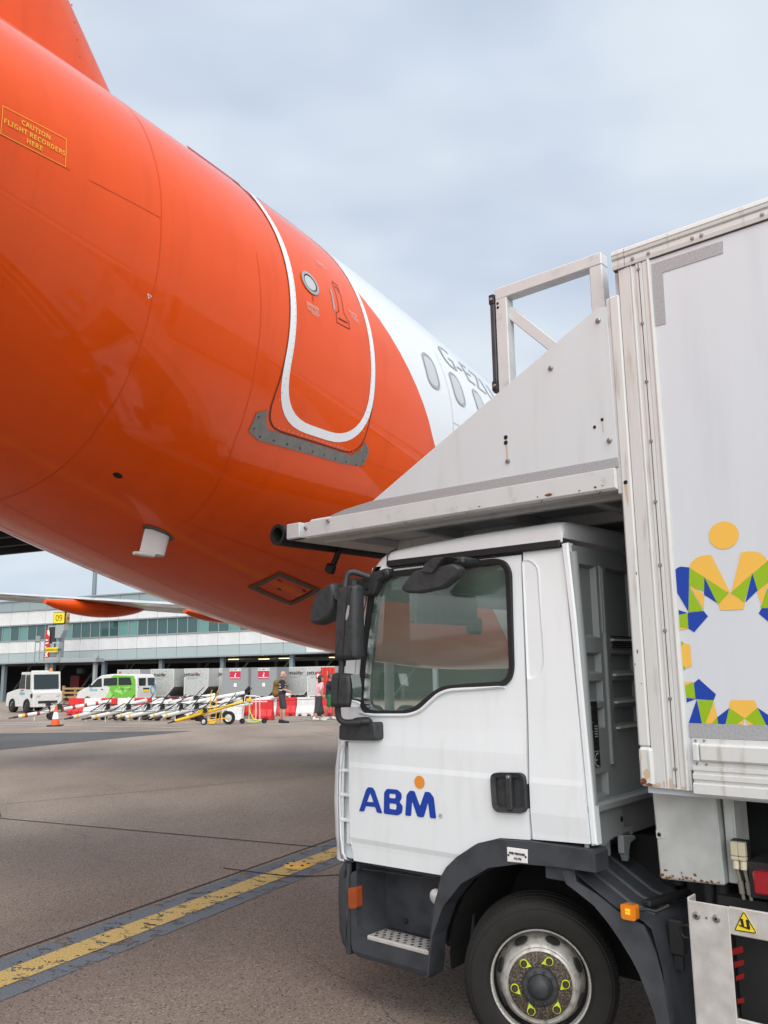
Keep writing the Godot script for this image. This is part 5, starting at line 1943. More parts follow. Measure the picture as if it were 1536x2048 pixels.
	prism(s, roundp(P("1.855,1.183 1.814,1.183 1.814,1.147 1.853,1.146"), 0.004, 2), 0.090, 0.096, 0.002)
	var lk := put(cab, "lock", s, M.cabinet_grey)
	screw(lk, "keyhole", Vector3(1.838, 1.165, 0.089), 0.010, 0.002, M.black_gap)
	for i in 34:
		var r := RandomNumberGenerator.new()
		r.seed = i
		var x := lerpf(1.553, 1.846, r.randf())
		var y := lerpf(0.979, 0.969, (x - 1.55) / 0.29) + r.randf() * r.randf() * 0.045
		decal(cab, "rust_stain", tr2(blot(0.004 + r.randf() * 0.010, 0.003 + r.randf() * 0.007, i + 40, 0.6), Vector2(x, y)), 0.0935 - i * 0.00003, M.rust if i % 4 else M.rust_pale)
	s = ST()
	bx(s, 1.495, 1.541, 0.98, 1.375, 0.14, 0.30, 0.004)
	bx(s, 1.488, 1.496, 1.0, 1.375, 0.135, 0.30)
	put(root, "cabinet_flange", s, M.cabinet_grey)
	for x in [1.478, 1.445]:
		s = ST()
		bx(s, x - 0.016, x + 0.016, 1.118, 1.178, 0.06, 0.12, 0.003)
		bx(s, x - 0.016, x + 0.016, 1.100, 1.116, 0.058, 0.12, 0.003)
		var cn := put(root, "socket", s, M.connector_cream)
		s = ST()
		lathe(s, P("0.010,0.0 0.014,0.002 0.015,0.035 0.012,0.042"), Transform3D(Basis(Vector3.RIGHT, 0.25), Vector3(x, 1.058, 0.07)), 12)
		lathe(s, P("0,0.004 0.010,0.0"), Transform3D(Basis(Vector3.RIGHT, 0.25), Vector3(x, 1.058, 0.07)), 12)
		put(cn, "cable_gland", s, M.connector_cream)
		s = ST()
		tube(s, [Vector3(x, 1.06, 0.08), Vector3(x - 0.008, 1.0, 0.09), Vector3(x - 0.012, 0.93, 0.10)], 0.008, 8)
		tube(s, [Vector3(x - 0.006, 1.005, 0.09), Vector3(x - 0.010, 0.955, 0.095)], 0.013, 8)
		put(cn, "cable", s, M.hose_grey)
	s = ST()
	bx(s, 1.428, 1.497, 1.098, 1.182, 0.085, 0.13)
	bx(s, 1.20, 1.425, 0.95, 1.10, 0.075, 0.40)
	put(root, "lamp_bracket", s, M.dark_steel)
	s = ST()
	bx(s, 1.15, 1.386, 0.982, 1.078, 0.0, 0.075, 0.008)
	put(root, "rear_lamp", s, M.lamp_red, "dark red rectangular lamp")
	s = ST()
	bx(s, 1.483, 1.664, 0.0 + 0.20, 0.926, -0.052, -0.044, 0.003)
	bx(s, 1.656, 1.665, 0.20, 0.938, -0.052, 0.03, 0.003)
	var gd := put(root, "side_guard", s, M.aluminium, "bright metal side guard plate")
	for q in [[1.626, 0.866], [1.538, 0.868]]:
		s = ST()
		lathe(s, P("0,0.003 0.006,0.004 0.008,0.009 0.015,0.007 0.018,0"), Transform3D(Basis(Vector3.RIGHT, -PI / 2.0), Vector3(q[0], q[1], -0.052)), 16, 30.0)
		var gb := put(gd, "bolt", s, M.bolt)
		screw(gb, "socket_head", Vector3(q[0], q[1], -0.058), 0.005, 0.002, M.black_gap)
	screw(gd, "bolt", Vector3(1.582, 0.864, -0.052), 0.006, 0.003, M.sill_metal)
	screw(gd, "bolt", Vector3(1.60, 0.40, -0.052), 0.016, 0.006, M.bolt)
	s = ST()
	bx(s, -1.0, 1.487, 0.812, 0.926, -0.046, -0.03, 0.004)
	bx(s, -1.0, 1.487, 0.36, 0.478, -0.046, -0.03, 0.004)
	put(gd, "guard_rail", s, M.aluminium)
	s = ST()
	prism(s, roundp(P("1.418,0.921 1.467,0.832 1.368,0.835"), 0.008, 3), -0.049, -0.044)
	var sg := put(gd, "warning_triangle", s, M.sign_yellow, "yellow warning triangle sticker")
	s = ST()
	var wo := roundp(P("1.418,0.913 1.460,0.8365 1.375,0.839"), 0.006, 3)
	frame(s, wo, inset(wo, 0.0035), -0.0505, -0.048)
	put(sg, "border", s, M.sign_black)
	s = ST()
	for q in ["1.436,0.886 1.424,0.886 1.420,0.856 1.432,0.856", "1.412,0.886 1.399,0.884 1.396,0.852 1.409,0.854", "1.445,0.862 1.440,0.854 1.398,0.846 1.397,0.854 1.430,0.857"]: face(s, ccw(P(q)), -0.0508)
	put(sg, "crush_symbol", s, M.sign_black).set_meta("kind", "stuff")
	s = ST()
	bx(s, 1.10, 1.56, 0.20, 0.78, 0.16, 0.6, 0.02)
	bx(s, 1.38, 1.60, 0.88, 0.92, 0.14, 0.5)
	put(root, "battery_box", s, M.dark_steel)
	for q in ["1.558,0.692 1.511,0.714 1.508,0.687 1.558,0.665", "1.555,0.638 1.511,0.656 1.510,0.634 1.554,0.613", "1.552,0.579 1.513,0.601 1.516,0.576 1.552,0.559", "1.555,0.484 1.523,0.496 1.523,0.476 1.555,0.462"]:
		decal(root, "red_tape", P(q), 0.157, M.tape_red)
	s = ST()
	bx(s, 1.765, 1.835, 0.63, 0.785, 0.10, 0.16, 0.008)
	bx(s, 1.778, 1.822, 0.56, 0.64, 0.11, 0.15, 0.006)
	lathe(s, P("0.028,0.0 0.034,0.004 0.028,0.010 0.022,0.004"), Transform3D(Basis(Vector3.RIGHT, -PI / 2.0), Vector3(1.728, 0.755, 0.07)), 16)
	bx(s, 1.70, 1.87, 0.30, 1.0, 0.45, 0.6)
	for x in [1.66, 1.595]: lathe(s, P("0,0.07 0.030,0.07 0.032,0.02 0.026,0.0 0.026,-0.03"), Transform3D(Basis(), Vector3(x, 0.90, 0.2)), 14)
	put(root, "valve_block", s, M.dark_steel)

func tr2(p: PackedVector2Array, by: Vector2) -> PackedVector2Array:
	var out := PackedVector2Array()
	for q in p: out.append(q + by)
	return out

# a profile of (x, z) drawn up from y0 to y1
func extrude_y(s: SurfaceTool, p: PackedVector2Array, y0: float, y1: float) -> void:
	flat(s)
	for i in p.size() - 1:
		quad(s, Vector3(p[i].x, y0, p[i].y), Vector3(p[i + 1].x, y0, p[i + 1].y), Vector3(p[i + 1].x, y1, p[i + 1].y), Vector3(p[i].x, y1, p[i].y))
	for y in [y0, y1]:
		var t := Geometry2D.triangulate_polygon(p)
		for i in range(0, t.size(), 3): tri(s, Vector3(p[t[i]].x, y, p[t[i]].y), Vector3(p[t[i + 1]].x, y, p[t[i + 1]].y), Vector3(p[t[i + 2]].x, y, p[t[i + 2]].y))

# a profile of (y, z) drawn along x
func extrude_x(s: SurfaceTool, p: PackedVector2Array, x0: float, x1: float) -> void:
	flat(s)
	for i in p.size() - 1:
		quad(s, Vector3(x0, p[i].x, p[i].y), Vector3(x1, p[i].x, p[i].y), Vector3(x1, p[i + 1].x, p[i + 1].y), Vector3(x0, p[i + 1].x, p[i + 1].y))
	for x in [x0, x1]:
		var t := Geometry2D.triangulate_polygon(p)
		for i in range(0, t.size(), 3): tri(s, Vector3(x, p[t[i]].x, p[t[i]].y), Vector3(x, p[t[i + 1]].x, p[t[i + 1]].y), Vector3(x, p[t[i + 2]].x, p[t[i + 2]].y))

# ---------------------------------------------------------------- background
const SLOPE := 0.0107

func hexa(s: SurfaceTool, x0: float, x1: float, y0: float, y1: float, z0: float, z1: float, k := SLOPE) -> void:
	# a box whose level lines follow the building's fall
	flat(s)
	var v := []
	for q in [[x0, y0, z0], [x1, y0, z0], [x1, y1, z0], [x0, y1, z0], [x0, y0, z1], [x1, y0, z1], [x1, y1, z1], [x0, y1, z1]]:
		v.append(Vector3(q[0], q[1] + k * q[0], q[2]))
	var c: Vector3 = (v[0] + v[6]) / 2.0
	for f in [[0, 1, 2, 3], [4, 5, 6, 7], [0, 1, 5, 4], [3, 2, 6, 7], [0, 3, 7, 4], [1, 2, 6, 5]]:
		oquad(s, c, v[f[0]], v[f[1]], v[f[2]], v[f[3]])

func make_terminal() -> void:
	var turn := -21.0 * DEG
	var at := Vector3(-8.3, 0, -54.4)
	var root := thing("terminal_pier", "long pale airport pier with a band of green windows over a dark open undercroft", "building", at, turn)
	var w := 1.57
	# panel rows: name, y0, y1, depth proud, material
	var rows := [["fascia_panel", 2.94, 3.58, 0.10, M.panel_grey], ["wall_panel", 3.60, 4.40, 0.12, M.panel_white], ["wall_panel", 5.60, 6.52, 0.12, M.panel_white], ["parapet_panel", 6.66, 7.26, 0.02, M.parapet_grey]]
	for r in rows:
		var s := ST()
		hexa(s, 0.012, w - 0.012, r[1], r[2], -0.1, r[3])
		var m := mesh_of(s)
		for k in 20:
			var x := -1.07 + 4.71 - w * k - w
			var o := put_mesh(root, r[0], m, r[4])
			o.position = Vector3(x, SLOPE * x, 0)
	var s := ST()
	hexa(s, 0.03, w / 2.0 - 0.03, 4.50, 5.50, -0.03, 0.02)
	var pm := mesh_of(s)
	s = ST()
	hexa(s, -0.03, 0.03, 4.46, 5.56, -0.05, 0.07)
	var mm := mesh_of(s)
	for k in 40:
		var x := -1.07 + 4.71 - w * 0.5 * k - w * 0.5
		var pale := k % 7 == 2 or k % 11 == 6
		var o := put_mesh(root, "window_pane", pm, M.pier_glass_pale if pale else M.pier_glass)
		o.position = Vector3(x, SLOPE * x, 0)
		var f := put_mesh(root, "mullion", mm, M.building_frame)
		f.position = Vector3(x, SLOPE * x, 0)
	# backing, ledges and the stretches outside the counted panels
	s = ST()
	hexa(s, -34.0, 40.0, 2.90, 7.2, -12.0, -0.12)
	hexa(s, -34.0, 40.0, 2.86, 2.94, -0.4, 0.14)
	hexa(s, -34.0, 40.0, 4.405, 4.49, -0.1, 0.17)
	hexa(s, -34.0, 40.0, 5.51, 5.595, -0.1, 0.15)
	hexa(s, -34.0, 40.0, 6.53, 6.65, -0.1, 0.20)
	hexa(s, -34.0, 40.0, 7.27, 7.36, -0.3, 0.10)
	put(root, "frame_and_floor", s, M.building_frame)
	s = ST()
	for q in [[-34.0, -28.0], [3.66, 40.0]]:
		hexa(s, q[0], q[1], 2.95, 4.40, -0.12, 0.10)
		hexa(s, q[0], q[1], 5.60, 6.52, -0.12, 0.10)
		hexa(s, q[0], q[1], 6.66, 7.26, -0.12, 0.02)
	put(root, "end_wall", s, M.panel_white).set_meta("kind", "stuff")
	s = ST()
	for q in [[-34.0, -28.0], [3.66, 40.0]]: hexa(s, q[0], q[1], 4.50, 5.50, -0.12, 0.02)
	put(root, "end_glazing", s, M.pier_glass)
	s = ST()
	hexa(s, -6.0, 30.0, 7.2, 8.35, -9.0, -4.5)
	put(root, "roof_house", s, M.parapet_grey)
	s = ST()
	for i in 60: hexa(s, -6.2 + 0.6 * i, -5.95 + 0.6 * i, 8.35, 8.55, -9.2, -4.3)
	hexa(s, -6.3, 30.0, 8.30, 8.37, -9.3, -4.2)
	put(root, "roof_rib", s, M.undercroft_detail).set_meta("kind", "stuff")
	# undercroft
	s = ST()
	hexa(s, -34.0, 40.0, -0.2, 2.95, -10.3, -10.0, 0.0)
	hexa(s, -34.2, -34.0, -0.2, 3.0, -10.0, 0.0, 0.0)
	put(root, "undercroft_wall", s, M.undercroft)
	s = ST()
	for u in [20.73, 16.35, 11.92, 7.27, 2.56, -2.43, -7.1, -11.8]:
		s = ST()
		bx(s, -u - 0.13, -u + 0.13, 0.0, 2.9, -0.55, -0.27)
		put(root, "column", s, M.column_grey)
	for i in 12:
		var x := -26.0 + 3.1 * i
		s = ST()
		beam(s, Vector3(x, 0.2, -3.2), Vector3(x + 2.2, 2.75, -3.2), 0.12, 0.10)
		bx(s, x - 0.1, x + 0.1, 0, 2.8, -5.2, -5.0)
		put(root, "brace", s, M.undercroft_detail)
	for q in [[-24.0, 8.0, 2.50, -1.6], [-24.0, 8.0, 2.62, -3.0], [-10.0, 8.0, 1.9, -8.0]]:
		s = ST()
		bx(s, q[0], q[1], q[2], q[2] + 0.13, q[3], q[3] + 0.15)
		put(root, "service_pipe", s, M.undercroft_detail)
	for q in [[-3.2, 2.66], [-0.9, 2.64], [0.6, 2.66], [4.2, 2.66]]:
		s = ST()
		bx(s, q[0], q[0] + 0.75, q[1], q[1] + 0.05, -2.2, -2.08)
		var l := put(root, "strip_lamp", s, M.strip_light)
		var ol := OmniLight3D.new()
		ol.name = "lamp_light"
		ol.position = Vector3(q[0] + 0.37, q[1] - 0.06, -2.14)
		ol.light_energy = 0.12
		ol.light_color = Color(1, 0.9, 0.7)
		ol.light_size = 0.1
		ol.omni_range = 30.0
		ol.shadow_enabled = true
		l.add_child(ol)
	s = ST()
	bx(s, -17.55, -16.75, 0.0, 1.75, -4.2, -3.6)
	put(root, "hose_cupboard", s, M.fire_red, "dark red fire hose cupboard")
	s = ST()
	bx(s, -16.2, -15.7, 1.9, 2.3, -3.0, -2.6, 0.05)
	put(root, "wall_speaker", s, M.undercroft_detail)
	# gate cabin on its gantry
	var g := thing("gate_guidance_cabin", "grey guidance cabin on a gantry in front of the pier, red banner on its side", "gantry", at, turn)
	s = ST()
	bx(s, -13.9, -12.95, 3.0, 5.05, 2.4, 3.0, 0.03)
	put(g, "cabin", s, M.cabin_grey)
	s = ST()
	bx(s, -13.75, -13.1, 3.9, 4.95, 3.0, 3.02)
	put(g, "cabin_window", s, M.vehicle_glass)
	s = ST()
	prism(s, P("-12.95,4.2 -12.5,4.2 -12.25,4.7 -12.25,5.05 -12.95,5.05"), 3.35, 2.9, 0.02)
	bx(s, -13.1, -12.55, 3.5, 3.95, 3.0, 3.4, 0.03)
	bx(s, -12.86, -12.66, 2.7, 3.6, 3.05, 3.2)
	put(g, "sensor_housing", s, M.cabin_grey)
	s = ST()
	bx(s, -12.9, -12.78, 3.58, 3.86, 3.40, 3.42)
	put(g, "sensor_window", s, M.vehicle_glass)
	s = ST()
	bx(s, -14.4, -9.8, 2.62, 2.86, 2.2, 3.1, 0.02)
	bx(s, -14.2, -14.0, 0.0, 2.62, 2.5, 2.7)
	bx(s, -10.3, -10.1, 0.0, 2.62, 2.5, 2.7)
	bx(s, -10.15, -9.75, 2.86, 3.05, 2.8, 3.0, 0.02)
	put(g, "gantry_deck", s, M.cabin_grey)
	s = ST()
	for x in [-14.75, -14.35, -13.95]: tube(s, [Vector3(x, 2.6, 3.1), Vector3(x, 4.05, 3.1)], 0.03, 6)
	for y in [3.4, 4.05]: tube(s, [Vector3(-14.75, y, 3.1), Vector3(-13.7, y, 3.1)], 0.025, 6)
	bx(s, -14.75, -14.4, 3.95, 4.4, 3.0, 3.1)
	put(g, "railing", s, M.building_frame)
	s = ST()
	bx(s, -13.98, -13.60, 2.95, 4.75, 3.06, 3.09)
	var bn := put(g, "safety_banner", s, M.red_paint, "red banner with white pictures and writing")
	s = ST()
	for q in ["-13.92,3.0 -13.85,3.0 -13.79,3.1 -13.72,3.0 -13.65,3.05 -13.74,3.16 -13.66,3.3 -13.74,3.34 -13.80,3.22 -13.88,3.30 -13.92,3.24 -13.84,3.14", "-13.90,3.42 -13.84,3.42 -13.84,3.72 -13.90,3.72", "-13.78,3.46 -13.66,3.52 -13.66,3.58 -13.78,3.53", "-13.92,3.84 -13.66,3.90 -13.66,3.96 -13.92,3.92", "-13.90,4.08 -13.70,4.05 -13.70,4.13 -13.90,4.16", "-13.80,4.5 -13.62,4.35 -13.62,4.62 -13.72,4.78 -13.80,4.74"]: face(s, ccw(P(q)), 3.094, Transform3D.IDENTITY, false)
	put(bn, "white_print", s, M.sign_white).set_meta("kind", "stuff")
	s = ST()
	bx(s, -13.55, -12.55, 3.30, 3.60, 3.42, 3.46)
	var yb := put(g, "yellow_sign", s, M.sign_yellow, "small yellow sign")
	text(yb, "lettering", "SAFEDOCK", 0.15, Transform3D(Basis(), Vector3(-13.05, 3.44, 3.465)), M.sign_black)
	var sn := thing("gate_number_sign", "yellow box sign with the black gate number 09", "sign", at + Vector3(sin(turn), 0, cos(turn)) * 3.0, turn)
	s = ST()
	bx(s, -13.33, -12.38, 5.14, 5.90, -0.05, 0.14, 0.01)
	put(sn, "case", s, M.sign_black)
	s = ST()
	bx(s, -13.29, -12.42, 5.18, 5.86, 0.14, 0.15)
	put(sn, "face", s, M.sign_yellow)
	text(sn, "number", "09", 0.38, Transform3D(Basis(), Vector3(-12.855, 5.52, 0.156)), M.sign_black, false)
	s = ST()
	bx(s, -12.36, -12.12, 5.2, 5.8, -0.02, 0.1, 0.01)
	tube(s, [Vector3(-12.1, 5.55, 0.1), Vector3(-12.1, 5.55, 0.3)], 0.09, 10)
	bx(s, -12.5, -12.3, 5.0, 5.2, -0.05, 0.05)
	put(sn, "lamp_and_bracket", s, M.timber)
	# mast behind
	var ms := thing("light_mast", "tall grey light mast behind the pier roof", "mast", Vector3(-27.4, 0, -80))
	s = ST()
	lathe(s, P("0.28,0 0.24,6 0.15,16 0.0,16"), Transform3D.IDENTITY, 16)
	put(ms, "pole", s, M.column_grey)
	s = ST()
	bx(s, -1.2, 1.2, 15.6, 15.9, -0.2, 0.2, 0.05)
	put(ms, "lamp_head", s, M.column_grey)
	# rail fence by the red cupboard
	var fe := thing("timber_rail", "low timber rail fence between the tug and the van", "fence", Vector3(-20.0, 0, -55.0), turn)
	for x in [-0.6, 0.35, 2.0]:
		s = ST()
		bx(s, x - 0.07, x + 0.07, 0, 1.15 if x < 0.0 else 1.05, -0.07, 0.07, 0.01)
		put(fe, "post", s, M.timber)
	for y in [0.45, 0.72, 0.98]:
		s = ST()
		bx(s, -0.6, 2.3, y - 0.06, y + 0.06, 0.07, 0.11, 0.005)
		put(fe, "rail", s, M.timber)

func simple_wheel(root: Node3D, at: Vector3, r: float, w: float, hub: Material) -> void:
	var s := ST()
	var X := Transform3D(Basis(Vector3.RIGHT, PI / 2.0), at)
	lathe(s, PackedVector2Array([Vector2(r * 0.58, w * 0.5), Vector2(r * 0.92, w * 0.5), Vector2(r, w * 0.3), Vector2(r, -w * 0.3), Vector2(r * 0.92, -w * 0.5), Vector2(r * 0.58, -w * 0.5)]), X, 24)
	var t := put(root, "wheel", s, M.tyre)
	s = ST()
	lathe(s, PackedVector2Array([Vector2(r * 0.60, w * 0.47), Vector2(r * 0.5, w * 0.3), Vector2(r * 0.2, w * 0.42), Vector2(0, w * 0.42)]), X, 20)
	lathe(s, PackedVector2Array([Vector2(r * 0.60, -w * 0.47), Vector2(r * 0.5, -w * 0.3), Vector2(r * 0.2, -w * 0.42), Vector2(0, -w * 0.42)]), X, 20)
	put(t, "rim", s, hub)

# side body profile across the width, from z0 to z1, edges eased
func slab(s: SurfaceTool, p: PackedVector2Array, z0: float, z1: float, bev: float) -> void:
	prism(s, p, z0, (z0 + z1) / 2.0, bev, Transform3D.IDENTITY, false, false)
	prism(s, p, z1, (z0 + z1) / 2.0, bev, Transform3D.IDENTITY, false, false)

func make_vehicles() -> void:
	# baggage tractor; x runs to its front, its left side (+z after the turn) towards the camera
	var t := thing("baggage_tractor", "white airport tractor with a glazed cab and orange beacon, at the far left", "tractor", Vector3(-17.72, 0, -44.42), 137.0 * DEG)
	var s := ST()
	slab(s, roundp(P("-0.85,0.30 2.30,0.30 2.34,0.62 2.26,0.98 1.20,1.16 0.92,1.18 0.62,2.0 -0.50,2.02 -0.62,1.12 -0.85,1.02"), 0.03, 2), -0.74, 0.74, 0.02)
	put(t, "body", s, M.vehicle_white)
	s = ST()
	slab(s, roundp(P("-0.64,1.0 -0.50,2.04 0.60,2.03 0.66,1.96 0.62,1.9 -0.46,1.96"), 0.01, 2), -0.75, 0.75, 0.0)
	put(t, "cab_frame", s, M.vehicle_white)
	for sd in [-1.0, 1.0]:
		s = ST()
		prism(s, roundp(P("0.86,1.20 0.60,1.90 0.18,1.90 0.18,1.20"), 0.03, 2), sd * 0.752, sd * 0.72)
		put(t, "side_window", s, M.vehicle_glass)
		s = ST()
		prism(s, roundp(P("0.08,1.18 0.08,1.88 -0.36,1.90 -0.44,1.18"), 0.03, 2), sd * 0.752, sd * 0.72)
		put(t, "side_window", s, M.vehicle_glass)
		simple_wheel(t, Vector3(1.55, 0.36, sd * 0.66), 0.36, 0.24, M.dark_steel)
		simple_wheel(t, Vector3(-0.14, 0.36, sd * 0.66), 0.36, 0.26, M.dark_steel)
		s = ST()
		lathe(s, P("0,0.02 0.11,0.02 0.12,0"), Transform3D(Basis(Vector3.RIGHT, sd * PI / 2.0), Vector3(-0.62, 0.86, sd * 0.745)), 14)
		put(t, "filler_cap", s, M.bar_black)
	s = ST()
	box(s, Vector3(-0.585, 1.54, 0), Vector3(0.03, 0.74, 1.30), 0.01, Basis(Vector3.BACK, -0.14))
	put(t, "rear_window", s, M.vehicle_glass)
	s = ST()
	for z in [-0.52, 0.52]: bx(s, -0.88, -0.845, 0.80, 0.93, z - 0.09, z + 0.09, 0.02)
	for z in [-0.52, 0.52]: bx(s, 2.26, 2.32, 0.74, 0.90, z - 0.14, z + 0.14, 0.02)
	put(t, "lamp", s, M.reflector).set_meta("kind", "stuff")
	s = ST()
	bx(s, -0.87, -0.83, 0.48, 0.60, -0.5, 0.5)
	bx(s, -1.05, -0.83, 0.36, 0.5, -0.1, 0.1)
	put(t, "drawbar_hitch", s, M.dark_steel)
	s = ST()
	bx(s, -0.1, 0.45, 2.03, 2.10, -0.35, 0.35, 0.02)
	put(t, "roof_unit", s, M.vehicle_white)
	s = ST()
	lathe(s, P("0.08,0 0.09,0.06 0.07,0.16 0,0.17"), Transform3D(Basis(), Vector3(-0.2, 2.04, 0.40)), 14)
	put(t, "beacon", s, M.amber)
	s = ST()
	bx(s, 0.30, 0.62, 1.10, 1.15, -0.755, -0.745)
	put(t, "red_mark", s, M.red_paint)
	text(t, "lettering", "dnata", 0.15, Transform3D(Basis(Vector3.UP, PI), Vector3(0.45, 0.98, -0.752)), M.decal_cyan)
	s = ST()
	bx(s, -0.1, 0.3, 1.1, 1.75, -0.3, 0.3, 0.1)
	put(t, "seat", s, M.cab_seat)
	# van
	var v := thing("small_van", "white and bright green electric van parked beyond the red and white barriers", "van", Vector3(-15.75, 0, -50.6), 157.0 * DEG)
	s = ST()
	var side := roundp(P("-2.15,0.30 2.18,0.26 2.24,0.52 2.16,0.84 1.78,1.02 1.42,1.12 0.72,1.66 0.40,1.80 -0.4,1.86 -1.95,1.82 -2.10,1.60 -2.18,1.0"), 0.10, 2)
	slab(s, side, -0.84, 0.84, 0.03)
	put(v, "body", s, M.vehicle_white)
	for sd in [-1.0, 1.0]:
		s = ST()
		prism(s, roundp(P("1.22,1.12 0.70,1.58 0.40,1.64 0.36,1.14"), 0.04, 2), sd * 0.848, sd * 0.8)
		put(v, "side_window", s, M.vehicle_glass)
		s = ST()
		prism(s, roundp(P("0.24,1.20 0.24,1.62 -0.72,1.66 -0.74,1.22"), 0.05, 2), sd * 0.852, sd * 0.8)
		put(v, "side_window", s, M.vehicle_glass)
		s = ST()
		prism(s, roundp(P("-0.84,1.22 -0.82,1.66 -1.66,1.66 -1.78,1.24"), 0.05, 2), sd * 0.852, sd * 0.8)
		put(v, "side_window", s, M.vehicle_glass)
		s = ST()
		prism(s, P("0.20,0.36 -0.12,0.70 -0.22,1.12 -0.05,1.18 -0.30,1.70 -0.50,1.78 -1.90,1.74 -2.02,1.5 -2.06,0.9 -2.06,0.42"), sd * 0.846, sd * 0.82)
		put(v, "green_wrap", s, M.van_green)
		s = ST()
		face(s, ccw(P("0.10,0.5 -0.2,0.95 -0.7,0.42")), sd * 0.848)
		face(s, ccw(P("-0.5,0.9 -0.9,1.15 -1.2,0.7")), sd * 0.848)
		face(s, ccw(P("-1.2,1.1 -1.7,1.15 -1.3,0.8")), sd * 0.848)
		put(v, "wrap_pattern", s, M.van_green_pale).set_meta("kind", "stuff")
		simple_wheel(v, Vector3(1.38, 0.32, sd * 0.74), 0.32, 0.2, M.rim_steel)
		simple_wheel(v, Vector3(-1.35, 0.32, sd * 0.74), 0.32, 0.2, M.rim_steel)
		s = ST()
		bx(s, -0.75, -1.75, 1.0, 1.03, sd * 0.84, sd * 0.856)
		bx(s, 0.25, 0.42, 0.98, 1.02, sd * 0.84, sd * 0.862)
		put(v, "door_track", s, M.bar_black).set_meta("kind", "stuff")
		s = ST()
		bx(s, 1.10, 1.22, 1.14, 1.28, sd * 0.84, sd * 1.0, 0.03)
		put(v, "wing_mirror", s, M.bar_black)
	text(v, "lettering", "dnata", 0.15, Transform3D(Basis(Vector3.UP, PI), Vector3(0.95, 0.98, -0.85)), M.decal_cyan)
	# rear doors
	for z in [-0.40, 0.40]:
		s = ST()
		var X := Transform3D(Basis(Vector3(0, 0, 1), Vector3.UP, Vector3(-1, 0, 0)), Vector3(-2.135, 0, z))
		prism(s, roundp(P("-0.30,1.18 0.30,1.18 0.28,1.62 -0.28,1.62"), 0.05, 2), 0.03, -0.05, 0.0, X)
		put(v, "rear_window", s, M.vehicle_glass)
	s = ST()
	bx(s, -2.20, -2.12, 0.98, 1.06, -0.35, 0.2)
	put(v, "plate_lamp_bar", s, M.bar_black)
	s = ST()
	bx(s, -2.205, -2.15, 0.84, 0.96, -0.35, 0.15)
	put(v, "number_plate", s, M.sign_yellow)
	s = ST()
	var lp := []
	for k in 40:
		var a := TAU * 1.25 * k / 39.0
		var rr := 0.12 + 0.16 * k / 39.0
		lp.append(Vector3(-2.19 - 0.012, 0.98 + sin(a) * rr * 1.2, 0.50 + cos(a) * rr))
	tube(s, lp, 0.022, 6)
	put(v, "swirl_mark", s, M.decal_blue)
	s = ST()
	for z in [-0.76, 0.76]: bx(s, -2.17, -2.05, 0.75, 1.15, z - 0.05, z + 0.05, 0.02)
	put(v, "tail_lamp", s, M.lamp_red).set_meta("kind", "stuff")
	s = ST()
	lathe(s, P("0.07,0 0.08,0.06 0.06,0.14 0,0.15"), Transform3D(Basis(), Vector3(-0.2, 1.86, 0)), 14)
	put(v, "beacon", s, M.amber_red)

func container(label: String, at: Vector3, turn: float, grey: bool, flip := false, group := "air freight containers on dollies") -> Node3D:
	var c := thing("freight_container", label, "container", at, turn, group)
	var s := ST()
	var p := P("0.0,0.0 1.16,0.0 1.70,0.56 1.70,1.63 0.0,1.63")
	prism(s, p, 0.0, -1.5, 0.012)
	put(c, "shell", s, M.container_grey if grey else M.container_alu)
	s = ST()
	for q in [["0.0,0.0 1.16,0.0 1.18,0.05 0.05,0.05"], ["0.0,1.58 1.70,1.58 1.70,1.63 0.0,1.63"], ["0.0,0.05 0.045,0.05 0.045,1.58 0.0,1.58"], ["1.655,0.56 1.70,0.56 1.70,1.58 1.655,1.58"], ["1.16,0.0 1.70,0.56 1.655,0.58 1.13,0.05"]]:
		s = ST()
		prism(s, P(q[0]), 0.012, -0.01)
		put(c, "edge_rail", s, M.container_grey if grey else M.trim_white)
	s = ST()
	quad(s, Vector3(1.172, 0.0, -0.01), Vector3(1.708, 0.56, -0.01), Vector3(1.708, 0.56, -1.49), Vector3(1.172, 0.0, -1.49))
	put(c, "sloped_side", s, M.container_under)
	if grey:
		s = ST()
		bx(s, 0.50, 1.20, 1.00, 1.42, 0.013, 0.018)
		var lb := put(c, "red_label", s, M.label_red)
		s = ST()
		for q in ["0.82,1.10 0.90,1.12 0.88,1.22 0.93,1.30 0.86,1.36 0.87,1.26 0.80,1.20", "0.52,1.045 1.18,1.045 1.18,1.075 0.52,1.075"]: face(s, ccw(P(q)), 0.020, Transform3D.IDENTITY, false)
		put(lb, "white_mark", s, M.sign_white).set_meta("kind", "stuff")
		s = ST()
		bx(s, 0.48, 1.24, 1.44, 1.58, 0.013, 0.016)
		var wl := put(c, "code_label", s, M.sign_white)
		text(wl, "lettering", "DKE 68971 EK", 0.085, Transform3D(Basis(), Vector3(0.86, 1.51, 0.018)), M.sign_black, true, 0.95)
		s = ST()
		bx(s, 0.78, 0.96, 0.55, 0.75, 0.013, 0.016)
		put(c, "small_label", s, M.sign_white)
	else:
		text(c, "lettering", "jettainer", 0.19, Transform3D(Basis(), Vector3(0.58, 1.28, 0.014)), M.bar_black, true, 1.05)
		text(c, "lettering", "AKE 20657 EY", 0.085, Transform3D(Basis(), Vector3(0.60, 1.06, 0.014)), M.letter_grey, false)
		s = ST()
		face(s, ccw(P("0.80,1.36 0.92,1.44 0.90,1.36 0.86,1.30")), 0.014, Transform3D.IDENTITY, false)
		put(c, "red_tick", s, M.red_paint)
		s = ST()
		bx(s, 1.10, 1.30, 1.12, 1.38, 0.013, 0.016)
		put(c, "small_label", s, M.cloth_pale)
	return c

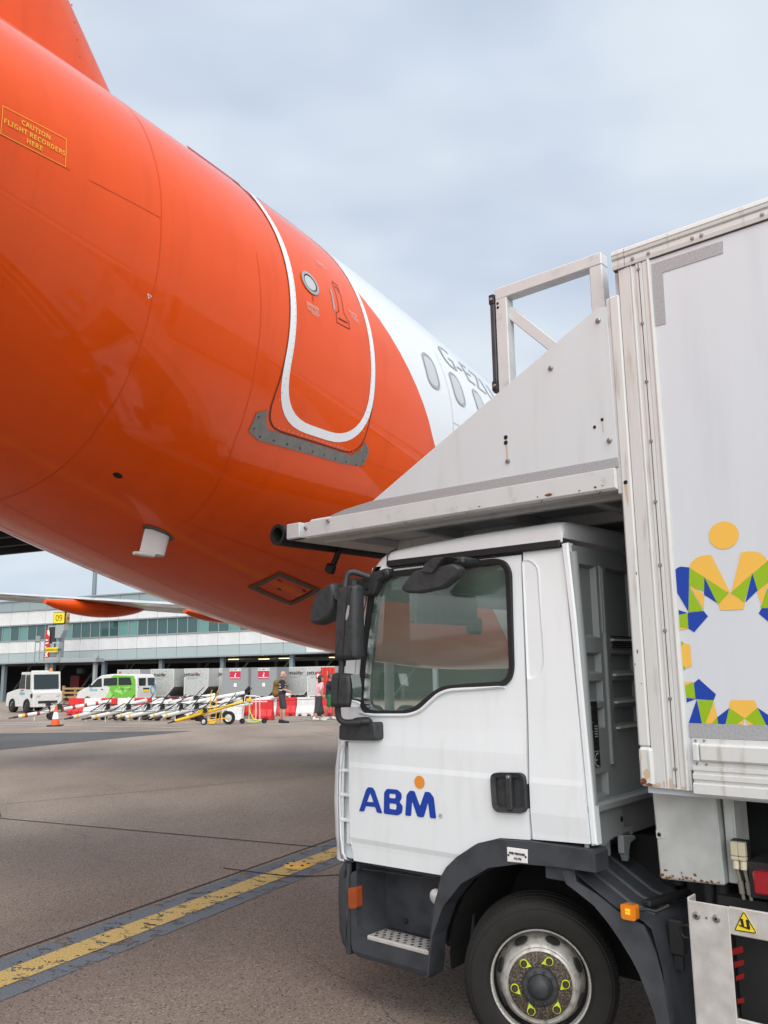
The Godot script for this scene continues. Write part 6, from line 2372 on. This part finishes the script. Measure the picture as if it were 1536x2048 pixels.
func dolly(at: Vector3, turn: float, label: String) -> void:
	var d := thing("container_dolly", label, "dolly", at, turn, "dollies under the containers")
	var s := ST()
	bx(s, -0.1, 1.75, 0.36, 0.44, -1.55, 0.06, 0.01)
	put(d, "frame", s, M.dark_steel)
	s = ST()
	for i in 6: bx(s, 0.0 + 0.3 * i, 0.06 + 0.3 * i, 0.44, 0.48, -1.5, 0.05)
	bx(s, -0.05, 0.05, 0.36, 0.5, 0.05, 0.1)
	bx(s, 1.45, 1.55, 0.36, 0.5, 0.05, 0.1)
	put(d, "roller", s, M.bar_yellow if false else M.hose_grey).set_meta("kind", "stuff")
	for x in [0.2, 1.45]:
		for z in [-0.05, -1.4]:
			simple_wheel(d, Vector3(x, 0.18, z), 0.18, 0.12, M.hose_grey)

func place(px_x: float, z: float) -> float:
	return (px_x - 768.0) / 1700.0 * -z * 0.983

func make_freight() -> void:
	var turn := -21.0 * DEG
	var rows := [
		["plain silver freight container half hidden behind the green van", 0, Vector3(-16.9, 0.48, -54.3)],
		["silver freight container right behind the van's rear doors", 0, Vector3(-14.35, 0.48, -52.6)],
		["upright silver freight container between the van and the grey containers", 0, Vector3(-12.15, 0.48, -52.0)],
		["silver freight container mostly hidden by the first grey one", 0, Vector3(-10.15, 0.48, -52.4)],
		["grey freight container with a red label, the larger looking of the two", 1, Vector3(-9.55, 0.48, -50.4)],
		["grey freight container with a red label beside the man with the backpack", 1, Vector3(-7.85, 0.48, -50.0)],
		["silver freight container just left of the man's head", 0, Vector3(-7.25, 0.48, -53.2)],
		["silver freight container with a sloped foot right of the man's head", 0, Vector3(-6.0, 0.48, -51.8)],
		["silver freight container with a red curtain behind the woman in pink", 0, Vector3(-4.45, 0.48, -48.6)],
	]
	for r in rows:
		var c := container(r[0], r[2], turn, r[1] == 1)
		dolly(Vector3(r[2].x, 0, r[2].z), turn, "low dolly under the " + String(r[0]).replace("freight ", "").replace(", the larger looking of the two", ", left of the two").replace(" with a red label beside", " beside"))
		if r == rows[8]:
			var s := ST()
			var pl := []
			for i in 12: pl.append(Vector3(0.86 + 0.85 * i / 11.0, 0, 0.03 + 0.02 * sin(i * 2.1)))
			for i in 11: quad(s, pl[i] + Vector3(0, 0.05, 0), pl[i + 1] + Vector3(0, 0.05, 0), pl[i + 1] + Vector3(0, 1.58, 0), pl[i] + Vector3(0, 1.58, 0))
			put(c, "red_curtain", s, M.red_paint)
			s = ST()
			bx(s, 0.56, 0.80, 0.95, 1.32, 0.014, 0.02)
			var lb := put(c, "red_label", s, M.label_red)
			s = ST()
			bx(s, 0.61, 0.75, 1.02, 1.22, 0.02, 0.024)
			put(lb, "white_mark", s, M.sign_white)
			s = ST()
			bx(s, 0.60, 0.78, 0.66, 0.84, 0.014, 0.02)
			put(c, "yellow_label", s, M.sign_yellow)
	# water filled barriers
	var protos := []
	for k in 2:
		var b := thing("plastic_barrier", "", "barrier", Vector3.ZERO, 0.0, "row of red and white plastic barriers")
		var s := ST()
		var pr := P("-0.20,0.0 -0.20,0.16 -0.085,0.42 -0.075,0.78 0.075,0.78 0.085,0.42 0.20,0.16 0.20,0.0")
		prism(s, pr, -0.42, 0.42, 0.025, Transform3D(Basis(Vector3(0, 0, 1), Vector3.UP, Vector3(-1, 0, 0)), Vector3.ZERO))
		put(b, "body", s, M.barrier_red if k == 0 else M.barrier_white)
		s = ST()
		for x in [-0.22, 0.22]: bx(s, x - 0.09, x + 0.09, 0.0, 0.07, 0.17, 0.205)
		put(b, "fork_slot", s, M.bar_black).set_meta("kind", "stuff")
		s = ST()
		for x in [-0.2, 0.2]: tube(s, [Vector3(x, 0.12, 0.225), Vector3(x * 0.8, 0.44, 0.10), Vector3(x * 0.8, 0.7, 0.085)], [0.05, 0.03, 0.02], 8)
		put(b, "moulded_rib", s, M.barrier_red if k == 0 else M.barrier_white).set_meta("kind", "stuff")
		s = ST()
		lathe(s, P("0.05,0 0.05,0.04 0,0.045"), Transform3D(Basis(), Vector3(0.1, 0.78, 0)), 10)
		put(b, "filler_cap", s, M.bar_white)
		protos.append(b)
	var spots := []
	var words := ["far left end of the row, behind the striped towbar", "second from the row's left end", "third from the left end, under the van's rear wheel", "fourth from the left end, below the van's rear door", "fifth from the left end, behind the towbar pile", "sixth from the left end, below the second silver container", "seventh from the left end, behind the pile's right half", "eighth from the left end, below the upright silver container", "ninth from the left end, behind the yellow towbar's foot", "tenth from the left end, below the first grey container", "eleventh from the left end, behind the yellow ladder", "twelfth from the left end, behind the white trolley", "just left of the man's legs", "between the man and the woman in pink", "behind the legs of the woman in pink", "right of the woman in pink, half behind the truck mirror"]
	for i in 16:
		var t := i / 15.0
		spots.append([lerpf(-14.6, -1.75, t), lerpf(-41.0, -37.0, t), 1 if i in [1, 3, 5, 7, 9, 11, 13] else 0, -17.0 + 5.0 * sin(i * 2.3)])
	for i in spots.size():
		var q = spots[i]
		var label: String = ("red" if q[2] == 0 else "white") + " plastic barrier, " + words[i]
		if i < 2:
			var b: Node3D = protos[q[2]]
			b.position = Vector3(q[0], 0, q[1])
			b.rotation.y = q[3] * DEG
			b.set_meta("label", label)
		else: copy(protos[q[2]], label, Vector3(q[0], 0, q[1]), q[3] * DEG)
	copy(protos[0], "red plastic barrier standing forward of the row, with a white notice", Vector3(-4.95, 0, -34.9), -14.0 * DEG)
	copy(protos[1], "white plastic barrier lying low in front of the row, left of the white trolley", Vector3(-6.3, -0.28, -35.6), -10.0 * DEG)
	# towbars
	var tb := thing("aircraft_towbar", "red and white striped towbar reaching up behind the cone", "towbar", Vector3(-15.6, 0, -36.6), 0.0, "white towbars piled before the barriers")
	towbar(tb, M.bar_white)
	var s2 := ST()
	for i in 7:
		lathe(s2, P("0.0845,-0.06 0.0845,0.06"), Transform3D(Basis(Vector3.BACK, PI / 2.0), Vector3(0.42 + 0.48 * i, 0.0, 0)), 12)
	var st := put(tb.get_child(0), "red_stripe", s2, M.tape_red)
	st.set_meta("kind", "stuff")
	var plain := thing("aircraft_towbar", "", "towbar", Vector3.ZERO, 0.0, "white towbars piled before the barriers")
	towbar(plain, M.bar_white)
	tb.rotation = Vector3(0, 28.0 * DEG, 0)
	var tw := ["white towbar with its red coupling just behind the cone", "white towbar pointing out right of the cone", "white towbar, third right of the cone", "white towbar in the middle of the pile, fourth right of the cone", "white towbar with a yellow band, left of the black wheels", "white towbar with its coupling low in the pile's centre", "white towbar at the pile's right, two small wheels under it", "white towbar at the right edge of the pile, next to the yellow one", "white towbar lying high across the pile's back", "white towbar crossing the back of the pile, its end by the blue barrier foot", "white towbar leaning under the yellow towbar"]
	var tp := [[-12.85, -35.4, 56.0], [-11.95, -34.9, 48.0], [-10.95, -35.0, 60.0], [-10.5, -34.6, 46.0], [-9.6, -34.9, 58.0], [-9.05, -34.7, 50.0], [-8.2, -35.1, 62.0], [-7.75, -34.7, 45.0], [-11.2, -37.2, 24.0], [-10.0, -37.6, 20.0], [-7.6, -36.3, 30.0]]
	for i in tp.size():
		var o: Node3D = plain if i == 0 else copy(plain, tw[i], Vector3.ZERO, 0.0)
		if i == 0: o.set_meta("label", tw[0])
		o.position = Vector3(tp[i][0], 0.0 if i < 8 else 0.22, tp[i][1])
		o.rotation = Vector3(0, tp[i][2] * DEG, (1.5 * sin(i * 3.1)) * DEG)
	var ytb := thing("aircraft_towbar", "yellow towbar raised towards the right beside the towbar pile", "towbar", Vector3(-7.95, 0.0, -32.4), 30.0 * DEG)
	ytb.scale = Vector3.ONE * 0.72
	ytb.rotation.z = 5.0 * DEG
	towbar(ytb, M.bar_yellow)
	# yellow ladder cart, trolley, cone, rope
	var lc := thing("ladder_cart", "yellow upright hand cart standing over the yellow towbar", "cart", Vector3(-6.45, 0, -32.3), -12.0 * DEG)
	lc.scale = Vector3.ONE * 0.75
	var s := ST()
	for x in [-0.16, 0.16]: tube(s, [Vector3(x, 0.08, 0), Vector3(x, 1.55, -0.1), Vector3(x + 0.06, 1.68, -0.1)], 0.022, 8)
	put(lc, "upright", s, M.bar_yellow)
	for y in [0.35, 0.62, 0.9, 1.15]:
		s = ST()
		tube(s, [Vector3(-0.16, y, -0.03), Vector3(0.16, y, -0.03)], 0.018, 6)
		put(lc, "rung", s, M.bar_yellow)
	s = ST()
	bx(s, -0.17, 0.17, 0.04, 0.16, -0.06, 0.14, 0.02)
	put(lc, "foot_box", s, M.bar_yellow)
	simple_wheel(lc, Vector3(-0.42, 0.17, 0.1), 0.17, 0.1, M.reflector)
	simple_wheel(lc, Vector3(0.72, 0.32, -0.3), 0.32, 0.14, M.reflector)
	s = ST()
	tube(s, [Vector3(0.72, 0.32, -0.3), Vector3(0.2, 0.25, -0.1), Vector3(-0.42, 0.17, 0.1)], 0.035, 8)
	tube(s, [Vector3(0.30, 0.1, 0), Vector3(0.42, 0.72, 0), Vector3(0.48, 0.1, 0)], 0.03, 8)
	put(lc, "axle_frame", s, M.bar_yellow)
	var wt := thing("hose_trolley", "white tubular trolley with a lime hose, left of the man", "trolley", Vector3(-5.02, 0, -32.6), -6.0 * DEG)
	s = ST()
	tube(s, bend([Vector3(-0.38, 0.1, 0), Vector3(-0.30, 1.02, 0), Vector3(0.12, 1.02, 0), Vector3(0.12, 0.1, 0)], 0.05), 0.022, 8)
	tube(s, bend([Vector3(-0.22, 0.1, -0.3), Vector3(-0.20, 0.98, -0.3), Vector3(0.18, 0.98, -0.3), Vector3(0.2, 0.1, -0.3)], 0.05), 0.022, 8)
	tube(s, [Vector3(-0.42, 0.12, -0.1), Vector3(0.42, 0.12, -0.1)], 0.025, 8)
	tube(s, [Vector3(-0.32, 0.80, 0), Vector3(0.55, 0.80, 0)], 0.02, 8)
	put(wt, "frame", s, M.bar_white)
	simple_wheel(wt, Vector3(-0.40, 0.10, 0), 0.10, 0.07, M.bar_black)
	simple_wheel(wt, Vector3(0.44, 0.10, 0), 0.10, 0.07, M.bar_black)
	s = ST()
	tube(s, bend([Vector3(-0.1, 0.98, 0.02), Vector3(-0.12, 0.5, 0.05), Vector3(0.05, 0.14, 0.06), Vector3(0.35, 0.12, 0.05), Vector3(0.1, 0.05, 0.05), Vector3(-0.2, 0.08, 0.05)], 0.15), 0.022, 8)
	put(wt, "hose", s, M.lime)
	s = ST()
	bx(s, -0.24, -0.02, 0.80, 0.92, 0.02, 0.06, 0.01)
	put(wt, "tag", s, M.bar_yellow)
	var cn := thing("traffic_cone", "orange traffic cone with a pale band in front of the towbars", "cone", Vector3(-12.50, 0, -32.9))
	s = ST()
	lathe(s, P("0.16,0.05 0.125,0.27"), Transform3D.IDENTITY, 24)
	lathe(s, P("0.075,0.52 0.035,0.76 0.0,0.77"), Transform3D.IDENTITY, 24)
	put(cn, "body", s, M.cone_orange)
	s = ST()
	lathe(s, P("0.125,0.27 0.075,0.52"), Transform3D.IDENTITY, 24)
	put(cn, "reflective_band", s, M.sign_white)
	s = ST()
	bx(s, -0.25, 0.25, 0.0, 0.05, -0.25, 0.25, 0.02)
	put(cn, "base", s, M.bar_black)
	s = ST()
	var rp := []
	for q in [[-14.3, 0.55, -34.2], [-12.5, 0.52, -33.0], [-9.0, 0.50, -32.6], [-6.3, 0.62, -32.0], [-5.0, 0.79, -32.6], [-2.2, 0.86, -33.4], [-0.5, 0.9, -34.0]]: rp.append(Vector3(q[0], q[1], q[2]))
	tube(s, rp, 0.011, 6)
	var ro := put(self, numbered("barrier_rope"), s, M.bar_black)
	tag(ro, "thin dark rope strung across in front of towbars and trolley", "rope")
	# dark boarding stairs on the other side of the aircraft, only a corner shows
	var psi := 25.854757 * DEG
	var bs := thing("boarding_stairs", "dark boarding stairs showing under the tail at the left edge", "stairs", Vector3(-cos(psi), 0, -sin(psi)) * 4.662569, PI / 2.0 - psi)
	s = ST()
	bx(s, 5.0, 7.15, 3.44, 3.62, -4.1, -2.1, 0.02)
	for i in 5: bx(s, 5.2 + 0.45 * i, 5.26 + 0.45 * i, 3.36, 3.44, -4.0, -2.2)
	put(bs, "platform", s, M.stairs_dark)
	s = ST()
	for sx in [5.1, 6.5]: beam(s, Vector3(sx, 3.4, -4.1), Vector3(sx, 0.3, -9.0), 0.1, 0.25)
	put(bs, "stringer", s, M.stairs_dark)
	for i in 14:
		s = ST()
		bx(s, 5.1, 6.5, 3.3 - 0.225 * i, 3.34 - 0.225 * i, -4.45 - 0.34 * i, -4.15 - 0.34 * i)
		put(bs, "tread", s, M.stairs_dark)
	for sx in [5.05, 6.55]:
		s = ST()
		tube(s, [Vector3(sx, 4.5, -2.2), Vector3(sx, 4.5, -4.1), Vector3(sx, 1.3, -9.0)], 0.03, 8)
		put(bs, "handrail", s, M.stairs_dark)

# x from the coupling to the tail; the tube rises to the wheels
func towbar(root: Node3D, m: Material) -> void:
	var lift := Node3D.new()
	lift.name = "bar"
	var s := ST()
	tube(s, [Vector3(0.12, 0, 0), Vector3(3.9, 0, 0)], 0.082, 12)
	var b := put(root, "tube", s, m)
	b.position = Vector3(0, 0.17, 0)
	b.rotation.z = 8.0 * DEG
	lift.free()
	s = ST()
	tube(s, [Vector3(-0.08, 0, 0), Vector3(0.14, 0, 0)], 0.045, 10)
	box(s, Vector3(-0.16, 0, 0), Vector3(0.20, 0.05, 0.14), 0.01)
	put(b, "coupling", s, M.bar_black if m == M.bar_yellow else M.nut_rust)
	s = ST()
	lathe(s, P("0.085,-0.05 0.085,0.05"), Transform3D(Basis(Vector3.BACK, PI / 2.0), Vector3(0.30, 0, 0)), 12)
	put(b, "band", s, M.bar_yellow)
	s = ST()
	tube(s, [Vector3(1.35, 0.0, -0.28), Vector3(1.9, 0.28, 0), Vector3(1.35, 0.0, 0.28)], 0.03, 8)
	tube(s, [Vector3(1.95, 0.05, 0), Vector3(1.40, -0.22, 0)], 0.04, 8)
	put(b, "axle_frame", s, m)
	s = ST()
	tube(s, [Vector3(1.5, 0.06, 0.05), Vector3(2.15, 0.55, 0.05)], 0.020, 6)
	tube(s, [Vector3(0.9, 0.09, 0.1), Vector3(1.5, 0.30, 0.2), Vector3(2.2, 0.12, 0.12)], 0.022, 6)
	box(s, Vector3(1.75, 0.12, 0.1), Vector3(0.22, 0.20, 0.12), 0.02)
	tube(s, [Vector3(1.0, 0.08, -0.04), Vector3(2.4, 0.10, -0.04)], 0.018, 6)
	put(b, "pump_handle", s, M.bar_black)
	s = ST()
	bx(s, 1.4, 1.6, 0.03, 0.2, -0.07, 0.07, 0.02)
	tube(s, [Vector3(3.7, 0, -0.2), Vector3(3.7, 0, 0.2)], 0.04, 8)
	put(b, "pump_body", s, m).set_meta("kind", "stuff")
	for z in [-0.28, 0.28]: simple_wheel(root, Vector3(1.42, 0.17, z), 0.17, 0.10, M.bar_black)
	s = ST()
	tube(s, [Vector3(0.75, 0.0, 0), Vector3(0.75, 0.26, 0)], 0.025, 8)
	put(root, "prop_leg", s, m)

# ---------------------------------------------------------------- people
# a surface over bones [a, b, radius at a, radius at b], joined smoothly
func flesh(s: SurfaceTool, bones: Array, cell: float, blend := 0.03) -> void:
	var lo := Vector3(1e9, 1e9, 1e9)
	var hi := -lo
	for b in bones:
		for k in 2:
			var r: float = b[2 + k] + blend + cell * 2.0
			lo = lo.min(b[k] - Vector3.ONE * r)
			hi = hi.max(b[k] + Vector3.ONE * r)
	var n := Vector3i(((hi - lo) / cell).ceil()) + Vector3i.ONE
	var d := PackedFloat32Array()
	d.resize(n.x * n.y * n.z)
	d.fill(1.0)
	for b in bones:
		var r: float = maxf(b[2], b[3]) + 0.07
		var l0 := Vector3i(((b[0].min(b[1]) - Vector3.ONE * r - lo) / cell).floor()).clamp(Vector3i.ZERO, n - Vector3i.ONE)
		var l1 := Vector3i(((b[0].max(b[1]) + Vector3.ONE * r - lo) / cell).ceil()).clamp(Vector3i.ZERO, n - Vector3i.ONE)
		var ab: Vector3 = b[1] - b[0]
		var len2 := maxf(ab.length_squared(), 1e-9)
		for z in range(l0.z, l1.z + 1):
			for y in range(l0.y, l1.y + 1):
				for x in range(l0.x, l1.x + 1):
					var p := lo + Vector3(x, y, z) * cell
					var t := clampf((p - b[0]).dot(ab) / len2, 0.0, 1.0)
					var v: float = p.distance_to(b[0] + ab * t) - lerpf(b[2], b[3], t)
					var i := x + n.x * (y + n.y * z)
					var o := d[i]
					var h := clampf(0.5 + 0.5 * (o - v) / blend, 0.0, 1.0)
					d[i] = lerpf(o, v, h) - blend * h * (1.0 - h) if o < 1.0 else v
	var at := {}
	var steps := [1, n.x, n.x * n.y]
	for z in n.z - 1:
		for y in n.y - 1:
			for x in n.x - 1:
				var i := x + n.x * (y + n.y * z)
				var first := d[i] < 0.0
				var mixed := false
				for c in range(1, 8):
					if (d[i + (c & 1) + (n.x if c & 2 else 0) + (steps[2] if c & 4 else 0)] < 0.0) != first:
						mixed = true
						break
				if not mixed: continue
				var sum := Vector3.ZERO
				var cnt := 0
				for e in [[0, 1], [2, 3], [4, 5], [6, 7], [0, 2], [1, 3], [4, 6], [5, 7], [0, 4], [1, 5], [2, 6], [3, 7]]:
					var ca: int = e[0]
					var cb: int = e[1]
					var va := d[i + (ca & 1) + (n.x if ca & 2 else 0) + (steps[2] if ca & 4 else 0)]
					var vb := d[i + (cb & 1) + (n.x if cb & 2 else 0) + (steps[2] if cb & 4 else 0)]
					if (va < 0.0) != (vb < 0.0):
						var f := va / (va - vb)
						var pa := Vector3(ca & 1, (ca >> 1) & 1, (ca >> 2) & 1)
						var pb := Vector3(cb & 1, (cb >> 1) & 1, (cb >> 2) & 1)
						sum += pa.lerp(pb, f)
						cnt += 1
				at[i] = lo + (Vector3(x, y, z) + sum / cnt) * cell
	smooth(s)
	for i in at:
		for a in 3:
			var j: int = i + steps[a]
			if (d[i] < 0.0) == (d[j] < 0.0): continue
			var b: int = steps[(a + 1) % 3]
			var c: int = steps[(a + 2) % 3]
			if not (at.has(i - b) and at.has(i - c) and at.has(i - b - c)): continue
			if d[i] < 0.0: quad(s, at[i], at[i - c], at[i - b - c], at[i - b])
			else: quad(s, at[i], at[i - b], at[i - b - c], at[i - c])
	flat(s)

# facing +x; joints from the heel up
func person(label: String, at: Vector3, turn: float, tall: float, pose: Dictionary, looks: Dictionary) -> void:
	var p := thing("person", label, "person", at, turn)
	var k := tall / 1.75
	var V := func(x: float, y: float, z: float) -> Vector3: return Vector3(x, y, z) * k
	var hipx: float = pose.get("lean", 0.0)
	var pel: Vector3 = V.call(0.0, 0.93, 0.0)
	var chest: Vector3 = V.call(hipx * 0.6, 1.25, 0.0)
	var neck: Vector3 = V.call(hipx, 1.46, 0.0)
	var head: Vector3 = V.call(hipx + 0.03, 1.62, 0.0)
	var body := []
	body.append([pel + V.call(0, 0, -0.07), pel + V.call(0, 0, 0.07), 0.105 * k, 0.105 * k])
	body.append([pel, chest, 0.115 * k, 0.125 * k])
	body.append([chest + V.call(0, 0.05, -0.08), chest + V.call(0, 0.05, 0.08), 0.115 * k, 0.115 * k])
	body.append([chest + V.call(0, 0.16, -0.15), chest + V.call(0, 0.16, 0.15), 0.055 * k, 0.055 * k])
	body.append([chest, neck, 0.09 * k, 0.052 * k])
	body.append([neck, head, 0.052 * k, 0.055 * k])
	body.append([head + V.call(-0.015, 0.04, 0), head + V.call(0.02, -0.02, 0), 0.098 * k, 0.078 * k])
	body.append([head + V.call(0.03, -0.05, 0), head + V.call(0.055, -0.06, 0), 0.055 * k, 0.04 * k])
	body.append([head + V.call(0.095, 0.0, 0), head + V.call(0.112, -0.018, 0), 0.010 * k, 0.012 * k])
	for sd in [-1.0, 1.0]: body.append([head + V.call(-0.01, 0.0, sd * 0.085), head + V.call(-0.015, 0.03, sd * 0.09), 0.016 * k, 0.016 * k])
	var legs := []
	var arms := []
	var hands := []
	var feet := []
	for i in 2:
		var sd := -1.0 if i == 0 else 1.0
		var sw: float = pose.step[i]
		var hip: Vector3 = pel + V.call(0, -0.04, sd * 0.085)
		var ank: Vector3 = V.call(sw, 0.09 + pose.get("raise", [0.0, 0.0])[i], sd * 0.09)
		var knee: Vector3 = (hip + ank) / 2.0 + V.call(0.03 + pose.bend[i], 0.03, 0)
		body.append([hip, knee, 0.088 * k, 0.056 * k])
		body.append([knee, knee.lerp(ank, 0.35) + V.call(-0.015, 0, 0), 0.055 * k, 0.057 * k])
		body.append([knee.lerp(ank, 0.35) + V.call(-0.015, 0, 0), ank, 0.057 * k, 0.038 * k])
		body.append([ank + V.call(-0.03, -0.05, 0), ank + V.call(0.15, -0.06, 0), 0.040 * k, 0.032 * k])
		legs.append([hip, knee, ank])
		feet.append(ank)
		var sh: Vector3 = chest + V.call(0, 0.17, sd * 0.19)
		var el: Vector3 = sh + V.call(pose.elbow[i][0], pose.elbow[i][1], sd * 0.04)
		var wr: Vector3 = el + V.call(pose.wrist[i][0], pose.wrist[i][1], -sd * 0.01)
		body.append([sh, el, 0.052 * k, 0.042 * k])
		body.append([el, wr, 0.042 * k, 0.028 * k])
		arms.append([sh, el, wr])
		var dir := (wr - el).normalized()
		body.append([wr, wr + dir * 0.075 * k, 0.030 * k, 0.028 * k])
		hands.append([wr + dir * 0.085 * k, dir])
	var s := ST()
	flesh(s, body, 0.024)
	# fingers
	for h in hands:
		var fwd := Vector3(0.4, 0, 0).lerp(h[1], 0.6).normalized()
		for f in 4:
			var b: Vector3 = h[0] + Vector3(0.022 - 0.014 * f, 0, 0) * k
			var l: float = [0.068, 0.078, 0.072, 0.056][f]
			tube(s, [b, b + h[1] * l * 0.5 * k, b + (h[1] * l * 0.9 + Vector3(0.02, 0, 0)) * k], [0.009 * k, 0.009 * k, 0.007 * k], 6)
		var tb: Vector3 = h[0] - h[1] * 0.05 * k + Vector3(0.03, 0, 0) * k
		tube(s, [tb, tb + (h[1] * 0.03 + fwd * 0.02) * k, tb + (h[1] * 0.058 + fwd * 0.02) * k], [0.011 * k, 0.010 * k, 0.008 * k], 6)
	put(p, "body", s, looks.skin)
	# hair
	s = ST()
	var hair := [[head + V.call(-0.035, 0.055, 0), head + V.call(0.0, 0.062, 0), 0.095 * k, 0.090 * k]]
	if looks.get("long", false): hair.append_array([[head + V.call(-0.05, 0.03, 0), head + V.call(-0.06, -0.12, 0), 0.09 * k, 0.075 * k]])
	if looks.get("bald", false): hair = [[head + V.call(-0.055, -0.03, -0.05), head + V.call(-0.055, -0.03, 0.05), 0.06 * k, 0.06 * k]]
	flesh(s, hair, 0.018)
	put(p, "hair", s, looks.hair)
	# top
	s = ST()
	var top := [[pel + V.call(0, 0.04, -0.07), pel + V.call(0, 0.04, 0.07), 0.118 * k, 0.118 * k], [pel + V.call(0, 0.05, 0), chest, 0.132 * k, 0.142 * k], [chest + V.call(0, 0.05, -0.08), chest + V.call(0, 0.05, 0.08), 0.130 * k, 0.130 * k], [chest + V.call(0, 0.16, -0.15), chest + V.call(0, 0.16, 0.15), 0.068 * k, 0.068 * k], [chest, neck + V.call(0, -0.03, 0), 0.10 * k, 0.066 * k]]
	for a in arms:
		top.append([a[0], a[0].lerp(a[1], looks.get("sleeve", 0.75)), 0.068 * k, 0.062 * k])
	flesh(s, top, 0.024)
	put(p, "top", s, looks.top)
	if looks.has("stripe"):
		for q in [0.02, 0.12, 0.21]:
			s = ST()
			flesh(s, [[chest + V.call(-hipx * 0.2, q - 0.15, -0.075), chest + V.call(-hipx * 0.2, q - 0.15, 0.075), 0.0, 0.0], [chest + V.call(0, q - 0.15, -0.06), chest + V.call(0, q - 0.15, 0.06), 0.142 * k, 0.142 * k]], 0.02)
			var cut := s
			var rg := []
			s = ST()
			for w in [[-0.022, 0.150], [0.022, 0.150]]:
				var r := []
				for j in 20:
					var a := TAU * j / 20.0
					r.append(chest + V.call(cos(a) * w[1], q - 0.15 + w[0], sin(a) * (w[1] + 0.075)))
				rg.append(r)
			loft(s, rg, true, false, true)
			put(p, "stripe", s, looks.stripe)
			cut.clear()
	# lower garment
	s = ST()
	var low := [[pel + V.call(0, 0.0, -0.07), pel + V.call(0, 0.0, 0.07), 0.122 * k, 0.122 * k]]
	if looks.get("skirt", false):
		low.append([pel, (feet[0] + feet[1]) / 2.0 + V.call(0, 0.28, 0), 0.13 * k, 0.155 * k])
		for l in legs: low.append([l[0], l[1].lerp(l[2], 0.45), 0.11 * k, 0.09 * k])
	else:
		for l in legs: low.append([l[0], l[0].lerp(l[1], 0.92), 0.108 * k, 0.092 * k])
	flesh(s, low, 0.024)
	put(p, "skirt" if looks.get("skirt", false) else "shorts", s, looks.low)
	for f in feet:
		s = ST()
		flesh(s, [[f + V.call(-0.04, -0.045, 0), f + V.call(0.16, -0.055, 0), 0.048 * k, 0.040 * k], [f + V.call(-0.02, 0.0, 0), f + V.call(-0.02, -0.03, 0), 0.05 * k, 0.05 * k]], 0.018)
		put(p, "shoe", s, looks.shoe)
	if looks.has("pack"):
		s = ST()
		flesh(s, [[chest + V.call(-0.22, -0.25, -0.07), chest + V.call(-0.22, -0.25, 0.07), 0.12 * k, 0.12 * k], [chest + V.call(-0.22, -0.25, 0), chest + V.call(-0.19, 0.10, 0), 0.13 * k, 0.12 * k], [chest + V.call(-0.19, 0.10, -0.06), chest + V.call(-0.19, 0.10, 0.06), 0.11 * k, 0.11 * k]], 0.024)
		put(p, "backpack", s, looks.pack)
		s = ST()
		for sd in [-1.0, 1.0]: tube(s, bend([chest + V.call(-0.17, 0.16, sd * 0.11), chest + V.call(0.0, 0.235, sd * 0.12), chest + V.call(0.14, 0.10, sd * 0.13), chest + V.call(0.10, -0.12, sd * 0.15), chest + V.call(-0.14, -0.22, sd * 0.14)], 0.08), 0.022 * k, 8)
		put(p, "strap", s, looks.pack)
	elif looks.has("strap"):
		s = ST()
		tube(s, bend([chest + V.call(-0.13, -0.15, 0.12), chest + V.call(-0.15, 0.05, 0.0), chest + V.call(-0.08, 0.22, -0.1), chest + V.call(0.10, 0.16, -0.1), chest + V.call(0.14, -0.1, 0.06)], 0.08), 0.014 * k, 6)
		put(p, "bag_strap", s, looks.strap)

func make_people() -> void:
	person("bald man with a brown backpack, striped dark top and shorts, walking right", Vector3(-3.95, 0, -32.75), 8.0 * DEG, 1.90,
		{"lean": 0.02, "step": [-0.03, 0.06], "bend": [0.0, 0.03], "elbow": [[-0.06, -0.27], [0.02, -0.27]], "wrist": [[0.20, -0.10], [0.22, -0.08]]},
		{"skin": M.skin_tone, "hair": M.hair_grey, "bald": true, "top": M.cloth_navy, "stripe": M.cloth_pale, "low": M.cloth_grey, "shoe": M.cloth_navy, "pack": M.pack_brown, "sleeve": 0.85})
	person("black haired woman in a pink shirt, long grey skirt and white shoes, walking away", Vector3(-2.62, 0, -33.6), 32.0 * DEG, 1.72,
		{"lean": 0.06, "step": [0.20, -0.24], "bend": [0.05, 0.05], "raise": [0.0, 0.04], "elbow": [[0.06, -0.26], [-0.10, -0.25]], "wrist": [[0.16, -0.16], [0.10, -0.2]]},
		{"skin": M.skin_tone, "hair": M.hair_black, "long": true, "top": M.cloth_pink, "low": M.cloth_grey, "skirt": true, "shoe": M.shoe_white, "sleeve": 0.7, "strap": M.cloth_pink})
	person("brown haired person in green shorts and a dark top beside the woman in pink", Vector3(-2.28, 0, -34.3), 20.0 * DEG, 1.78,
		{"lean": 0.05, "step": [0.22, -0.22], "bend": [0.05, 0.04], "raise": [0.0, 0.03], "elbow": [[-0.06, -0.26], [0.08, -0.26]], "wrist": [[0.08, -0.22], [0.16, -0.16]]},
		{"skin": M.skin_dark, "hair": M.hair_brown, "top": M.cloth_navy, "low": M.cloth_green, "shoe": M.shoe_white, "sleeve": 0.7})

func _ready() -> void:
	rng.seed = 7
	make_materials()
	set_stage()
	make_ground()
	make_terminal()
	var plane := make_aircraft()
	copy(plane, "second orange and white airliner on the next stand, far left of the view", Vector3(-46, 0, 14), plane.rotation.y)
	make_truck()
	make_vehicles()
	make_freight()
	make_people()
